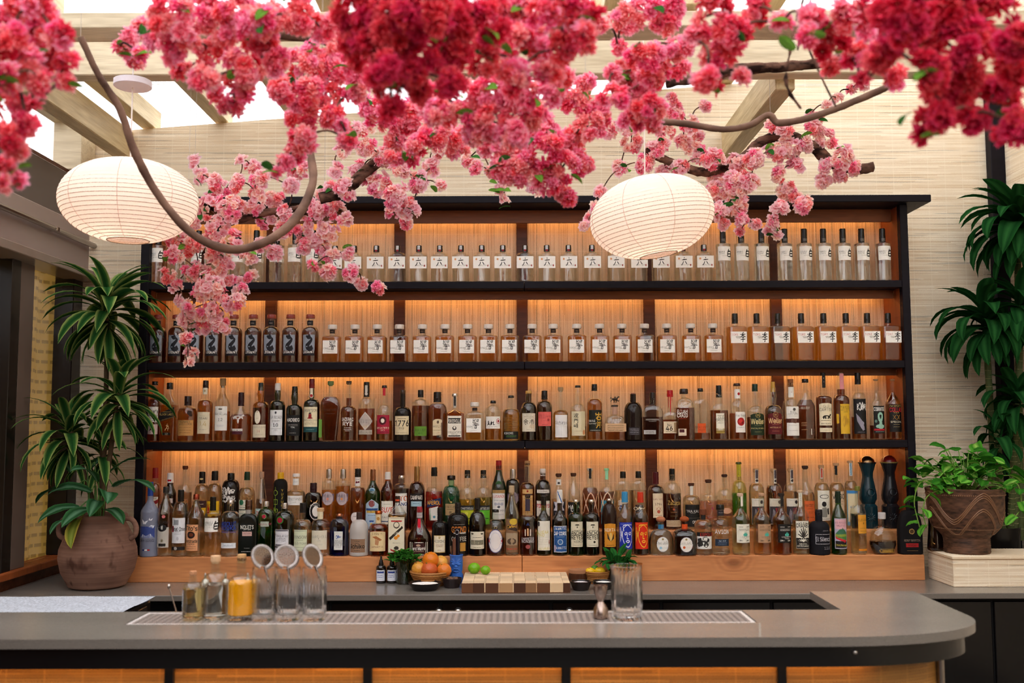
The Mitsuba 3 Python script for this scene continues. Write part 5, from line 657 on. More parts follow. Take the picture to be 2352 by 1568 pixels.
singles([
 (GB, 'cobalt blue bottle with copper cap and white label', 88, 800, 206, 945, 850, 60, 'd', 'o', '2a55b0', '2f5fc4', 0, (30, 68, 'mb8785a'), [(985, 1182, 166, 0, 'd8d6d0', [('k', 'scroll', 0, 1046, (60, 50), '2a4a8a'), ('t', 'DRUMSHANBO', 1084, 16, '3a3a44'), ('t', 'GUNPOWDER', 1108, 24, '3a3a44'), ('t', 'IRISH GIN', 1130, 20, '3a3a44'), ('l', 1152, 30, '8a8a90')])]),
 (LB, 'frosted white round bottle with brown cap and brown label', 303, 785, 204, 1000, 865, 58, 'd', 'r', '!b4aca6', '', 0, (75, 62, '3a2a26'), [(1063, 1205, 176, -6, '8a6a52', [('t', 'iichiko', 1140, 42, '1d1613'), ('l', 1085, 30, '3a2a20'), ('l', 1105, 24, '3a2a20'), ('l', 1185, 30, '3a2a20')])]),
 (LB, 'amber red bottle with orange cap and hatted figure label', 513, 768, 204, 960, 900, 66, 'd', 'r', CL, '94330c', 0, (36, 74, 'mb8602c'), [(990, 1192, 190, 0, 'e0c594', [('d', 0, 995, 90, 14, 'e0c594'), ('t', "LYRE'S", 1008, 24, '6a4426'), ('p', [(-60, 1040), (-10, 1030), (50, 1070), (30, 1082), (-20, 1060)], 'a8683a'), ('p', [(-22, 1062), (20, 1080), (10, 1130), (-24, 1120)], 'b88458'), ('t', 'AMARETTI', 1146, 18, '8a4a2a')]), (800, 900, 66, 0, 'd9c094', [('d', 0, 852, 16, 18, 'b0803c')])]),
 (LB, 'square shouldered bottle with a huge cream label with an orange branch', 717, 612, 192, 810, 700, 48, 'l', 's', CL, '8a5a2a', 800, (68, 54, '2a1a14'), [(830, 1205, 172, 0, 'dfd4b8', [('r', -84, 84, 838, 842, '8a7c60'), ('p', [(-60, 865), (60, 865), (56, 880), (-56, 880)], 'a8302c'), ('d', 0, 915, 34, 36, '4a4034'), ('d', 0, 912, 26, 26, 'dfd4b8', 1), ('p', [(-80, 1050), (60, 925), (72, 945), (-66, 1075)], '2c2418'), ('t', 'DRY CURACAO', 1000, 22, 'dfd4b8'), ('d', -6, 1050, 20, 20, 'e08a24'), ('d', 20, 1030, 16, 16, 'e08a24'), ('l', 1105, 40, '8a806a'), ('p', [(-64, 1165), (0, 1190), (64, 1165), (60, 1185), (0, 1205), (-60, 1185)], 'a8302c'), ('d', 0, 1158, 26, 20, '3a3026')]), (645, 665, 50, 0, 'd0502a', [])]),
 (LB, 'wide bell shaped dark bottle with a red ribbon and wax seal', 957, 725, 258, 1080, 840, 66, 'c', 'o', CL, '4a180a', 0, (60, 62, '9e2432'), [(1098, 1236, 214, -6, 'd8d0c4', [('r', -100, 100, 1106, 1228, '34120f'), ('t', 'Grand Marnier', 1165, 34, 'ece4d8'), ('d', 0, 1132, 24, 12, 'b89a84'), ('l', 1195, 60, 'b89a84')]), (850, 1100, 40, 0, None, [('r', -16, 16, 850, 1110, 'd01c34'), ('d', 0, 1020, 36, 36, 'd01c34', 1), ('d', 0, 1020, 26, 26, '8f1226', 2), ('p', [(-40, 975), (40, 975), (20, 990), (-20, 990)], 'd01c34')]), (785, 845, 66, 0, 'c8bcc4', [('l', 815, 24, '8a5a6a')])]),
 (LB, 'black bottle with gold edged cream label', 1178, 733, 176, 950, 880, 56, 'd', 'r', '!130f10', '', 0, (70, 58, '17120f'), [(1025, 1208, 132, 0, 'b89a5c', [('r', -60, 60, 1032, 1200, 'e6dcc0'), ('t', 'HEERING', 1088, 30, '2a2420'), ('d', 0, 1048, 12, 12, 'a8925c'), ('t', 'CHERRY', 1128, 16, '7a4a3a'), ('l', 1145, 36, '8a7a5c'), ('l', 1180, 20, '8a7a5c')])]),
 (LB, 'big black shouldered bottle with orange block lettering', 1372, 683, 228, 880, 790, 62, 'd', 'r', '!15110f', '', 0, (70, 66, '1a1513'), [(880, 1220, 180, 20, None, [('t', 'GRIND', 960, 60, 'c0702c'), ('l', 908, 60, '8a847c'), ('r', -60, 80, 990, 1005, 'b8b2a8'), ('t', 'COFFEE', 1060, 44, 'b8b2a8'), ('r', 10, 76, 1100, 1190, 'c08a3c')])]),
 (LB, 'olive black bottle with long dark capsule and an engraved cream label', 1583, 632, 182, 920, 780, 56, 'd', 'r', '3a3414', '2a220a', 0, (120, 60, '1a1613'), [(985, 1168, 166, 0, 'd2cab4', [('r', -76, 76, 1075, 1125, '6a6656'), ('p', [(-76, 1090), (-30, 1078), (20, 1095), (76, 1080), (76, 1120), (-76, 1122)], '9a947c'), ('l', 1048, 50, '4a4436'), ('d', -54, 1008, 16, 8, '3a3428'), ('d', 54, 1008, 16, 8, '3a3428'), ('l', 1150, 40, '7a7460')])]),
 (LB, 'clear bottle with cork and ornate oval white label', 1780, 755, 190, 950, 860, 62, 'd', 'r', CL, '7a3410', 1060, (30, 70, '15110f'), [(958, 1212, 172, 0, None, [('d', 0, 1085, 84, 126, '4a4a7a'), ('d', 0, 1085, 78, 118, 'dcd6d8', 1), ('d', 0, 1085, 58, 92, 'b4b4cc', 2), ('d', 0, 1085, 54, 88, 'dcd6d4', 3), ('t', 'AMARO', 1068, 32, '4a4650', 0, False), ('t', 'NONINO', 1098, 28, '4a4650', 0, False), ('d', -74, 1085, 8, 16, 'a02434', 4), ('d', 74, 1085, 8, 16, 'a02434', 4)]), (905, 955, 50, 0, None, [('t', '77', 945, 26, 'c8b08a')])]),
 (RB, 'slim clear bottle with tall cork and brown pictorial label', 1955, 500, 156, 840, 580, 56, 'c', 'r', CL, 'dcc4a0', 0, (75, 60, 'kb49a7a'), [(850, 1205, 146, 0, '7a5a40', [('d', 20, 880, 44, 34, 'c8a83a'), ('p', [(-70, 930), (-20, 910), (70, 960), (60, 985), (-40, 960)], '3a2a20'), ('k', 'scroll', 0, 935, (120, 40), 'b8862a'), ('r', -72, 72, 1000, 1130, 'a08a70'), ('d', 0, 1090, 50, 34, '4a382c'), ('d', 6, 1085, 22, 20, '9a8468', 1), ('t', 'Spiced Rum', 1168, 20, 'c23a2c')])]),
 (LB, 'amber brown bottle with purple strip and a white printed castle', 2128, 600, 172, 870, 815, 58, 'd', 'r', CL, '6e260a', 0, (26, 58, 'k3a2622'), [(880, 1180, 150, 0, None, [('p', [(-20, 920), (0, 885), (20, 920)], '1c2a5a'), ('r', -34, -22, 960, 1030, 'd8c8b8'), ('r', -8, 8, 950, 1030, 'd8a87a'), ('r', 22, 34, 960, 1030, 'd8c8b8'), ('t', "L'APERITIVO", 1060, 24, 'd8d4d8'), ('t', 'NONINO', 1088, 30, 'd8d4d8'), ('d', 0, 1145, 26, 22, '9a4a4a')]), (640, 770, 56, 0, '3a2f3c', [])]),
], None, YFt, ZL, 760, 1010, wF)
singles([
 (LB, 'olive bottle with white lined label and yellow lettering', 137, 610, 156, 880, 760, 54, 'c', 'r', '6a6a22', '6a6a1c', 0, (100, 56, '19140f'), [(873, 1185, 150, 0, 'dcd8c8', [('d', -60, 905, 14, 28, '3a3a3a'), ('t', 'ALVEAR', 992, 32, 'b8a82c', -20, False), ('t', 'FINO', 1022, 30, 'b8a82c', -44, False), ('d', 62, 1100, 8, 26, '8a4a34'), ('t', 'ALVEAR', 1165, 24, 'b8a82c', 4, False)] + [('l', y, 70, 'c4c0b0') for y in (1045, 1070, 1095, 1120)])]),
 (LB, 'dark bottle with white capsule and bold blue label', 312, 545, 166, 880, 760, 56, 'c', 'r', '3a241a', '2a120a', 0, (140, 64, 'd8d4ce'), [(925, 1205, 158, 0, 'd4d8dc', [('r', -75, 75, 932, 1198, '1f4a84'), ('t', 'L.N.MATTEI', 953, 28, 'e2e4e6'), ('t', 'CAP CORSE', 1005, 38, 'e2e4e6'), ('l', 1040, 50, '8aa4c4'), ('d', 0, 1095, 30, 30, 'a8b8cc'), ('d', 0, 1095, 22, 22, '3a6498', 1), ('t', 'L.N.MATTEI', 1158, 26, 'e2e4e6'), ('r', -75, -50, 1130, 1195, 'd8b8c4')]), (560, 680, 66, 0, None, [('p', [(-28, 560), (-20, 560), (28, 680), (16, 680)], '3a62a0')])]),
 (LB, 'green bottle with cream label of black mixed lettering', 487, 650, 166, 850, 790, 60, 'd', 'r', '2f7a34', '4a8a1c', 870, (28, 66, 'mc8c0b4'), [(880, 1148, 142, 8, 'ccc4a8', [('t', 'ANCHO', 1000, 44, '2a261c'), ('t', 'REYES', 1045, 46, '2a261c'), ('t', 'VERDE', 1090, 26, '2a261c', 20), ('d', 0, 914, 24, 7, '2a261c'), ('d', 0, 938, 5, 9, '2a261c'), ('l', 970, 40, '6a6450'), ('l', 1130, 50, '8a846c')])]),
 (LB, 'brown black bottle with cream label of black mixed lettering', 655, 650, 166, 850, 790, 60, 'd', 'r', '4a2814', '3a1608', 0, (28, 66, 'mc8c0b4'), [(880, 1148, 142, 8, 'd4ccb4', [('t', 'ANCHO', 1000, 44, '2a261c'), ('t', 'REYES', 1045, 46, '2a261c'), ('d', 0, 914, 24, 7, '2a261c'), ('d', 0, 938, 5, 9, '2a261c'), ('l', 970, 40, '6a6450'), ('d', 16, 1095, 12, 12, '2a261c'), ('l', 1130, 50, '8a846c')])]),
 (LB, 'dark bottle shaped like a corn cob with an orange label', 847, 640, 160, 850, 690, 56, 'd', 'r', '!24120c', '', 0, (24, 60, 'mb8b0a4'), [(905, 1148, 136, 4, 'c88424', [('d', 0, 920, 66, 22, 'c88424'), ('t', 'NIXTA', 968, 34, 'e4d8c0', 0, False), ('d', 4, 1040, 16, 44, 'd8b060'), ('p', [(-36, 990), (-10, 1060), (0, 1090), (-30, 1060)], '3a2614'), ('p', [(44, 990), (18, 1060), (4, 1090), (38, 1060)], '3a2614'), ('l', 1130, 40, '6a4012')])]),
 (TB, 'blue wax capped bottle, blue label with white line face', 1017, 565, 166, 860, 690, 56, 'c', 'r', CL, 'e8ddd0', 0, (112, 68, '3a86b4'), [(887, 1170, 158, 4, '1c2c9a', [('k', 'face', 14, 1030, (150, 240), 'c9cde8'), ('l', 905, 66, '8a94d0'), ('r', 20, 70, 912, 918, 'c9cde8'), ('k', 'scroll', -58, 1020, (30, 200), 'c9cde8')])]),
 (TB, 'red wax capped bottle, red label with yellow line face', 1187, 568, 166, 860, 690, 56, 'c', 'r', CL, '4a1c14', 820, (112, 68, 'c0331c'), [(887, 1170, 158, 4, 'cf2a10', [('k', 'face', 14, 1030, (150, 240), 'e8a02c'), ('l', 905, 66, 'e08a24'), ('r', 20, 70, 912, 918, 'e8a02c'), ('k', 'scroll', -58, 1020, (30, 200), 'e8a02c')])]),
 (TB, 'round clear bottle with ball stopper and blue neck band', 1405, 830, 264, 1100, 965, 66, 'd', 'o', CL, 'd4dde0', 0, (62, 102, 'oa8694a'), [(1038, 1205, 140, 8, None, [('d', 0, 1120, 68, 80, 'b4b4b8'), ('d', 0, 1120, 64, 76, 'dfdcd4', 1), ('t', 'Don Julio', 1105, 34, '2a2a2c', 0, False), ('d', 0, 1066, 12, 10, '8a7a54', 2), ('d', -24, 1158, 14, 14, '8ab4c8', 2), ('t', 'BLANCO', 1158, 14, '6a8a9a', 22)]), (915, 962, 78, 0, '2f7fb4', [])]),
 (TB, 'squat dark bottle with ball stopper and orange neck band', 1660, 828, 230, 1040, 965, 66, 'd', 's', '5a2a1c', '3a1a0c', 0, (62, 102, 'o9a4a24'), [(1038, 1205, 140, 0, None, [('d', 0, 1120, 68, 80, 'b4b4b8'), ('d', 0, 1120, 64, 76, 'dfd8cc', 1), ('t', 'Don Julio', 1105, 34, '2a2a2c', 0, False), ('d', 0, 1066, 12, 10, '8a7a54', 2), ('d', -24, 1150, 14, 14, 'c0562c', 2), ('t', 'REPOSADO', 1150, 13, 'b0502c', 24)]), (910, 962, 76, 0, 'd04a18', [])]),
 (TB, 'clear bottle with brown cap and black and white skeleton label', 1862, 752, 190, 930, 860, 60, 'd', 'r', CL, 'd8c8b4', 0, (60, 78, 'k6a3a24'), [(992, 1168, 180, 0, 'd8d4cc', [('r', -90, 90, 992, 1034, '1a1614'), ('t', 'ESPOLON', 1015, 30, 'd0281c', 36), ('k', 'face', 10, 1095, (100, 110), '2a2624'), ('k', 'horse', -20, 1100, (130, 100), '2a2624'), ('p', [(-80, 1060), (-40, 1050), (-20, 1130), (-70, 1150)], '2a2624')]), (815, 860, 54, 0, '1c1816', [])]),
 (TB, 'clear bottle with black cap, bold white name and dark low label', 2050, 703, 192, 930, 850, 76, 'd', 'r', CL, 'd4ccc0', 1180, (55, 86, '16130f'), [(960, 1140, 170, 0, None, [('t', 'AVION', 985, 44, 'e6e6e6', 0, False), ('r', -80, 80, 1062, 1136, '1f2a3c'), ('t', 'SILVER', 1082, 16, 'a8b0bc'), ('l', 1102, 50, '5a6a80'), ('l', 1118, 50, '5a6a80')]), (760, 820, 80, 0, '2a2426', [('l', 788, 24, '8a8480')])]),
], None, YFt, ZL, 1220, 1010, wF)
def casa(bg, ink): return [(905, 1102, 166, 16, bg, [('r', -60, -12, 932, 937, ink), ('r', 24, 66, 932, 937, ink), ('l', 958, 60, ink), ('l', 972, 60, ink), ('d', 14, 1018, 26, 16, '4aa894'), ('k', 'agave', 14, 1008, (50, 40), '4aa894'), ('t', 'CASAMIGOS', 1040, 14, ink, 14), ('t', 'Tequila', 1056, 12, ink, 14, False), ('k', 'scroll', -40, 1080, (46, 22), ink), ('k', 'scroll', 40, 1080, (46, 22), ink)])]
singles([
 (TB, 'long necked clear bottle, white label with a teal plant', 200, 583, 190, 870, 735, 56, 'c', 'r', CL, 'dcd8bc', 0, (28, 68, 'kc8a890'), casa('dfdac8', '3a3630') + [(610, 720, 36, 16, 'dcd4c4', [])]),
 (TB, 'long necked pale bottle, tan label with a teal plant', 430, 580, 190, 870, 735, 56, 'c', 'r', CL, 'd8b080', 0, (28, 68, 'kb89070'), casa('b08868', '3a2a20')),
 (TB, 'long necked amber bottle, black label with a teal plant', 645, 580, 192, 870, 735, 56, 'c', 'r', CL, 'a86224', 0, (28, 68, 'k2a221e'), casa('15120f', 'c8c0b4') + [(610, 720, 30, 0, '1d1815', [])]),
 (TB, 'clear bottle with paper neck strip and black and white plant label', 848, 550, 174, 830, 700, 54, 'c', 'r', CL, 'd4c8a4', 870, (22, 64, 'kc0a080'), [(872, 1165, 160, 4, 'd8d2c0', [('t', 'THE REAL', 890, 16, '2a2622'), ('t', 'CRANEO', 920, 42, '1d1a18'), ('k', 'agave', 0, 1000, (110, 120), '2a2622'), ('r', -78, 78, 1052, 1162, '2a2622'), ('k', 'agave', 0, 1075, (120, 40), 'd8d2c0'), ('t', 'MEZCAL', 1115, 16, 'd8d2c0'), ('t', 'ARTESANAL', 1138, 18, 'd8d2c0')]), (575, 725, 42, 0, 'd8d2c0', [('t', c, 590 + i * 22, 17, '2a2622', 0) for i, c in enumerate('CRANEO')])]),
 (TB, 'matte black short bottle with a white framed script label', 1048, 755, 216, 960, 880, 72, 'd', 'r', '!!131218', '', 0, (60, 76, '161319'), [(960, 1200, 196, 24, None, [('r', -96, 86, 1010, 1014, 'b8b4b8'), ('r', -96, 86, 1112, 1116, 'b8b4b8'), ('r', -96, -92, 1010, 1116, 'b8b4b8'), ('r', 82, 86, 1010, 1116, 'b8b4b8'), ('t', 'El Silencio', 1062, 46, 'c8c4c8', 0, False), ('t', '1215', 1158, 28, '8a868c', 40), ('t', 'ESPADIN', 975, 12, '8a868c', 20)])]),
 (TB, 'green bottle with a colourful framed hill landscape label', 1260, 558, 162, 850, 690, 56, 'c', 'r', '3f8a24', '5a9a24', 0, (130, 60, '17281c'), [(845, 1168, 150, 4, 'a8a4b4', [('r', -66, 66, 855, 960, 'd8a4a8'), ('t', 'DEL MAGUEY', 890, 18, '6a3a4a'), ('t', 'MEZCAL', 922, 18, '6a3a4a'), ('p', [(-66, 1010), (-20, 960), (14, 945), (66, 1000), (66, 1020), (-66, 1020)], '3a6a4c'), ('r', -66, 66, 1010, 1040, '8a9a3a'), ('p', [(-66, 1030), (0, 1040), (66, 1030), (66, 1080), (-66, 1050)], '4a7a3c'), ('p', [(-66, 1035), (60, 1080), (40, 1105), (-60, 1060)], 'c82a34'), ('r', -66, 66, 1085, 1158, '1a1416'), ('t', 'Chichicapa', 1128, 22, 'c8b83a')])]),
 (TB, 'clear bottle with green stopper, high orange label and low orange band', 1473, 505, 166, 820, 700, 50, 'd', 'r', CL, 'd8d0b4', 800, (50, 56, '6a6a2a'), [(808, 1005, 108, 26, 'd8922c', [('t', 'ILEGAL', 862, 24, '6a4416', 0, False), ('d', 4, 898, 6, 10, '6a4416'), ('l', 950, 36, '8a5c20'), ('l', 980, 36, '8a5c20')]), (1168, 1190, 108, 26, 'd07c1c', [])]),
 (LB, 'bell shaped decanter with glass stopper, half full of dark spirit', 1730, 787, 286, 1130, 930, 50, 't', 'o', CL, '3a140c', 1090, (70, 84, 'gc4bcb8'), [(1165, 1212, 200, 30, None, [('p', [(-96, 1188), (-80, 1168), (90, 1168), (100, 1188), (90, 1210), (-80, 1210)], 'a87c2c'), ('p', [(-84, 1188), (-74, 1174), (84, 1174), (92, 1188), (84, 1204), (-74, 1204)], '3a2410'), ('t', 'DUSSE', 1189, 20, 'c8a04a')])]),
 (LB, 'broad shouldered matte black bottle with gold medal and red band', 2025, 660, 246, 970, 760, 62, 'd', 'f', '!!100d0e', '', 0, (80, 66, '14100f'), [(950, 1200, 180, 0, None, [('d', 0, 985, 30, 30, 'a8844c'), ('d', 0, 985, 22, 22, '4a3416', 1), ('t', 'REMY MARTIN', 1080, 24, '8a7a68', 0, False), ('r', -68, 68, 1110, 1152, '9a1418'), ('t', 'VSOP', 1132, 24, '4a0a0c'), ('l', 1190, 60, '8a6a3c')])]),
], None, YFt, ZL, 1660, 1010, wF)
# raised kernels on the corn cob bottle
kb = [k for k in labels if 'corn cob' in str(labels[k].get('label'))][0]; q = P(1220 + 847 / 4.704, 1240, YFt); kn = []
for j in range(26):
    z = ZL + .01 + j * .0085; r = .034 if z < ZL + .165 else .034 - (z - ZL - .165) * .34
    for i in range(16):
        a = (i + .5 * (j % 2)) / 16 * 2 * np.pi; kn.append(at(ball(.0052, 1, (1, 1, .75)), q[0] + r * math.cos(a), YFt + r * math.sin(a), z))
put('kernels', shape(cat_(kn), 'gloss_paint', True, color='2c160e'), kb, kind='stuff')
# ================================================================ things on the counters
def spot(px, py, z=ZC, R=0.):              # centre of a round foot of radius R (metres) whose nearest point is seen there, kept clear of the plinth
    q = PZ(px, py, z); y = min(q[1] + R * .95, YPL - .006 - R) if R else q[1]; return q[0] * y / q[1], y, y / F
SOAP = None
def glass_cup(R, h, t=.0025, base=.012, rib=0., n=36, taper=1., z_r=(0, 1)):
    k = n if rib == 0 else 96; a = np.arange(k) / k * 2 * np.pi
    def ring(r, z, ribbed): q = r + (rib * (np.cos(a * 24)) if ribbed else 0); return np.stack([q * np.cos(a), q * np.sin(a), a * 0 + z], 1)
    zs = np.linspace(0, 1, 10); out = [ring(R * taper * .96, 0, 0), ring(R * taper, .002, 0)]
    for s in zs[1:-1]: out.append(ring(R * (taper + (1 - taper) * s), h * s, rib and z_r[0] < s < z_r[1]))
    out += [ring(R, h - .001, 0), ring(R - t * .5, h, 0), ring(R - t, h - .001, 0)]
    for s in (.8, .5, .25): out.append(ring((R * (taper + (1 - taper) * s) - t), h * s if h * s > base else base + .002, 0))
    out.append(ring(R * taper - t - .002, base, 0)); return loft(out)
# terracotta pot, its plant
x, y, mu = spot(228, 1356); y += .12; mu = y / F; POT = (x * y / (y - .12) - .012, y)
px_, py_ = POT; Rm = .208
prof = [(.115, 0), (.15, .012), (.192, .09), (.207, .16), (.203, .21), (.178, .28), (.150, .335), (.136, .36), (.146, .372), (.152, .385), (.146, .397), (.132, .397), (.124, .385), (.130, .34)]
pt = thing('terracotta_pot', 'large weathered terracotta pot with two ear handles on the back counter at left', 'pot')
def wobble(m, amp, f, seed=0):
    v = m.vertices; n = meshkit.fbm(v * f, 3, seed) - .5; m.vertices = v * np.c_[1 + amp * n, 1 + amp * n, np.ones(len(v))]; return m
put('body', shape(at(wobble(lathe(prof + [(.12, .33)], 56), .03, 9), px_, py_, ZC), 'terracotta', True), pt)
for sg in (1, -1):
    hp = spline([(sg * .135, 0, .375), (sg * .185, 0, .37), (sg * .212, 0, .33), (sg * .208, 0, .285), (sg * .178, 0, .262)], 6)
    put('handle', shape(at(tube(hp, .014, 10), px_, py_ - .02, ZC), 'terracotta', True), pt)
put('soil', shape(at(lathe([(.126, .345), (.126, .352)], 24), px_, py_, ZC), 'matte_paint', color='1c120c'), pt)
# ---- leaves
def leaf_mesh(L, w, e0, bend, cols, n=9, fold=.14, wave=0., tip=1.0, base=.35):
    s = np.linspace(0, 1, n); th = np.radians(e0 - bend * s ** 1.2); d = np.stack([np.cos(th), 0 * th, np.sin(th)], 1)
    c = np.vstack([[0, 0, 0], np.cumsum((d[1:] + d[:-1]) / 2 * L / (n - 1), 0)]); up = np.stack([-np.sin(th), 0 * th, np.cos(th)], 1)
    ww = w / 2 * (base * (1 - s) + (1 - base * (1 - s)) * np.sin(np.pi * np.clip(s * .93 + .07, 0, 1)) ** .75) * np.where(s > .999, .03, 1)
    k = len(cols); u = np.linspace(-1, 1, k); V, C, pid = [], [], pal_id(cols)
    for i in range(n):
        for j in range(k): V.append(c[i] + np.array([0, 1, 0]) * ww[i] * u[j] + up[i] * (abs(u[j]) * fold * ww[i] + wave * math.sin(i * 1.7 + j) * ww[i])); C.append((2 * pid + .998 * j / (k - 1), 1.))
    f = [(i * k + j, (i + 1) * k + j, (i + 1) * k + j + 1, i * k + j + 1) for i in range(n - 1) for j in range(k - 1)]
    return (np.array(V), np.array(f)), np.array(C)
def leaf_proto(*a, **k): m, c = leaf_mesh(*a, **k); return mikit.ply(m, 'foliage', smooth=True, uv=c)
def rosette(key, protos, c, n, s0, s1, lo, hi, r=random, tw=12, part='leaf', skip=None):
    """n leaves round a growing point: the youngest stand up, the oldest hang."""
    for i in range(n):
        u = i / max(n - 1, 1); az = i * 137.5 + r.uniform(-18, 18)
        ca, sa = math.cos(math.radians(az)), math.sin(math.radians(az))
        if skip and (c[0] + .36 * s1 * ca > 3.09 or c[1] + .36 * s1 * sa > YB - .02): continue
        p = protos[min(len(protos) - 1, int(u * len(protos)))]; s = r.uniform(s0, s1) * (.75 + .35 * math.sin(math.pi * min(1, u * 1.1 + .1)))
        put(part, {**p, 'to_world': T().translate([c[0], c[1], c[2] - .16 * u * (hi - lo)]).rotate([0, 0, 1], az).rotate([0, 1, 0], r.uniform(-9, 9)).rotate([1, 0, 0], r.uniform(-tw, tw)).scale(s)}, key)
vr = ['8f9e58', '2a5024', '1c4220', '33602a', '9aa860']
VAR = [leaf_proto(.39, .074, e, b, vr) for e, b in ((66, 65), (48, 90), (32, 95), (14, 92), (-4, 80), (-28, 55))]
dp = thing('striped_dracaena', 'tall dracaena with cream striped leaves, in the terracotta pot at left', 'plant')
heads = [((246, 690), .02, 56, .9, 1.1), ((272, 890), -.03, 38, .75, .95), ((158, 975), .0, 40, .7, .9), ((232, 1010), .06, 18, .6, .8)]
for (hx_, hy_), dy, n, s0, s1 in heads:
    q = P(hx_, hy_, py_ + dy); put('stem', shape(tube(spline([(px_ + .03 * dy, py_ + dy * .5, ZC + .35), ((px_ + q[0]) / 2 + .01, py_ + dy, (ZC + .3 + q[2]) / 2), (q[0], q[1], q[2])], 6), np.linspace(.017, .012, 13), 8), 'matte_paint', True, color='4a3a26'), dp)
    rosette(dp, VAR, q, n, s0, s1, 0, 1)
ag = thing('broad_leaf_plant', 'low broad leaved plant drooping over the rim of the terracotta pot', 'plant')
bl = ['3c6a40', '214a28', '5f8a6a', '214a28', '386238']
BRD = [leaf_proto(.26, .105, e, b, bl, fold=.18, wave=.05, base=.1) for e, b in ((50, 70), (30, 80), (10, 70))] + [leaf_proto(.24, .085, -20, 55, ['b8a84a', '6a7a2c', '8a9a44', '6a7a2c', 'b8a84a'], fold=.2, base=.1)]
for i, (lx, ly, az, k, s) in enumerate([(300, 1118, -15, 1, 1.1), (255, 1140, -60, 1, 1.0), (208, 1105, -110, 0, .9), (170, 1130, 190, 1, 1.0), (130, 1120, 175, 2, 1.0), (150, 1165, 215, 2, .9), (200, 1170, -110, 2, .9), (235, 1150, -75, 2, .8), (270, 1170, -35, 2, .8), (180, 1185, -100, 3, 1.0), (160, 1190, -120, 2, .8), (285, 1090, 20, 0, 1.0), (225, 1080, 60, 0, .9), (130, 1085, 150, 0, .9)]):
    q = P(lx - 40 * math.cos(math.radians(az)), ly, py_ - .06 - .05 * math.sin(math.radians(-az)))
    put('stalk', shape(tube(spline([(px_ + .3 * (q[0] - px_), py_ - .03, ZC + .35), ((px_ + q[0]) / 2, (py_ + q[1]) / 2, max(q[2], ZC + .40) + .03), q], 5), .0035, 6), 'matte_paint', True, color='4f7036'), ag)
    put('leaf', {**BRD[k], 'to_world': T().translate(q.tolist()).rotate([0, 0, 1], az).rotate([1, 0, 0], random.uniform(-25, 25)).scale(s)}, ag)
# ---- right: pedestal box, carved pot with pothos, glass vase, corn plant behind
bx0, by0 = PZ(2191, 1348, ZC)[:2]; bx1 = P(2120, 1300, by0 + .30)[0]; ztb = P(2300, 1277, by0)[2]
pb = thing('reed_pedestal', 'low reed covered box on the right end of the back counter, under the carved pot', 'box')
put('body', shape(box(bx0, 3.10, by0, by0 + .33, ZC, ztb - .016, .003), 'wall_reed'), pb)
put('lid', shape(box(bx0 - .006, 3.106, by0 - .008, by0 + .336, ztb - .016, ztb, .003), 'wall_reed'), pb)
cx = P(2222, 1262, by0 + .16)[0]; cy = by0 + .165
cp = thing('carved_planter', 'dark brown carved clay planter with wavy bands, on the reed box', 'planter')
pr2 = [(.118, 0), (.122, .006), (.120, .085), (.138, .105), (.178, .15), (.193, .21), (.199, .28), (.207, .34), (.210, .355), (.204, .36), (.196, .352), (.19, .31)]
put('body', shape(at(lathe(pr2, 64), cx, cy, ztb), 'carved_clay', 30), cp)
rof = lambda z: float(np.interp(z, [q[1] for q in pr2[:9]], [q[0] for q in pr2[:9]]))
for k in range(8): put('groove_ring', shape(at(lathe([(rof(z) - .002, z - .0035), (rof(z) + .0028, z), (rof(z) - .002, z + .0035)], 64, False, False), cx, cy, ztb) if (z := .012 + k * .011) else None, 'carved_clay', True), cp)
for o in (0, .012, .024, .085, .097):
    ph = np.linspace(0, 2 * np.pi, 145); tri = np.arcsin(np.sin(4 * (ph + .35))) / (np.pi / 2); zz = .235 + .075 * np.sin(tri * np.pi / 2 * .9) - o + .03
    zz = np.clip(zz, .11, .345); rr = np.array([rof(z) for z in zz]) + .001
    put('wave_band', shape(at(tube(np.stack([rr * np.cos(ph), rr * np.sin(ph), zz], 1), .0042, 6, False), cx, cy, ztb), 'gloss_paint', True, color='7d583f'), cp)
dots = []
for i in range(120):
    a = i / 120 * 2 * np.pi
    for z in (.325, .14): r = rof(z); dots.append(at(ball(.0042, 1), r * math.cos(a), r * math.sin(a), z))
put('stamped_dots', shape(at(cat_(dots), cx, cy, ztb), 'gloss_paint', True, color='7d583f'), cp, kind='stuff')
put('soil', shape(at(lathe([(.19, .335), (.19, .34)], 24), cx, cy, ztb), 'matte_paint', color='1c120c'), cp)
po = thing('pothos', 'bright green variegated pothos spilling over the carved planter', 'plant')
PTH = []
for cset in (['3f8a24', '6aa83a', '2f7420', '7ab848', '3f8a24'], ['4f9a2c', '3a7f22', '9ac85a', '3a7f22', '5aa034'], ['2f6a1f', '2a621c', '3f8026', '2a621c', '357022']):
    for e, b in ((40, 60), (10, 50)): PTH.append(leaf_proto(.092, .066, e, b, cset, n=8, fold=.22, wave=.06, base=.75))
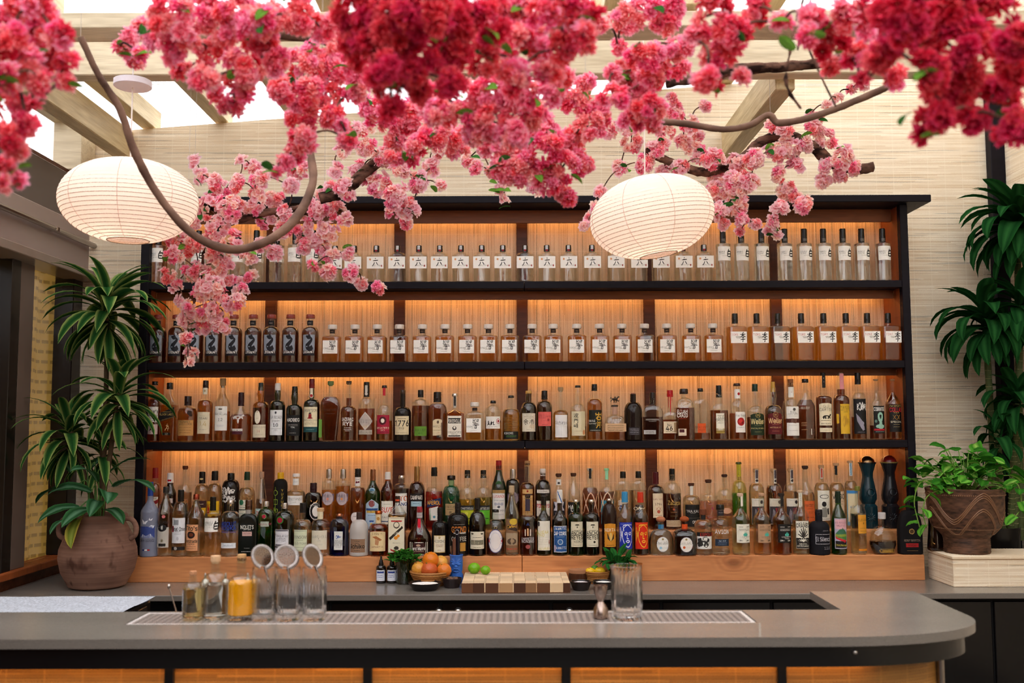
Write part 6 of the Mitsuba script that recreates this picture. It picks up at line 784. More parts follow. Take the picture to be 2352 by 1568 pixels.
for i in range(96):
    a = random.uniform(0, 360); r = random.uniform(.02, .24) if i < 84 else .25; az = a + random.uniform(-50, 50)
    z = ztb + .44 + .13 * random.random() - .55 * max(0, r - .12) - (.05 if math.sin(math.radians(a)) < 0 else 0)
    q = np.array([cx + r * math.cos(math.radians(a)) * 1.1, cy + r * math.sin(math.radians(a)) * .62, z])
    s0_ = np.array([cx + .25 * (q[0] - cx), cy + .25 * (q[1] - cy), ztb + .335])
    put('stalk', shape(tube(spline([s0_, (s0_ + q) / 2 + [0, 0, .035], q], 4), .0024, 5), 'matte_paint', True, color='6f9440'), po)
    put('leaf', {**PTH[i % 6], 'to_world': T().translate(q.tolist()).rotate([0, 0, 1], az).rotate([0, 1, 0], random.uniform(-25, 35)).rotate([1, 0, 0], random.uniform(-35, 35)).scale(random.uniform(.75, 1.15))}, po)
for pts in ([(2160, 1122), (2118, 1105), (2100, 1150), (2112, 1210)], [(2168, 1120), (2130, 1140), (2120, 1175), (2128, 1212)], [(2290, 1122), (2335, 1110), (2346, 1160), (2330, 1190)]):
    vp = spline([P(a, b, cy - .17 - .02 * i) for i, (a, b) in enumerate(pts)], 6); put('vine', shape(tube(vp, .003, 6), 'matte_paint', True, color='6f8a3c'), po)
    for i in range(2, len(vp), 3):
        put('leaf', {**PTH[(i * 5) % 6], 'to_world': T().translate(vp[i].tolist()).rotate([0, 0, 1], random.uniform(120, 330)).rotate([0, 1, 0], random.uniform(0, 50)).rotate([1, 0, 0], random.uniform(-30, 30)).scale(random.uniform(.7, 1.0))}, po)
vx = P(2150, 1240, by0 + .24)[0]
vs_ = thing('glass_vase', 'tall smoky glass vase behind the carved planter on the reed box', 'vase')
put('body', shape(at(lathe([(.03, 0), (.042, .004), (.045, .02), (.036, .12), (.033, .2), (.046, .30), (.0445, .30), (.031, .2), (.034, .12), (.042, .022), (.01, .01)], 28), vx, by0 + .25, ztb), 'bottle_glass', True, color='8a6a5c'), vs_)
cn = thing('corn_plant', 'tall glossy dark green corn plant with ringed canes in the right corner', 'plant')
kx, ky = 2.93, 6.13
pt2 = thing('black_planter', 'plain black planter hidden behind the reed box in the right corner', 'planter')
put('body', shape(at(lathe([(.10, 0), (.12, .01), (.13, .26), (.122, .26), (.118, .22)], 32), kx, ky, ZC), 'gloss_paint', 30, color='141214'), pt2)
cg = ['1d4a20', '143a1a', '2a5c2c', '143a1a', '1d4a20']
CRN = [leaf_proto(.40, .104, e, b, cg, fold=.2, wave=.03) for e, b in ((68, 70), (50, 115), (34, 130), (14, 115), (-6, 95), (-28, 65))]
def cane(pts, r):
    p = spline(pts, 14); m = tube(p, r * (1 + .07 * (np.arange(len(p)) % 3 == 0)), 10)
    ck = put('cane', shape(m, 'matte_paint', True, color='56603a'), cn); put('rings', shape(cat_([tube([p[i] - .0012 * (p[-1] - p[0]) / np.linalg.norm(p[-1] - p[0]), p[i] + .0012 * (p[-1] - p[0]) / np.linalg.norm(p[-1] - p[0])], r * 1.1, 10) for i in range(1, len(p) - 1, 1)]), 'matte_paint', True, color='b4ac7c'), ck, kind='stuff')
for (a, b), (c, d), Y, n, s0, s1 in [((2345, 1240), (2336, 500), 6.0, 84, .85, 1.1), ((2292, 1240), (2262, 720), 5.98, 60, .75, .98), ((2330, 1240), (2345, 690), 5.96, 50, .7, .95), ((2320, 1240), (2335, 900), 5.95, 46, .6, .8), ((2305, 1240), (2290, 985), 5.94, 18, .5, .65)]:
    q0, q1 = P(a, b, 6.1), P(c, d, Y); cane([q0, (q0 + q1) / 2 + [.01, .02, 0], q1], .019)
    rosette(cn, CRN, q1, n, s0, s1, 0, 1, skip=True)
# ---- behind the bar, left: towel covered equipment
ex = PZ(365, 1356, .862)[0]
eq = thing('bar_cooler', 'black slatted under counter cooler behind the bar at left', 'cooler')
put('body', shape(box(-2.70, ex, 3.85, 4.60, 0, .835, .006), 'gloss_paint', color='17120f'), eq)
for i in range(5): put('vent_slat', shape(box(ex, ex + .006, 3.92 + i * .13, 4.02 + i * .13, .74, .82, .002), 'gloss_paint', color='2a2420'), eq)
put('latch', shape(box(ex, ex + .012, 3.88, 3.95, .80, .835, .002), 'matte_paint', color='c89a80'), eq)
tw = []; gx, gy = np.meshgrid(np.linspace(-2.69, ex + .012, 34), np.linspace(3.83, 4.62, 26)); gz = .846 + .008 * meshkit.fbm(np.stack([gx * 6, gy * 6, gx * 0], -1), 3)
V = np.stack([gx, gy, gz], -1).reshape(-1, 3); n = 34
put('bar_towel', shape((V, np.array([(i * n + j, i * n + j + 1, (i + 1) * n + j + 1, (i + 1) * n + j) for i in range(25) for j in range(n - 1)])), 'towel_cloth', True), label='pale grey waffle towel spread over the black cooler behind the bar', cat='towel')
# ---- cutting board of end grain blocks
fy = PZ(1185, 1362, ZC)[1]; x0, x1 = PZ(1060, 1362, ZC)[0], PZ(1310, 1362, ZC)[0]; zt_ = P(1185, 1339, fy)[2]; bk = PZ(1185, 1312, zt_)[1]
cb = thing('cutting_board', 'thick end grain butcher block cutting board on the back counter', 'cutting board')
tones = ['4f3020', '8a6444', 'c8a078', '6a442c', 'd8b890', 'b48a62', '5a3826', '9a7450']
y_f = fy + .007
wd = np.array([1, .95, .12, 1.1, .12, 1.1, .12, 1.0, .9, .1, 1.1, 1.15, .6]); ed = x0 + (x1 - x0) * np.r_[0, np.cumsum(wd)] / wd.sum(); fr = [3, 0, 4, 6, 2, 5, 4, 0, 1, 2, 3, 4, 0]
for j in range(6):
    y0_, y1_ = (fy, y_f) if j == 0 else (y_f + (bk - y_f) * (j - 1) / 5, y_f + (bk - y_f) * j / 5)
    for i in range(len(wd)):
        c = fr[i] if j == 0 else fr[(i * 5 + j * 3) % 13]; cc = hx(tones[c]) if j == 0 else .22 * hx(tones[c]) + .78 * hx('cdb594')
        put('wood_block', shape(box(ed[i] + .0004, ed[i + 1] - .0004, y0_ + .0004, y1_ - .0004, ZC + .004, zt_ + random.uniform(-.0004, .0004), .001), 'matte_paint', color=tuple(cc)), cb)
put('core', shape(box(x0 + .002, x1 - .002, fy + .002, bk - .002, ZC, zt_ - .003), 'matte_paint', color='5a3c28'), cb)
# ---- bowls, plates
def dish(name, label, cat, px, py, w, h, col, fill=None, fcol='e8e4de', mat='gloss_paint', k_=1.):
    R = w / 2 * 5.5 / F * k_; x, y, mu = spot(px, py, ZC, R); y = max(y, YCF + R + .004); hh = h * mu * 1.05
    k = thing(name, label, cat); put('body', shape(at(lathe([(R * .6, 0), (R * .72, .002), (R * .97, hh * .8), (R, hh), (R * .94, hh), (R * .86, hh * .75), (R * .6, hh * .35), (0.001, hh * .33)], 36), x, y, ZC), mat, 40, color=col), k)
    if fill: put(fill, shape(at(lathe([(R * .86, hh * .72), (R * .8, hh * .8), (R * .4, hh * .9), (.001, hh * .93)], 28), x, y, ZC), 'matte_paint', 40, color=fcol), k)
    return k, x, y, R, hh
dish('salt_plate', 'shallow dark plate of white salt in front of the fruit basket', 'plate', 976, 1360, 80, 16, '1d1716', 'salt', k_=.93)
k, x, y, R, hh = dish('sugar_bowl', 'small dark bowl of brown cubes left of the cutting board', 'bowl', 1038, 1352, 46, 20, '2a2120')
for i in range(7): a = i * 2.2; put('sugar_cube', shape(at(box(-.009, .009, -.009, .009, 0, .016, .001).apply_transform(trimesh.transformations.rotation_matrix(a, (0, 0, 1))), x + R * .4 * math.cos(a), y + R * .4 * math.sin(a), ZC + hh * .62 + .006 * (i % 2)), 'matte_paint', color='7a5a48'), k)
dish('salt_bowl', 'small dark bowl of white salt right of the cutting board', 'bowl', 1334, 1358, 48, 19, '221a19', 'salt', 'c8c4c4')
dish('side_plate', 'shallow dark plate of white salt behind the mixing glass', 'plate', 1386, 1356, 50, 17, '1d1716', 'salt')
for px, py, r in ((1089, 1317, 13.), (1115, 1319, 10.5)):
    q = PZ(px, py, zt_); y = q[1]; r *= y / F
    kk = thing('lime', f"{'large' if r > .028 else 'smaller'} green lime on the back edge of the cutting board", 'lime'); put('peel', shape(at(wobble(ball(r, 3, (1.08, 1, .95)), .015, 60), q[0], y, zt_ + r * .94), 'gloss_paint', True, color='6fa81c'), kk)
    put('stem_scar', shape(ball(r * .13, 2, (.6, 1, 1), (q[0] + r * 1.06, y, zt_ + r)), 'matte_paint', True, color='8a8a3a'), kk)
# ---- woven baskets
def basket(label, px, py, w, h, fruits):
    R = w / 2 * 5.62 / F * .97; x, y, mu = spot(px, py, ZC, R); hh = h * mu; n = 7
    k = thing('wicker_basket', label, 'basket')
    for i in range(n):
        s = i / (n - 1); r = R * (.64 + .36 * s ** .8); z = .004 + (hh - .004) * s; a = np.linspace(0, 2 * np.pi, 73)
        p = np.stack([(r + .0022 * np.cos(a * 36 + i * np.pi)) * np.cos(a), (r + .0022 * np.cos(a * 36 + i * np.pi)) * np.sin(a), z + .0012 * np.sin(a * 36 + i * np.pi)], 1)
        put('coil', shape(at(tube(p, hh / n * .62, 6, False), x, y, ZC), 'gloss_paint' if i == n - 1 else 'matte_paint', True, color=('a8703c', '8f5a2c', 'b07c46')[i % 3]), k)
    put('base', shape(at(lathe([(R * .66, .0), (R * .66, .006)], 30), x, y, ZC), 'matte_paint', color='6f4522'), k)
    for name, lab, fx, fy_, fr_, dy, col in fruits:
        Yf = y + dy; q = P(fx, fy_, Yf); r = fr_ * Yf / F; kk = thing(name, lab, name)
        put('peel', shape(at(wobble(ball(r, 3, (1, 1, .96) if name != 'lemon' else (1.25, .9, .9)), .012, 70), q[0], Yf, q[2]), 'gloss_paint', True, color=col), kk)
        put('stem_scar', shape(ball(r * .12, 2, (1, 1, .5), (q[0] - r * .3, Yf - r * .35, q[2] + r * .85)), 'matte_paint', True, color='7a6a2c'), kk)
    return x, y
basket('round woven basket heaped with citrus left of the blue mug', 989, 1341, 92, 30, [
    ('orange', 'bright orange on top of the citrus heap', 989, 1285, 18.5, -.02, 'd8761c'), ('orange', 'yellow orange at the left of the citrus basket', 962, 1306, 16.5, -.02, 'd8953c'), ('grapefruit', 'blushing red grapefruit at the front of the citrus basket', 986, 1308, 18.5, -.045, 'c25a2c'),
    ('orange', 'orange at the right of the citrus basket', 1020, 1309, 16.5, -.03, 'd87a2c'), ('orange', 'yellow orange at the back of the citrus basket', 1012, 1292, 17, .055, 'dda044')])
basket('small woven basket of lemons right of the cutting board', 1372, 1338, 54, 26, [('lemon', 'lemon at the left of the small basket', 1356, 1312, 9.5, -.01, 'e0b41c'), ('lemon', 'lemon at the right of the small basket', 1378, 1311, 10, -.012, 'e4b820'), ('lime', 'dark green lime between the lemons in the small basket', 1366, 1306, 9, .03, '4a7a1c')])
x, y, mu = spot(1328, 1336, ZC, .05); R = 21 * mu
wbk = thing('lidded_bowl', 'turned brown wooden bowl with a lid left of the lemon basket', 'bowl')
put('body', shape(at(lathe([(R * .7, 0), (R * .95, .012), (R, .045), (R * .98, .056)], 32), x, y, ZC), 'gloss_paint', 40, color='4a2a1a'), wbk)
put('lid', shape(at(lathe([(R * 1.02, .056), (R * 1.03, .062), (R * .98, .074), (R * .3, .078), (.002, .079)], 32), x, y, ZC), 'matte_paint', 40, color='9a6a4a'), wbk)
# ---- blue mug with tools
x, y, mu = spot(1048, 1334, ZC, .045)
mg = thing('blue_mug', 'blue ceramic mug with a carved scowling face, holding bar tools', 'mug')
R = 15.2 * mu; h = 64 * mu
parts = [lathe([(R * .95, 0), (R * 1.05, .01), (R * 1.02, .3 * h), (R * .86, .38 * h), (R * .95, .48 * h), (R * .98, .8 * h), (R * .92, .84 * h), (R * .96, .9 * h), (R * 1.02, .985 * h), (R * .98, h), (R * .9, h), (R * .86, .9 * h), (R * .8, .5 * h)], 40)]
f = -R * .92
parts += [ball(R * .30, 2, (1.1, .6, .8), (-R * .38, f, .68 * h)), ball(R * .30, 2, (1.1, .6, .8), (R * .38, f, .68 * h)), ball(R * .22, 2, (1.2, 1, 1.2), (0, f - R * .08, .60 * h)), tube([(-R * .5, f + .004, .45 * h), (-R * .25, f - .005, .53 * h), (R * .25, f - .005, .53 * h), (R * .5, f + .004, .45 * h)], .0045, 8), tube([(-R * .5, f + .004, .45 * h), (0, f - .004, .42 * h), (R * .5, f + .004, .45 * h)], .004, 8),
          tube([(-R * .75, f + .010, .77 * h), (-R * .35, f - .002, .745 * h), (0, f - .003, .70 * h)], .004, 8), tube([(R * .75, f + .010, .77 * h), (R * .35, f - .002, .745 * h), (0, f - .003, .70 * h)], .004, 8), ball(R * .45, 2, (1, .8, .8), (-R * .5, f + .006, .14 * h)), ball(R * .45, 2, (1, .8, .8), (R * .5, f + .006, .14 * h))]
for i in range(7): a = (i - 3) * .28; parts.append(tube([(R * .25 * math.sin(a), f - .001, .76 * h), (R * .7 * math.sin(a * 1.4), f + .008 * abs(a), .93 * h - .012 * abs(a))], .0028, 6))
put('body', shape(at(cat_(parts), x, y, ZC), 'gloss_paint', 40, color='2f62b4'), mg)
t1 = thing('paring_knife', 'small knife with a brown wooden handle standing in the blue mug', 'knife')
put('handle', shape(tube([(x - .010, y - .01, ZC + h * .92), (x - .012, y - .012, ZC + h * 1.55)], [.009, .010], 10), 'matte_paint', 40, color='6a4432'), t1)
put('blade', shape(box(x - .016, x - .004, y - .008, y - .0065, ZC + h * .2, ZC + h * .93), 'metal', color='c0bcb8'), t1)
t2 = thing('bottle_opener', 'black tool with a steel ring end standing in the blue mug', 'bar tool')
put('handle', shape(tube([(x + .012, y, ZC + h * .15), (x + .008, y, ZC + h * 1.2), (x + .004, y, ZC + h * 1.9)], [.007, .011, .014], 10), 'gloss_paint', 40, color='17141a'), t2)
put('ring', shape(at(tube([(.010 * math.cos(a), 0, .013 * math.sin(a)) for a in np.linspace(0, 2 * np.pi, 20)], .0022, 6), x + .004, y - .012, ZC + h * 1.78), 'metal', True, color='b8bcc4'), t2)
t3 = thing('channel_peeler', 'steel peeler leaning at the left in the blue mug', 'bar tool')
put('handle', shape(tube([(x - .02, y + .005, ZC + h * .2), (x - .03, y + .005, ZC + h * 1.3)], [.005, .005], 8), 'metal', 40, color='a8a4a0'), t3)
# ---- dropper bottles
for px, lab in ((875, 'small brown dropper bottle with white label, at the left end of the fruit'), (900, 'small brown dropper bottle half hidden by the glass of mint')):
    x, y, mu = spot(px, 1338, ZC, .032); k = thing('dropper_bottle', lab, 'bottle')
    bottle(k, ZC, x, y, mu, 60., (14, 23, 27, 20, 10, 'd', 'r', '3a1a0a', '2a0f06', 0, (8, 11, '14110f'), [(30, 54, 21, 0, 'd4d6e0', [('r', -8, 8, 33, 37, '3a4a8a'), ('r', -8, 5, 41, 42, '5a6aa0'), ('r', -8, 7, 45, 46, '5a6aa0')])]))
    put('dropper_bulb', shape(at(lathe([(4.6 * mu, 44 * mu), (4.2 * mu, 50 * mu), (2.2 * mu, 53 * mu), (2.2 * mu, 58 * mu), (1.2 * mu, 60 * mu)], 14), x, y, ZC), 'gloss_paint', 40, color='15110f'), k)
# ---- herbs in glasses
MNT = [leaf_proto(.045, .026, e, 40, ['2f6a24', '3f7f2c', '2a5f20', '3f7f2c', '2f6a24'], n=5, fold=.3, wave=.1, base=.3) for e in (50, 15)]
HRB = [leaf_proto(.10, .045, e, b, ['1f4f22', '2c6a2c', '1d4a20', '2c6a2c', '1f4f22'], n=7, fold=.3, wave=.08, base=.2) for e, b in ((70, 40), (40, 70), (15, 70))]
def herb(label, glab, px, py, w, h, gcol, protos, n, spread, zl):
    R = w / 2 * 5.66 / F; x, y, mu = spot(px, py, ZC, R); h *= mu
    g = thing('herb_glass', glab, 'glass'); put('body', shape(at(lathe([(R * .86, 0), (R * .9, .004), (R, h), (R * .95, h), (R * .85, .008), (.002, .007)], 32), x, y, ZC), 'bottle_glass', True, color=gcol), g)
    put('water', shape(at(lathe([(R * .84, .009), (R * .9, h * .5)], 28), x, y, ZC), 'liquid', 40, color='8a8a6a' if gcol[0] > '8' else '2a2a20'), g)
    k = thing('herb_bunch', label, 'herbs')
    for i in range(n):
        a = i * 2.4; r = spread * math.sqrt((i + .5) / n); z = ZC + h + zl * (1 - (r / spread) ** 2) * random.uniform(.5, 1.05)
        q = np.array([x + r * math.cos(a), y - .035 + r * math.sin(a) * .6, z]); b0 = np.array([x + .2 * R * math.cos(a), y + .2 * R * math.sin(a), ZC + .015]); tp = np.array([x + .6 * R * math.cos(a), y + .6 * R * math.sin(a), ZC + h])
        if i % 2 == 0 or n < 40: put('stem', shape(tube([b0, tp, q], .0016, 5), 'matte_paint', True, color='3f6a2c'), k)
        for j in range(2 if n > 40 else 1): put('leaf', {**protos[(i + j) % len(protos)], 'to_world': T().translate(q.tolist()).rotate([0, 0, 1], math.degrees(a) + random.uniform(-50, 50) + 180 * j).rotate([0, 1, 0], random.uniform(-20, 25)).scale(random.uniform(.75, 1.1))}, k)
herb('bushy bunch of mint in the clear glass left of the fruit basket', 'clear glass holding the bunch of mint', 930, 1342, 44, 52, 'c8d0c4', MNT, 64, .085, .055)
herb('bunch of broad dark green leaves in a dark glass right of the lemons', 'dark glass holding broad green leaves', 1417, 1336, 40, 44, '4a4858', HRB, 22, .06, .035)
x, y, mu = spot(1459, 1340, ZC, .043); gg = thing('gilt_glass', 'clear tumbler with a thin gold rim behind the mixing glass', 'glass')
put('body', shape(at(lathe([(.034, 0), (.036, .003), (.042, .105), (.0408, .105), (.034, .006), (.002, .005)], 32), x, y, ZC), 'bottle_glass', True, color='f0e0d0'), gg)
put('gold_rim', shape(at(tube([(.0416 * math.cos(a), .0416 * math.sin(a), .105) for a in np.linspace(0, 2 * np.pi, 37)], .0012, 6, False), x, y, ZC), 'metal', True, color='d8a85a'), gg)
# ================================================================ on the front bar
YB2 = 3.125; ZD = ZBAR - .0005
def barb(name, label, cat, px, spec, py=1429):
    q = P(px, 1400, YB2); mu = YB2 / F; k = thing(name, label, cat); bottle(k, ZD, q[0], YB2, mu, 0., spec); return k
barb('mixer_bottle', 'small corked bottle of pale gold syrup, left of the three on the bar', 'bottle', 442, (-107, 45, -66, -82, 15, 'd', 'r', CL, 'd0a85c', -68, (8, 16, 'kb4805c'), []))
barb('mixer_bottle', 'round shouldered corked bottle of clear syrup on the bar', 'bottle', 493, (-141, 55, -78, -103, 20, 'd', 'r', CL, 'e8e0d8', -78, (13, 22, 'kc8a27c'), []))
barb('mixer_bottle', 'corked bottle of bright orange juice on the bar', 'bottle', 553, (-144, 60, -78, -97, 20, 'd', 'r', CL, '', 0, (14, 20, 'kc09464'), []))
kj = [k for k in labels if 'orange juice' in str(labels[k].get('label'))][0]; q = P(553, 1400, YB2); mu = YB2 / F
put('juice', shape(at(lathe([(24 * mu, 10 * mu), (28.2 * mu, 13 * mu), (28.2 * mu, 78 * mu), (25 * mu, 84 * mu)], 32), q[0], YB2, ZD), 'gloss_paint', 40, color='e59a08'), kj)
for px, lab in ((470, 'left one of three steel topped dasher bottles behind the syrups'), (517, 'middle one of three steel topped dasher bottles behind the syrups'), (568, 'right one of three steel topped dasher bottles, behind the juice')):
    q = P(px, 1390, 3.205); k = thing('dasher_bottle', lab, 'bottle'); mu = 3.205 / F
    put('body', shape(at(lathe([(.016, 0), (.018, .004), (.018, .055), (.014, .08)], 20), q[0], 3.205, ZD), 'bottle_glass', 40, color='9a8068'), k)
    put('steel_top', shape(at(lathe([(.014, .078), (.0155, .084), (.015, .096), (.010, .106), (.004, .110), (.0035, .122), (.0015, .128)], 20), q[0], 3.205, ZD), 'metal', 40, color='c4beb8'), k)
def rib_glass(name, label, px, w, h, rib, spout=False, base=.016):
    q = P(px, 1400, YB2); mu = YB2 / F; k = thing(name, label, 'glass'); m = glass_cup(w / 2 * mu, h * mu, .003, base, rib, z_r=(.12, .78))
    if spout: v = m.vertices; s = (v[:, 2] > h * mu * .93) & (v[:, 0] < -w / 2 * mu * .8); v[s, 0] -= .007 * (1 - np.abs(v[s, 1]) / (w / 2 * mu)); m.vertices = v
    put('body', shape(at(m, q[0], YB2, ZD), 'solid_glass', 40), k); return q[0], h * mu, w / 2 * mu
tall = []
for px, w, lab in ((606, 53, 'ribbed highball glass beside the orange juice, with a strainer in it'), (661, 56, 'ribbed highball glass, the middle one of three on the drip tray'), (721, 54, 'ribbed highball glass, rightmost of the three on the drip tray')):
    tall.append(rib_glass('highball_glass', lab, px, w, 116, .0015))
rib_glass('mixing_glass', 'cut crystal mixing glass with a pouring lip, right side of the bar', 1440, 68, 117, .0018, True, .02)
def strainer(x, zt, az, tilt, lab):
    k = thing('cocktail_strainer', lab, 'strainer')
    M = trimesh.transformations.rotation_matrix(az, (0, 0, 1)) @ trimesh.transformations.rotation_matrix(tilt, (0, 1, 0)); Mv = trimesh.transformations.translation_matrix((x, YB2, zt)) @ M
    R = .030; pl = Point(0, 0).buffer(R, 24)
    for r, n in ((.008, 6), (.015, 12), (.022, 16)):
        for i in range(n): pl = pl.difference(Point(r * math.cos(i * 2 * math.pi / n), r * math.sin(i * 2 * math.pi / n)).buffer(.0017, 2))
    pl = prism(pl, 0, .0014); a = np.linspace(0, 2 * np.pi * .93, 900); hel = np.stack([(R + .0045 + .0055 * np.cos(a * 70)) * np.cos(a), (R + .0045 + .0055 * np.cos(a * 70)) * np.sin(a), .0055 * np.sin(a * 70)], 1)
    put('plate', shape(pl.apply_transform(Mv), 'metal', color='7a6a60'), k)
    put('spring', shape(tube(hel, .0011, 4).apply_transform(Mv), 'metal', True, color='d8d0cc'), k)
    put('rim', shape(tube([(R * 1.0 * math.cos(t), R * 1.0 * math.sin(t), .002) for t in np.linspace(0, 2 * np.pi, 40)], .002, 6, False).apply_transform(Mv), 'metal', True, color='c8beb8'), k)
    put('handle', shape(tube([(R * .95, 0, .001), (R + .03, 0, .002), (R + .075, 0, .004)], [.005, .0028, .003], 8).apply_transform(Mv), 'metal', True, color='6a5e56'), k)
for (gx_, gh, gr), az, lab in zip(tall, (-.78, -1.05, -.6), ('round coil strainer leaning in the highball glass nearest the juice', 'round coil strainer leaning in the middle highball glass', 'round coil strainer leaning in the rightmost highball glass')):
    strainer(gx_ - .006, ZD + gh + .030, az, 1.15, lab)
q = P(1380, 1400, YB2); jg = thing('jigger', 'steel double cone jigger left of the mixing glass', 'jigger')
put('body', shape(at(lathe([(.0205, 0), (.023, .003), (.024, .012), (.021, .03), (.013, .043), (.008, .050), (.012, .058), (.020, .075), (.0215, .088), (.021, .099), (.0195, .099), (.018, .08), (.008, .06)], 36), q[0], YB2, ZD), 'metal', 40, color='a89488'), jg)
a, b = P(388, 1346, 3.34), P(404, 1402, 3.34); dvec = (b - a) / np.linalg.norm(b - a); bs = thing('bar_spoon', 'thin steel bar spoon handle leaning up behind the bar at left', 'spoon')
put('shaft', shape(tube([a, a + dvec * .30], .0024, 8), 'metal', True, color='c8c0ba'), bs); put('knob', shape(ball(.0055, 2, (1, 1, 1.4), a), 'metal', True, color='d0c8c2'), bs)
e_ = a + dvec * .30; put('bowl', shape(ball(.012, 2, (1, .5, 1.5), e_), 'metal', True, color='c8c0ba'), bs)
tn = thing('steel_tin', 'steel mixing tin standing in the well behind the bar, holding the spoon', 'tin'); put('body', shape(at(lathe([(.03, 0), (.042, .17), (.0405, .17), (.028, .004)], 28), e_[0] - .012, 3.34, e_[2] - .02), 'metal', 40, color='b8b2ac'), tn)
ws = thing('well_shelf', 'dark steel well shelf under the inner edge of the bar', 'shelf'); put('body', shape(box(-1.5, 1.0, 3.262, 3.44, e_[2] - .04, e_[2] - .02), 'gloss_paint', color='1a1817'), ws)
for x in (-1.45, .95): put('leg', shape(box(x - .02, x + .02, 3.3, 3.4, 0, e_[2] - .04), 'gloss_paint', color='1a1817'), ws)
# ================================================================ paper lanterns
def lantern(px, py, Y, w, h, tilt, label, canopy=None):
    c = P(px, py, Y); mu = Y / F * 1.02; R = w / 2 * mu; hh = h / 2 * mu
    k = thing('paper_lantern', label, 'lantern'); cut = .34; N = 26
    M = trimesh.transformations.translation_matrix(c) @ trimesh.transformations.rotation_matrix(tilt, (0, 1, 0))
    th = np.linspace(math.asin(-.962), math.asin(.96), 2 * N + 1); pf = []
    for i, a in enumerate(th): pf.append((R * math.cos(a) ** .92 * (1 - .006 * (i % 2 == 0)), hh * math.sin(a) / .95))
    s = shape(lathe(pf, 72, False, False).apply_transform(M), 'lantern_paper', True); put('shade', s, k)
    for i in range(2, 2 * N, 2):
        r, z = pf[i]; p = np.array([((r + .001) * math.cos(a), (r + .001) * math.sin(a), z + .004 * math.sin(a)) for a in np.linspace(0, 2 * np.pi, 61)])
        put('rib', shape(tube(p, .0014, 4, False).apply_transform(M), 'matte_paint', True, color='b09484'), k)
    for j in range(8):
        a = j * np.pi / 4 + .2; p = np.array([(r * 1.0015 * math.cos(a), r * 1.0015 * math.sin(a), z) for r, z in pf]); put('seam', shape(tube(p, .0011, 4).apply_transform(M), 'matte_paint', True, color='c8a898'), k)
    for e in (0, -1): r, z = pf[e]; put('ring', shape(tube([(r * math.cos(a), r * math.sin(a), z) for a in np.linspace(0, 2 * np.pi, 41)], .0022, 6, False).apply_transform(M), 'matte_paint', True, color='8a705e'), k)
    bq = M[:3, :3] @ np.array([-.02, -.02, -.05]) + c; b = shape(ball(.032, 3, c=bq), 'matte_paint', True, color='ffffff'); b['emitter'] = glow((1., .78, .56), BULB); put('bulb', b, k)
    top = M[:3, :3] @ np.array([0, 0, pf[-1][1]]) + c; ztop_ = c[2] + 1.2 if canopy is None else P(canopy[0], canopy[1], Y)[2]
    put('socket', shape(tube([bq + [0, 0, .03], top + [0, 0, .02]], .016, 10), 'matte_paint', True, color='e8e0d8'), k)
    put('cord', shape(tube([top, [top[0], top[1], ztop_]], .0035, 6), 'matte_paint', True, color='e4d6cc'), k)
    if canopy:
        put('canopy', shape(at(lathe([(.078, -.03), (.083, -.026), (.083, .0), (.078, .003)], 36), top[0], top[1], ztop_), 'matte_paint', 40, color='d8ccd0'), k)
        put('hanger', shape(tube([(top[0], top[1], ztop_), (top[0], top[1], ztop_ + .35)], .0025, 6), 'matte_paint', True, color='d8d0d0'), k)
    return c
BULB = 3.2
lantern(297, 462, 4.45, 305, 180, .0, 'oval white paper lantern hanging at left, crossed by the bare curved branch', (305, 186))
lantern(1497, 498, 4.75, 284, 176, -.16, 'tilted oval white paper lantern hanging right of centre under the blossom')

# ================================================================ cherry blossom
def flower(pal, layers, seed, size):
    r = np.random.default_rng(seed); V, Fc, C = [], [], []; core, mid, tip = (hx(c) for c in pal); pid = pal_id([pal[0], tuple(.3 * core + .7 * mid), pal[1], tuple(.5 * (mid + tip)), pal[2]])
    for n, e0, L, wd, z0 in layers:
        for i in range(n):
            az = 2 * np.pi * (i + r.uniform(-.22, .22)) / n + z0 * 9; e = math.radians(e0 + r.uniform(-20, 20)); l = L * r.uniform(.78, 1.18); w = wd * l; tw = r.uniform(-.35, .35)
            d = np.array([math.cos(az) * math.cos(e), math.sin(az) * math.cos(e), math.sin(e)]); s = np.array([-math.sin(az), math.cos(az), 0]); u = np.cross(d, s); s = s * math.cos(tw) + u * math.sin(tw); u = np.cross(d, s); u *= np.sign(u[2]) or 1
            o = len(V); k = r.uniform(.85, 1.08)
            for a, b, c_ in ((.04, 0, 0), (.55, -.5, .14), (.5, 0, -.02), (.55, .5, .14), (.95, -.34, .05), (.86, 0, .0), (.97, .34, .08)): V.append((d * a + s * b * w / l + u * c_) * l + [0, 0, z0 * .25])
            C += [(2 * pid + t * .998, k) for t in (0., .5, .25, .5, 1., .75, 1.)]
            Fc += [(o, o + 1, o + 2), (o, o + 2, o + 3), (o + 1, o + 4, o + 5), (o + 1, o + 5, o + 2), (o + 2, o + 5, o + 6), (o + 2, o + 6, o + 3)]
    return mikit.ply((np.array(V) * size, np.array(Fc)), 'petal', smooth=True, uv=np.array(C))
POM = [(10, -14, 1., .40, 0.), (10, 14, .97, .38, .08), (8, 40, .86, .42, .15), (6, 66, .62, .46, .2)]
WID = [(5, 8, 1., .98, 0.), (5, 44, .62, .9, .1)]
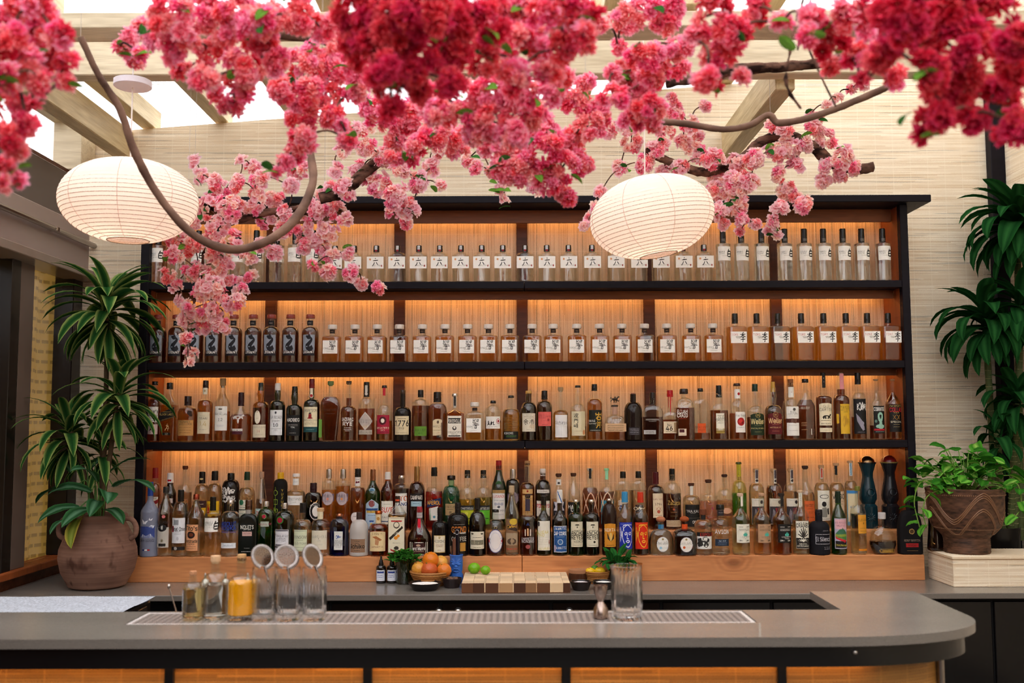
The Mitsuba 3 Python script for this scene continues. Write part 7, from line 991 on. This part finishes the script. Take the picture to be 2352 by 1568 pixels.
PAL = {'crimson': [('90041a', 'dc2040', 'f6607a'), ('a0081a', 'e42c44', 'f87e84'), ('84041e', 'd01848', 'f25e88')],  # redder near blossom: part flower colour, part shading put into the petals
       'deep': [('bc0c2c', 'fc4e74', 'ffb4c4'), ('c81028', 'fe5a68', 'ffbcc0'), ('b40e40', 'fa4e88', 'ffb0d0')],
       'rose': [('d01c44', 'ff86a2', 'ffdae2'), ('dc243c', 'ff9498', 'ffe0dc'), ('c81a50', 'fe86b0', 'ffd4e4')],
       'pale': [('d82c50', 'ffd2d6', 'fff6f4'), ('d02448', 'ffcad6', 'fff0f4'), ('e0464a', 'ffdacc', 'fff8f2')]}
FL = {p: [flower(c, POM if p in ('crimson', 'deep', 'rose') else WID, 40 + i + 3 * j, 1.) for j, c in enumerate(cs) for i in range(2)] for p, cs in PAL.items()}
GL = [leaf_proto(1., .48, 20, 45, cs, n=6, fold=.25, wave=.06, base=.15) for cs in (['244a20', '38662c', '2a5424', '38662c', '244a20'], ['4a7428', '6a9638', '578230', '6a9638', '4a7428'])]
def rough(m, amp=.016, f=45):            # knobbly bark
    n = m.vertex_normals; m.vertices = m.vertices + n * ((meshkit.fbm(m.vertices * f, 3, 5) - .5) * amp)[:, None]; return m
def branch(label, Y, pal, blobs, fr=.027, leaves=10, dens=1.0, limb=None, limb_r=.02, cat='branch'):
    k = thing('cherry_branch', label, cat); r = random.Random(len(label) * 31 + len(blobs)); mu0 = Y / F; pts = []; want = lambda b: max(2, int(dens * 2.55 * (b[2] * 1.08 * (b[3] if len(b) > 3 else Y) / F / fr) ** 2 + 1.6)); scale_n = min(1., 285 / sum(want(b) for b in blobs))
    for bl in blobs:
        px, py, rad = bl[:3]; Yb = bl[3] if len(bl) > 3 else Y + r.uniform(-.10, .10); c = P(px, py, Yb); R = rad * 1.08 * Yb / F; pts.append(c)
        n = max(1, int(want(bl) * scale_n))
        for _ in range(n):
            d = np.array([r.gauss(0, 1), r.gauss(0, 1), r.gauss(0, 1)]); d /= np.linalg.norm(d) + 1e-9
            if d[1] > .35: d[1] *= -1
            q = c + d * max(R - fr * .55, .004) * r.uniform(.55, 1.) * [1, .8, 1]; o = d + [r.uniform(-.4, .4), -.45, r.uniform(-.15, .65)]; o /= np.linalg.norm(o)
            az, el = math.degrees(math.atan2(o[1], o[0])), math.degrees(math.acos(max(-1, min(1, o[2]))))
            pl = pal if isinstance(pal, str) else r.choice(pal)
            put('blossom', {**FL[pl][r.randrange(6)], 'to_world': T().translate(q.tolist()).rotate([0, 0, 1], az).rotate([0, 1, 0], el).rotate([0, 0, 1], r.uniform(0, 360)).scale(fr * r.uniform(.85, 1.15))}, k)
    hi = max(pts, key=lambda c: c[2]); put('hanging_wire', shape(tube([hi, [hi[0], hi[1], ztop(hi[0]) + .01 if hi[1] > 5 else 3.67]], .0008, 4), 'matte_paint', True, color='b8b0a8'), k)
    # twigs joining neighbouring tufts
    done = [0]; todo = list(range(1, len(pts)))
    while todo:
        i, j = min(((i, j) for i in done for j in todo), key=lambda e: np.linalg.norm(pts[e[0]] - pts[e[1]])); todo.remove(j); done.append(j)
        a, b = pts[i], pts[j]; m_ = (a + b) / 2 + [r.uniform(-.02, .02), r.uniform(-.01, .02), .02]
        put('twig', shape(tube(spline([a, m_, b], 4), .0032, 5), 'bark', True), k)
    for _ in range(leaves):
        c = r.choice(pts); q = c + np.array([r.uniform(-1, 1), -.6, r.uniform(-1, 1)]) * fr * 1.5
        put('leaf', {**r.choice(GL), 'to_world': T().translate(q.tolist()).rotate([0, 0, 1], r.uniform(180, 360)).rotate([0, 1, 0], r.uniform(-30, 50)).rotate([1, 0, 0], r.uniform(-60, 60)).scale(fr * r.uniform(1.7, 2.3))}, k)
    if limb: put('limb', shape(rough(tube(spline([P(*p) for p in limb], 10), limb_r if np.isscalar(limb_r) else np.interp(np.linspace(0, 1, 10 * (len(limb) - 1) + 1), np.linspace(0, 1, len(limb_r)), limb_r), 12)), 'bark', True), k)
    return k
C_, D_, R_, L_ = 'crimson', ['crimson', 'deep', 'deep', 'rose'], ['deep', 'rose', 'rose'], ['rose', 'rose', 'deep']
F1 = .025
branch('dark red blossom bough filling the top right corner, nearest the camera', 1.75, C_, [(2060, 50, 80), (2150, 30, 95), (2200, 130, 100), (2270, 60, 90), (2190, 210, 75), (2275, 235, 70), (2335, 170, 55), (2335, 285, 45), (2120, 280, 28), (2115, 305, 20), (2130, 170, 60), (2100, 100, 70), (2340, 90, 50), (2240, 275, 40), (2160, 265, 35), (2310, 310, 25), (2030, 120, 45)], F1, 8, .8)
branch('pinkish red blossom sprays hanging left of the top right corner', 2.15, D_, [(1640, 30, 58), (1690, 80, 50), (1650, 140, 50), (1625, 180, 35), (1700, 178, 22), (1860, 45, 42), (1895, 85, 52), (1950, 50, 60), (1960, 130, 48), (1905, 150, 26), (2010, 140, 46), (2050, 185, 36), (1795, 50, 26), (1850, 85, 32), (1730, 25, 40), (1600, 90, 40), (2020, 60, 50), (1985, 185, 20), (1640, 200, 18)], F1, 10, .8)
branch('dark red blossom mass at the top, left of centre, near the camera', 1.85, C_, [(830, 30, 70), (900, 40, 80), (980, 40, 85), (860, 110, 70), (950, 125, 75), (1030, 120, 65), (890, 200, 45), (905, 250, 35), (960, 195, 50), (1040, 190, 40), (810, 100, 45), (1050, 45, 70), (1110, 60, 60), (880, 160, 50)], F1, 8, .8)
branch('deep pink blossom mass at the top, right of centre', 2.1, D_, [(1120, 30, 60), (1190, 25, 60), (1260, 40, 60), (1330, 40, 50), (1240, 100, 60), (1295, 110, 45), (1180, 100, 55), (1340, 110, 30), (1110, 130, 55), (1180, 170, 50), (1250, 165, 45), (1300, 60, 45), (1345, 70, 30)], F1, 8, .85)
branch('pink blossom tuft hanging just under the top centre mass', 2.5, R_, [(1130, 220, 65), (1060, 235, 60), (1200, 215, 50), (1150, 285, 62), (1225, 265, 42), (1010, 260, 48), (1095, 290, 45), (1260, 215, 35), (1185, 310, 40), (980, 220, 45), (1290, 175, 35)], F1, 9, .9)
branch('pink blossom cascade at the upper left, beside the white sky panels', 2.4, R_, [(400, 45, 60), (470, 35, 60), (550, 35, 60), (620, 50, 55), (420, 110, 55), (490, 125, 55), (560, 160, 55), (605, 110, 55), (520, 215, 48), (540, 255, 28), (468, 185, 40), (560, 210, 40), (640, 140, 36), (690, 40, 50), (745, 70, 44), (370, 85, 42), (420, 160, 25), (590, 60, 50), (510, 70, 50)], F1, 10, .85)
branch('small pink blossom spray beside the white ceiling rose of the left lantern', 2.7, R_, [(300, 85, 22), (295, 115, 24), (310, 140, 20), (275, 108, 14), (330, 70, 30), (325, 125, 16)], F1, 3, 1.)
branch('pink blossom bunch hanging to the right of the upper left cascade', 2.8, R_, [(650, 150, 42), (710, 150, 52), (770, 160, 52), (700, 215, 52), (645, 205, 36), (760, 225, 52), (690, 275, 45), (770, 275, 40), (820, 210, 40), (740, 110, 50), (830, 150, 40), (690, 325, 34), (680, 355, 26), (655, 372, 20), (705, 310, 26), (640, 395, 14), (800, 320, 24)], F1, 9, .9)
branch('reddish blossom bough at the far left edge, near the camera', 1.95, D_, [(40, 40, 55), (100, 40, 46), (30, 100, 55), (100, 95, 48), (135, 85, 38), (60, 150, 48), (120, 130, 44), (155, 140, 26), (95, 190, 34), (150, 185, 20), (20, 240, 42), (60, 285, 30), (15, 320, 40), (40, 340, 28), (15, 385, 32), (40, 405, 22), (10, 420, 20), (75, 245, 18), (20, 180, 40), (85, 12, 40), (60, 300, 24)], F1, 8, .85)
branch('pink blossom sprays between the two lanterns, high right of centre', 2.75, R_, [(1430, 45, 44), (1480, 25, 44), (1525, 55, 40), (1420, 110, 24), (1560, 110, 40), (1480, 125, 48), (1505, 170, 46), (1460, 215, 52), (1490, 255, 46), (1410, 165, 22), (1545, 20, 40), (1410, 230, 40), (1375, 60, 20), (1450, 270, 40), (1560, 160, 26), (1440, 175, 40), (1500, 290, 26)], F1, 10, .9)
branch('pink blossom cascade in the middle, ending in a low red tuft', 3.1, R_, [(1100, 310, 52), (1180, 345, 56), (1200, 385, 46), (1260, 340, 54), (1240, 290, 50), (1310, 330, 44), (1290, 385, 44), (1260, 420, 36), (1290, 440, 30), (1310, 455, 18), (1160, 390, 34), (1330, 375, 34), (1350, 290, 40), (1320, 240, 44), (1150, 330, 44), (1280, 210, 35), (1380, 255, 36), (1345, 185, 26)], F1, 12, .95)
branch('pink blossom sprays left of the middle cascade', 3.3, R_, [(900, 275, 44), (950, 270, 48), (1000, 305, 44), (920, 320, 38), (960, 335, 34), (860, 250, 38), (1040, 330, 40), (900, 360, 24), (1030, 280, 36), (945, 365, 20)], F1, 8, .95)
L2 = ['pale', 'pale', 'pale', 'pale', 'rose']
P1a = [(448, 372, 18), (462, 405, 22), (490, 420, 24), (515, 440, 30), (545, 420, 24), (555, 370, 18), (578, 385, 24), (600, 410, 26), (590, 445, 24), (480, 480, 38), (530, 480, 40), (580, 470, 30), (630, 460, 28), (660, 490, 26), (445, 510, 26), (400, 540, 28), (500, 530, 36), (680, 400, 24), (665, 425, 24), (700, 390, 20), (645, 385, 12), (610, 500, 26)]
branch('pale pink blossom spray behind the bare curved branch, above its loop', 4.95, L2, P1a, .028, 9, 1.15, [(500, 520, 4.98), (600, 490, 4.99), (690, 478, 5.0), (760, 455, 5.0)], .018)
P1b = [(430, 560, 36), (395, 590, 28), (480, 570, 38), (385, 630, 22), (400, 655, 20), (530, 560, 34), (455, 620, 36), (510, 610, 38), (480, 660, 40), (530, 650, 30), (450, 705, 38), (500, 705, 36), (545, 690, 24), (430, 735, 26), (470, 745, 34), (510, 745, 28), (425, 775, 16), (440, 812, 18), (432, 830, 14), (570, 590, 26), (575, 635, 18), (555, 665, 16), (420, 690, 20)]
branch('pale pink blossom spray drooping lowest, over the dark bottles at left', 4.9, L2, P1b, .028, 9, 1.15, [(470, 560, 4.93), (460, 640, 4.93), (440, 720, 4.94), (435, 790, 4.93)], .008)
P1c = [(690, 520, 32), (730, 480, 30), (770, 480, 26), (700, 560, 30), (735, 560, 28), (760, 590, 24), (755, 625, 22), (800, 580, 20), (805, 625, 22), (830, 650, 18), (868, 662, 17), (650, 530, 26), (630, 580, 22), (750, 530, 30), (790, 505, 20), (720, 610, 14), (600, 560, 20), (745, 450, 22)]
branch('pale pink blossom spray trailing down to the right of the branch loop', 4.95, L2, P1c, .028, 7, 1.15, [(690, 490, 4.98), (760, 455, 4.98), (830, 400, 5.0)], .02)
P2 = [(785, 345, 24), (840, 340, 26), (880, 360, 28), (830, 395, 30), (795, 435, 30), (870, 425, 36), (910, 450, 34), (940, 480, 30), (935, 508, 18), (960, 420, 30), (990, 385, 24), (1005, 345, 24), (920, 390, 28), (770, 390, 20), (1010, 425, 14), (950, 350, 26), (760, 430, 20), (900, 490, 18), (820, 300, 24), (850, 290, 20)]
branch('light pink blossom tuft on a barky limb left of centre, above the shelving', 4.75, L2, P2, .028, 8, 1.3, [(735, 455, 4.8), (790, 440, 4.8), (850, 385, 4.8), (905, 355, 4.8), (935, 365, 4.8)], .028)
P3 = [(1075, 365, 20), (1095, 385, 18), (1130, 395, 20), (1150, 432, 15), (1158, 458, 11), (1215, 400, 26), (1232, 435, 18), (1180, 405, 16), (1060, 330, 20), (1145, 370, 18), (1110, 345, 20)]
branch('small pink sprigs dangling over the dark top board near the centre', 4.4, L2, P3, .028, 10, 1.35)
P4a = [(1545, 225, 16), (1550, 260, 26), (1585, 285, 24), (1570, 325, 24), (1600, 350, 28), (1640, 365, 30), (1510, 340, 30), (1450, 325, 30), (1425, 385, 22), (1480, 375, 26), (1560, 385, 24), (1400, 300, 28), (1600, 310, 20), (1380, 440, 18), (1370, 480, 18), (1345, 520, 16), (1355, 500, 14), (1530, 395, 22), (1620, 240, 18), (1530, 300, 24), (1440, 290, 26)]
branch('light pink blossom spray above and behind the tilted lantern', 5.05, L2, P4a, .028, 9, 1.2)
P4b = [(1690, 375, 28), (1735, 365, 28), (1780, 350, 28), (1770, 290, 16), (1800, 300, 24), (1815, 340, 28), (1690, 420, 34), (1650, 440, 32), (1720, 420, 28), (1690, 470, 30), (1705, 505, 18), (1735, 515, 14), (1655, 485, 24), (1700, 530, 12), (1645, 400, 26), (1665, 515, 14)]
branch('light pink blossom spray just right of the tilted lantern', 5.0, L2, P4b, .028, 8, 1.4)
P4c = [(1870, 295, 26), (1895, 320, 28), (1850, 330, 20), (1935, 360, 30), (1960, 385, 22), (1900, 385, 26), (1890, 415, 22), (1930, 400, 22), (1830, 380, 22), (1790, 400, 22), (1800, 440, 30), (1845, 470, 26), (1790, 480, 24), (1775, 510, 18), (1765, 525, 14), (1785, 540, 8), (1955, 205, 14), (1925, 225, 14), (1985, 195, 10), (1900, 240, 12), (1860, 262, 12), (1830, 460, 22), (1880, 270, 16)]
branch('light pink blossom spray at the broken end of the barky limb at right', 5.0, L2, P4c, .028, 9, 1.35, [(1480, 345, 5.07), (1540, 372, 5.07), (1620, 395, 5.06), (1700, 365, 5.04), (1750, 325, 5.03), (1810, 312, 5.03), (1870, 340, 5.03), (1905, 370, 5.03), (1960, 388, 5.03), (2005, 384, 5.03)], np.array([.018, .022, .024, .026, .028, .03, .028, .026]))
# ---- bare branches
def bare(label, pts, r, mat='vine_bark', twigs=(), lumps=True):
    k = thing('bare_branch', label, 'branch'); p = spline([P(*q) for q in pts], 8); n = len(p); rr = np.interp(np.linspace(0, 1, n), np.linspace(0, 1, len(r)), r)
    if lumps: rr = rr * (1 + .12 * (meshkit.fbm(np.c_[np.arange(n) * .37, np.zeros(n), np.zeros(n)], 3, len(label)) - .5) * 2)
    put('limb', shape(rough(tube(p, rr, 12), .016 if mat == 'bark' else .004), mat, True), k)
    hi = max(p, key=lambda c: c[2]); put('hanging_wire', shape(tube([hi, [hi[0], hi[1], 3.67]], .0008, 4), 'matte_paint', True, color='b8b0a8'), k)
    for tw_ in twigs: put('twig', shape(tube(spline([P(*q) for q in tw_], 5), .0028, 5), 'bark', True), k)
bare('thick bare branch curving in a loop across the left lantern', [(185, 85, 3.3), (225, 170, 3.35), (275, 250, 3.4), (310, 350, 3.45), (365, 450, 3.5), (440, 535, 3.55), (525, 572, 3.6), (610, 555, 3.7), (680, 500, 3.8), (718, 420, 3.9), (712, 345, 3.95)], [.011, .012, .013, .0145, .0155, .017, .017, .016])
bare('bare branch sweeping up to the right, behind the dark red bough', [(1515, 278, 3.6), (1580, 285, 3.6), (1660, 297, 3.6), (1720, 288, 3.6), (1765, 264, 3.6), (1790, 282, 3.6), (1860, 270, 3.55), (1950, 238, 3.5), (2060, 190, 3.4)], [.012, .012, .011, .012, .013, .012, .012])
bare('dark barky limb crossing below the header beam at upper right', [(1530, 192, 3.9), (1600, 178, 3.9), (1680, 160, 3.9), (1780, 155, 3.9), (1880, 145, 3.9), (1990, 125, 3.9)], [.018, .02, .021, .02], 'bark')
bare('dark limb at the top left of centre, under the cross beam', [(610, 75, 3.6), (700, 85, 3.6), (780, 92, 3.6), (860, 80, 3.6)], [.018, .02, .02], 'bark')
bare('thin dark twigs dangling in a loop at upper right', [(1845, 0, 2.6), (1825, 60, 2.6), (1812, 130, 2.6), (1806, 195, 2.6), (1840, 250, 2.6)], [.0035, .003], 'bark', [[(1862, 0, 2.6), (1840, 60, 2.6), (1832, 115, 2.6)], [(1838, 70, 2.6), (1865, 130, 2.6), (1895, 195, 2.6), (1920, 245, 2.6)]], False)
bare('dark limb at the far right edge of the blossom', [(2260, 95, 2.4), (2310, 80, 2.4), (2360, 75, 2.4)], [.014, .014], 'bark', [[(2285, 118, 2.4), (2320, 122, 2.4), (2350, 100, 2.4)]])
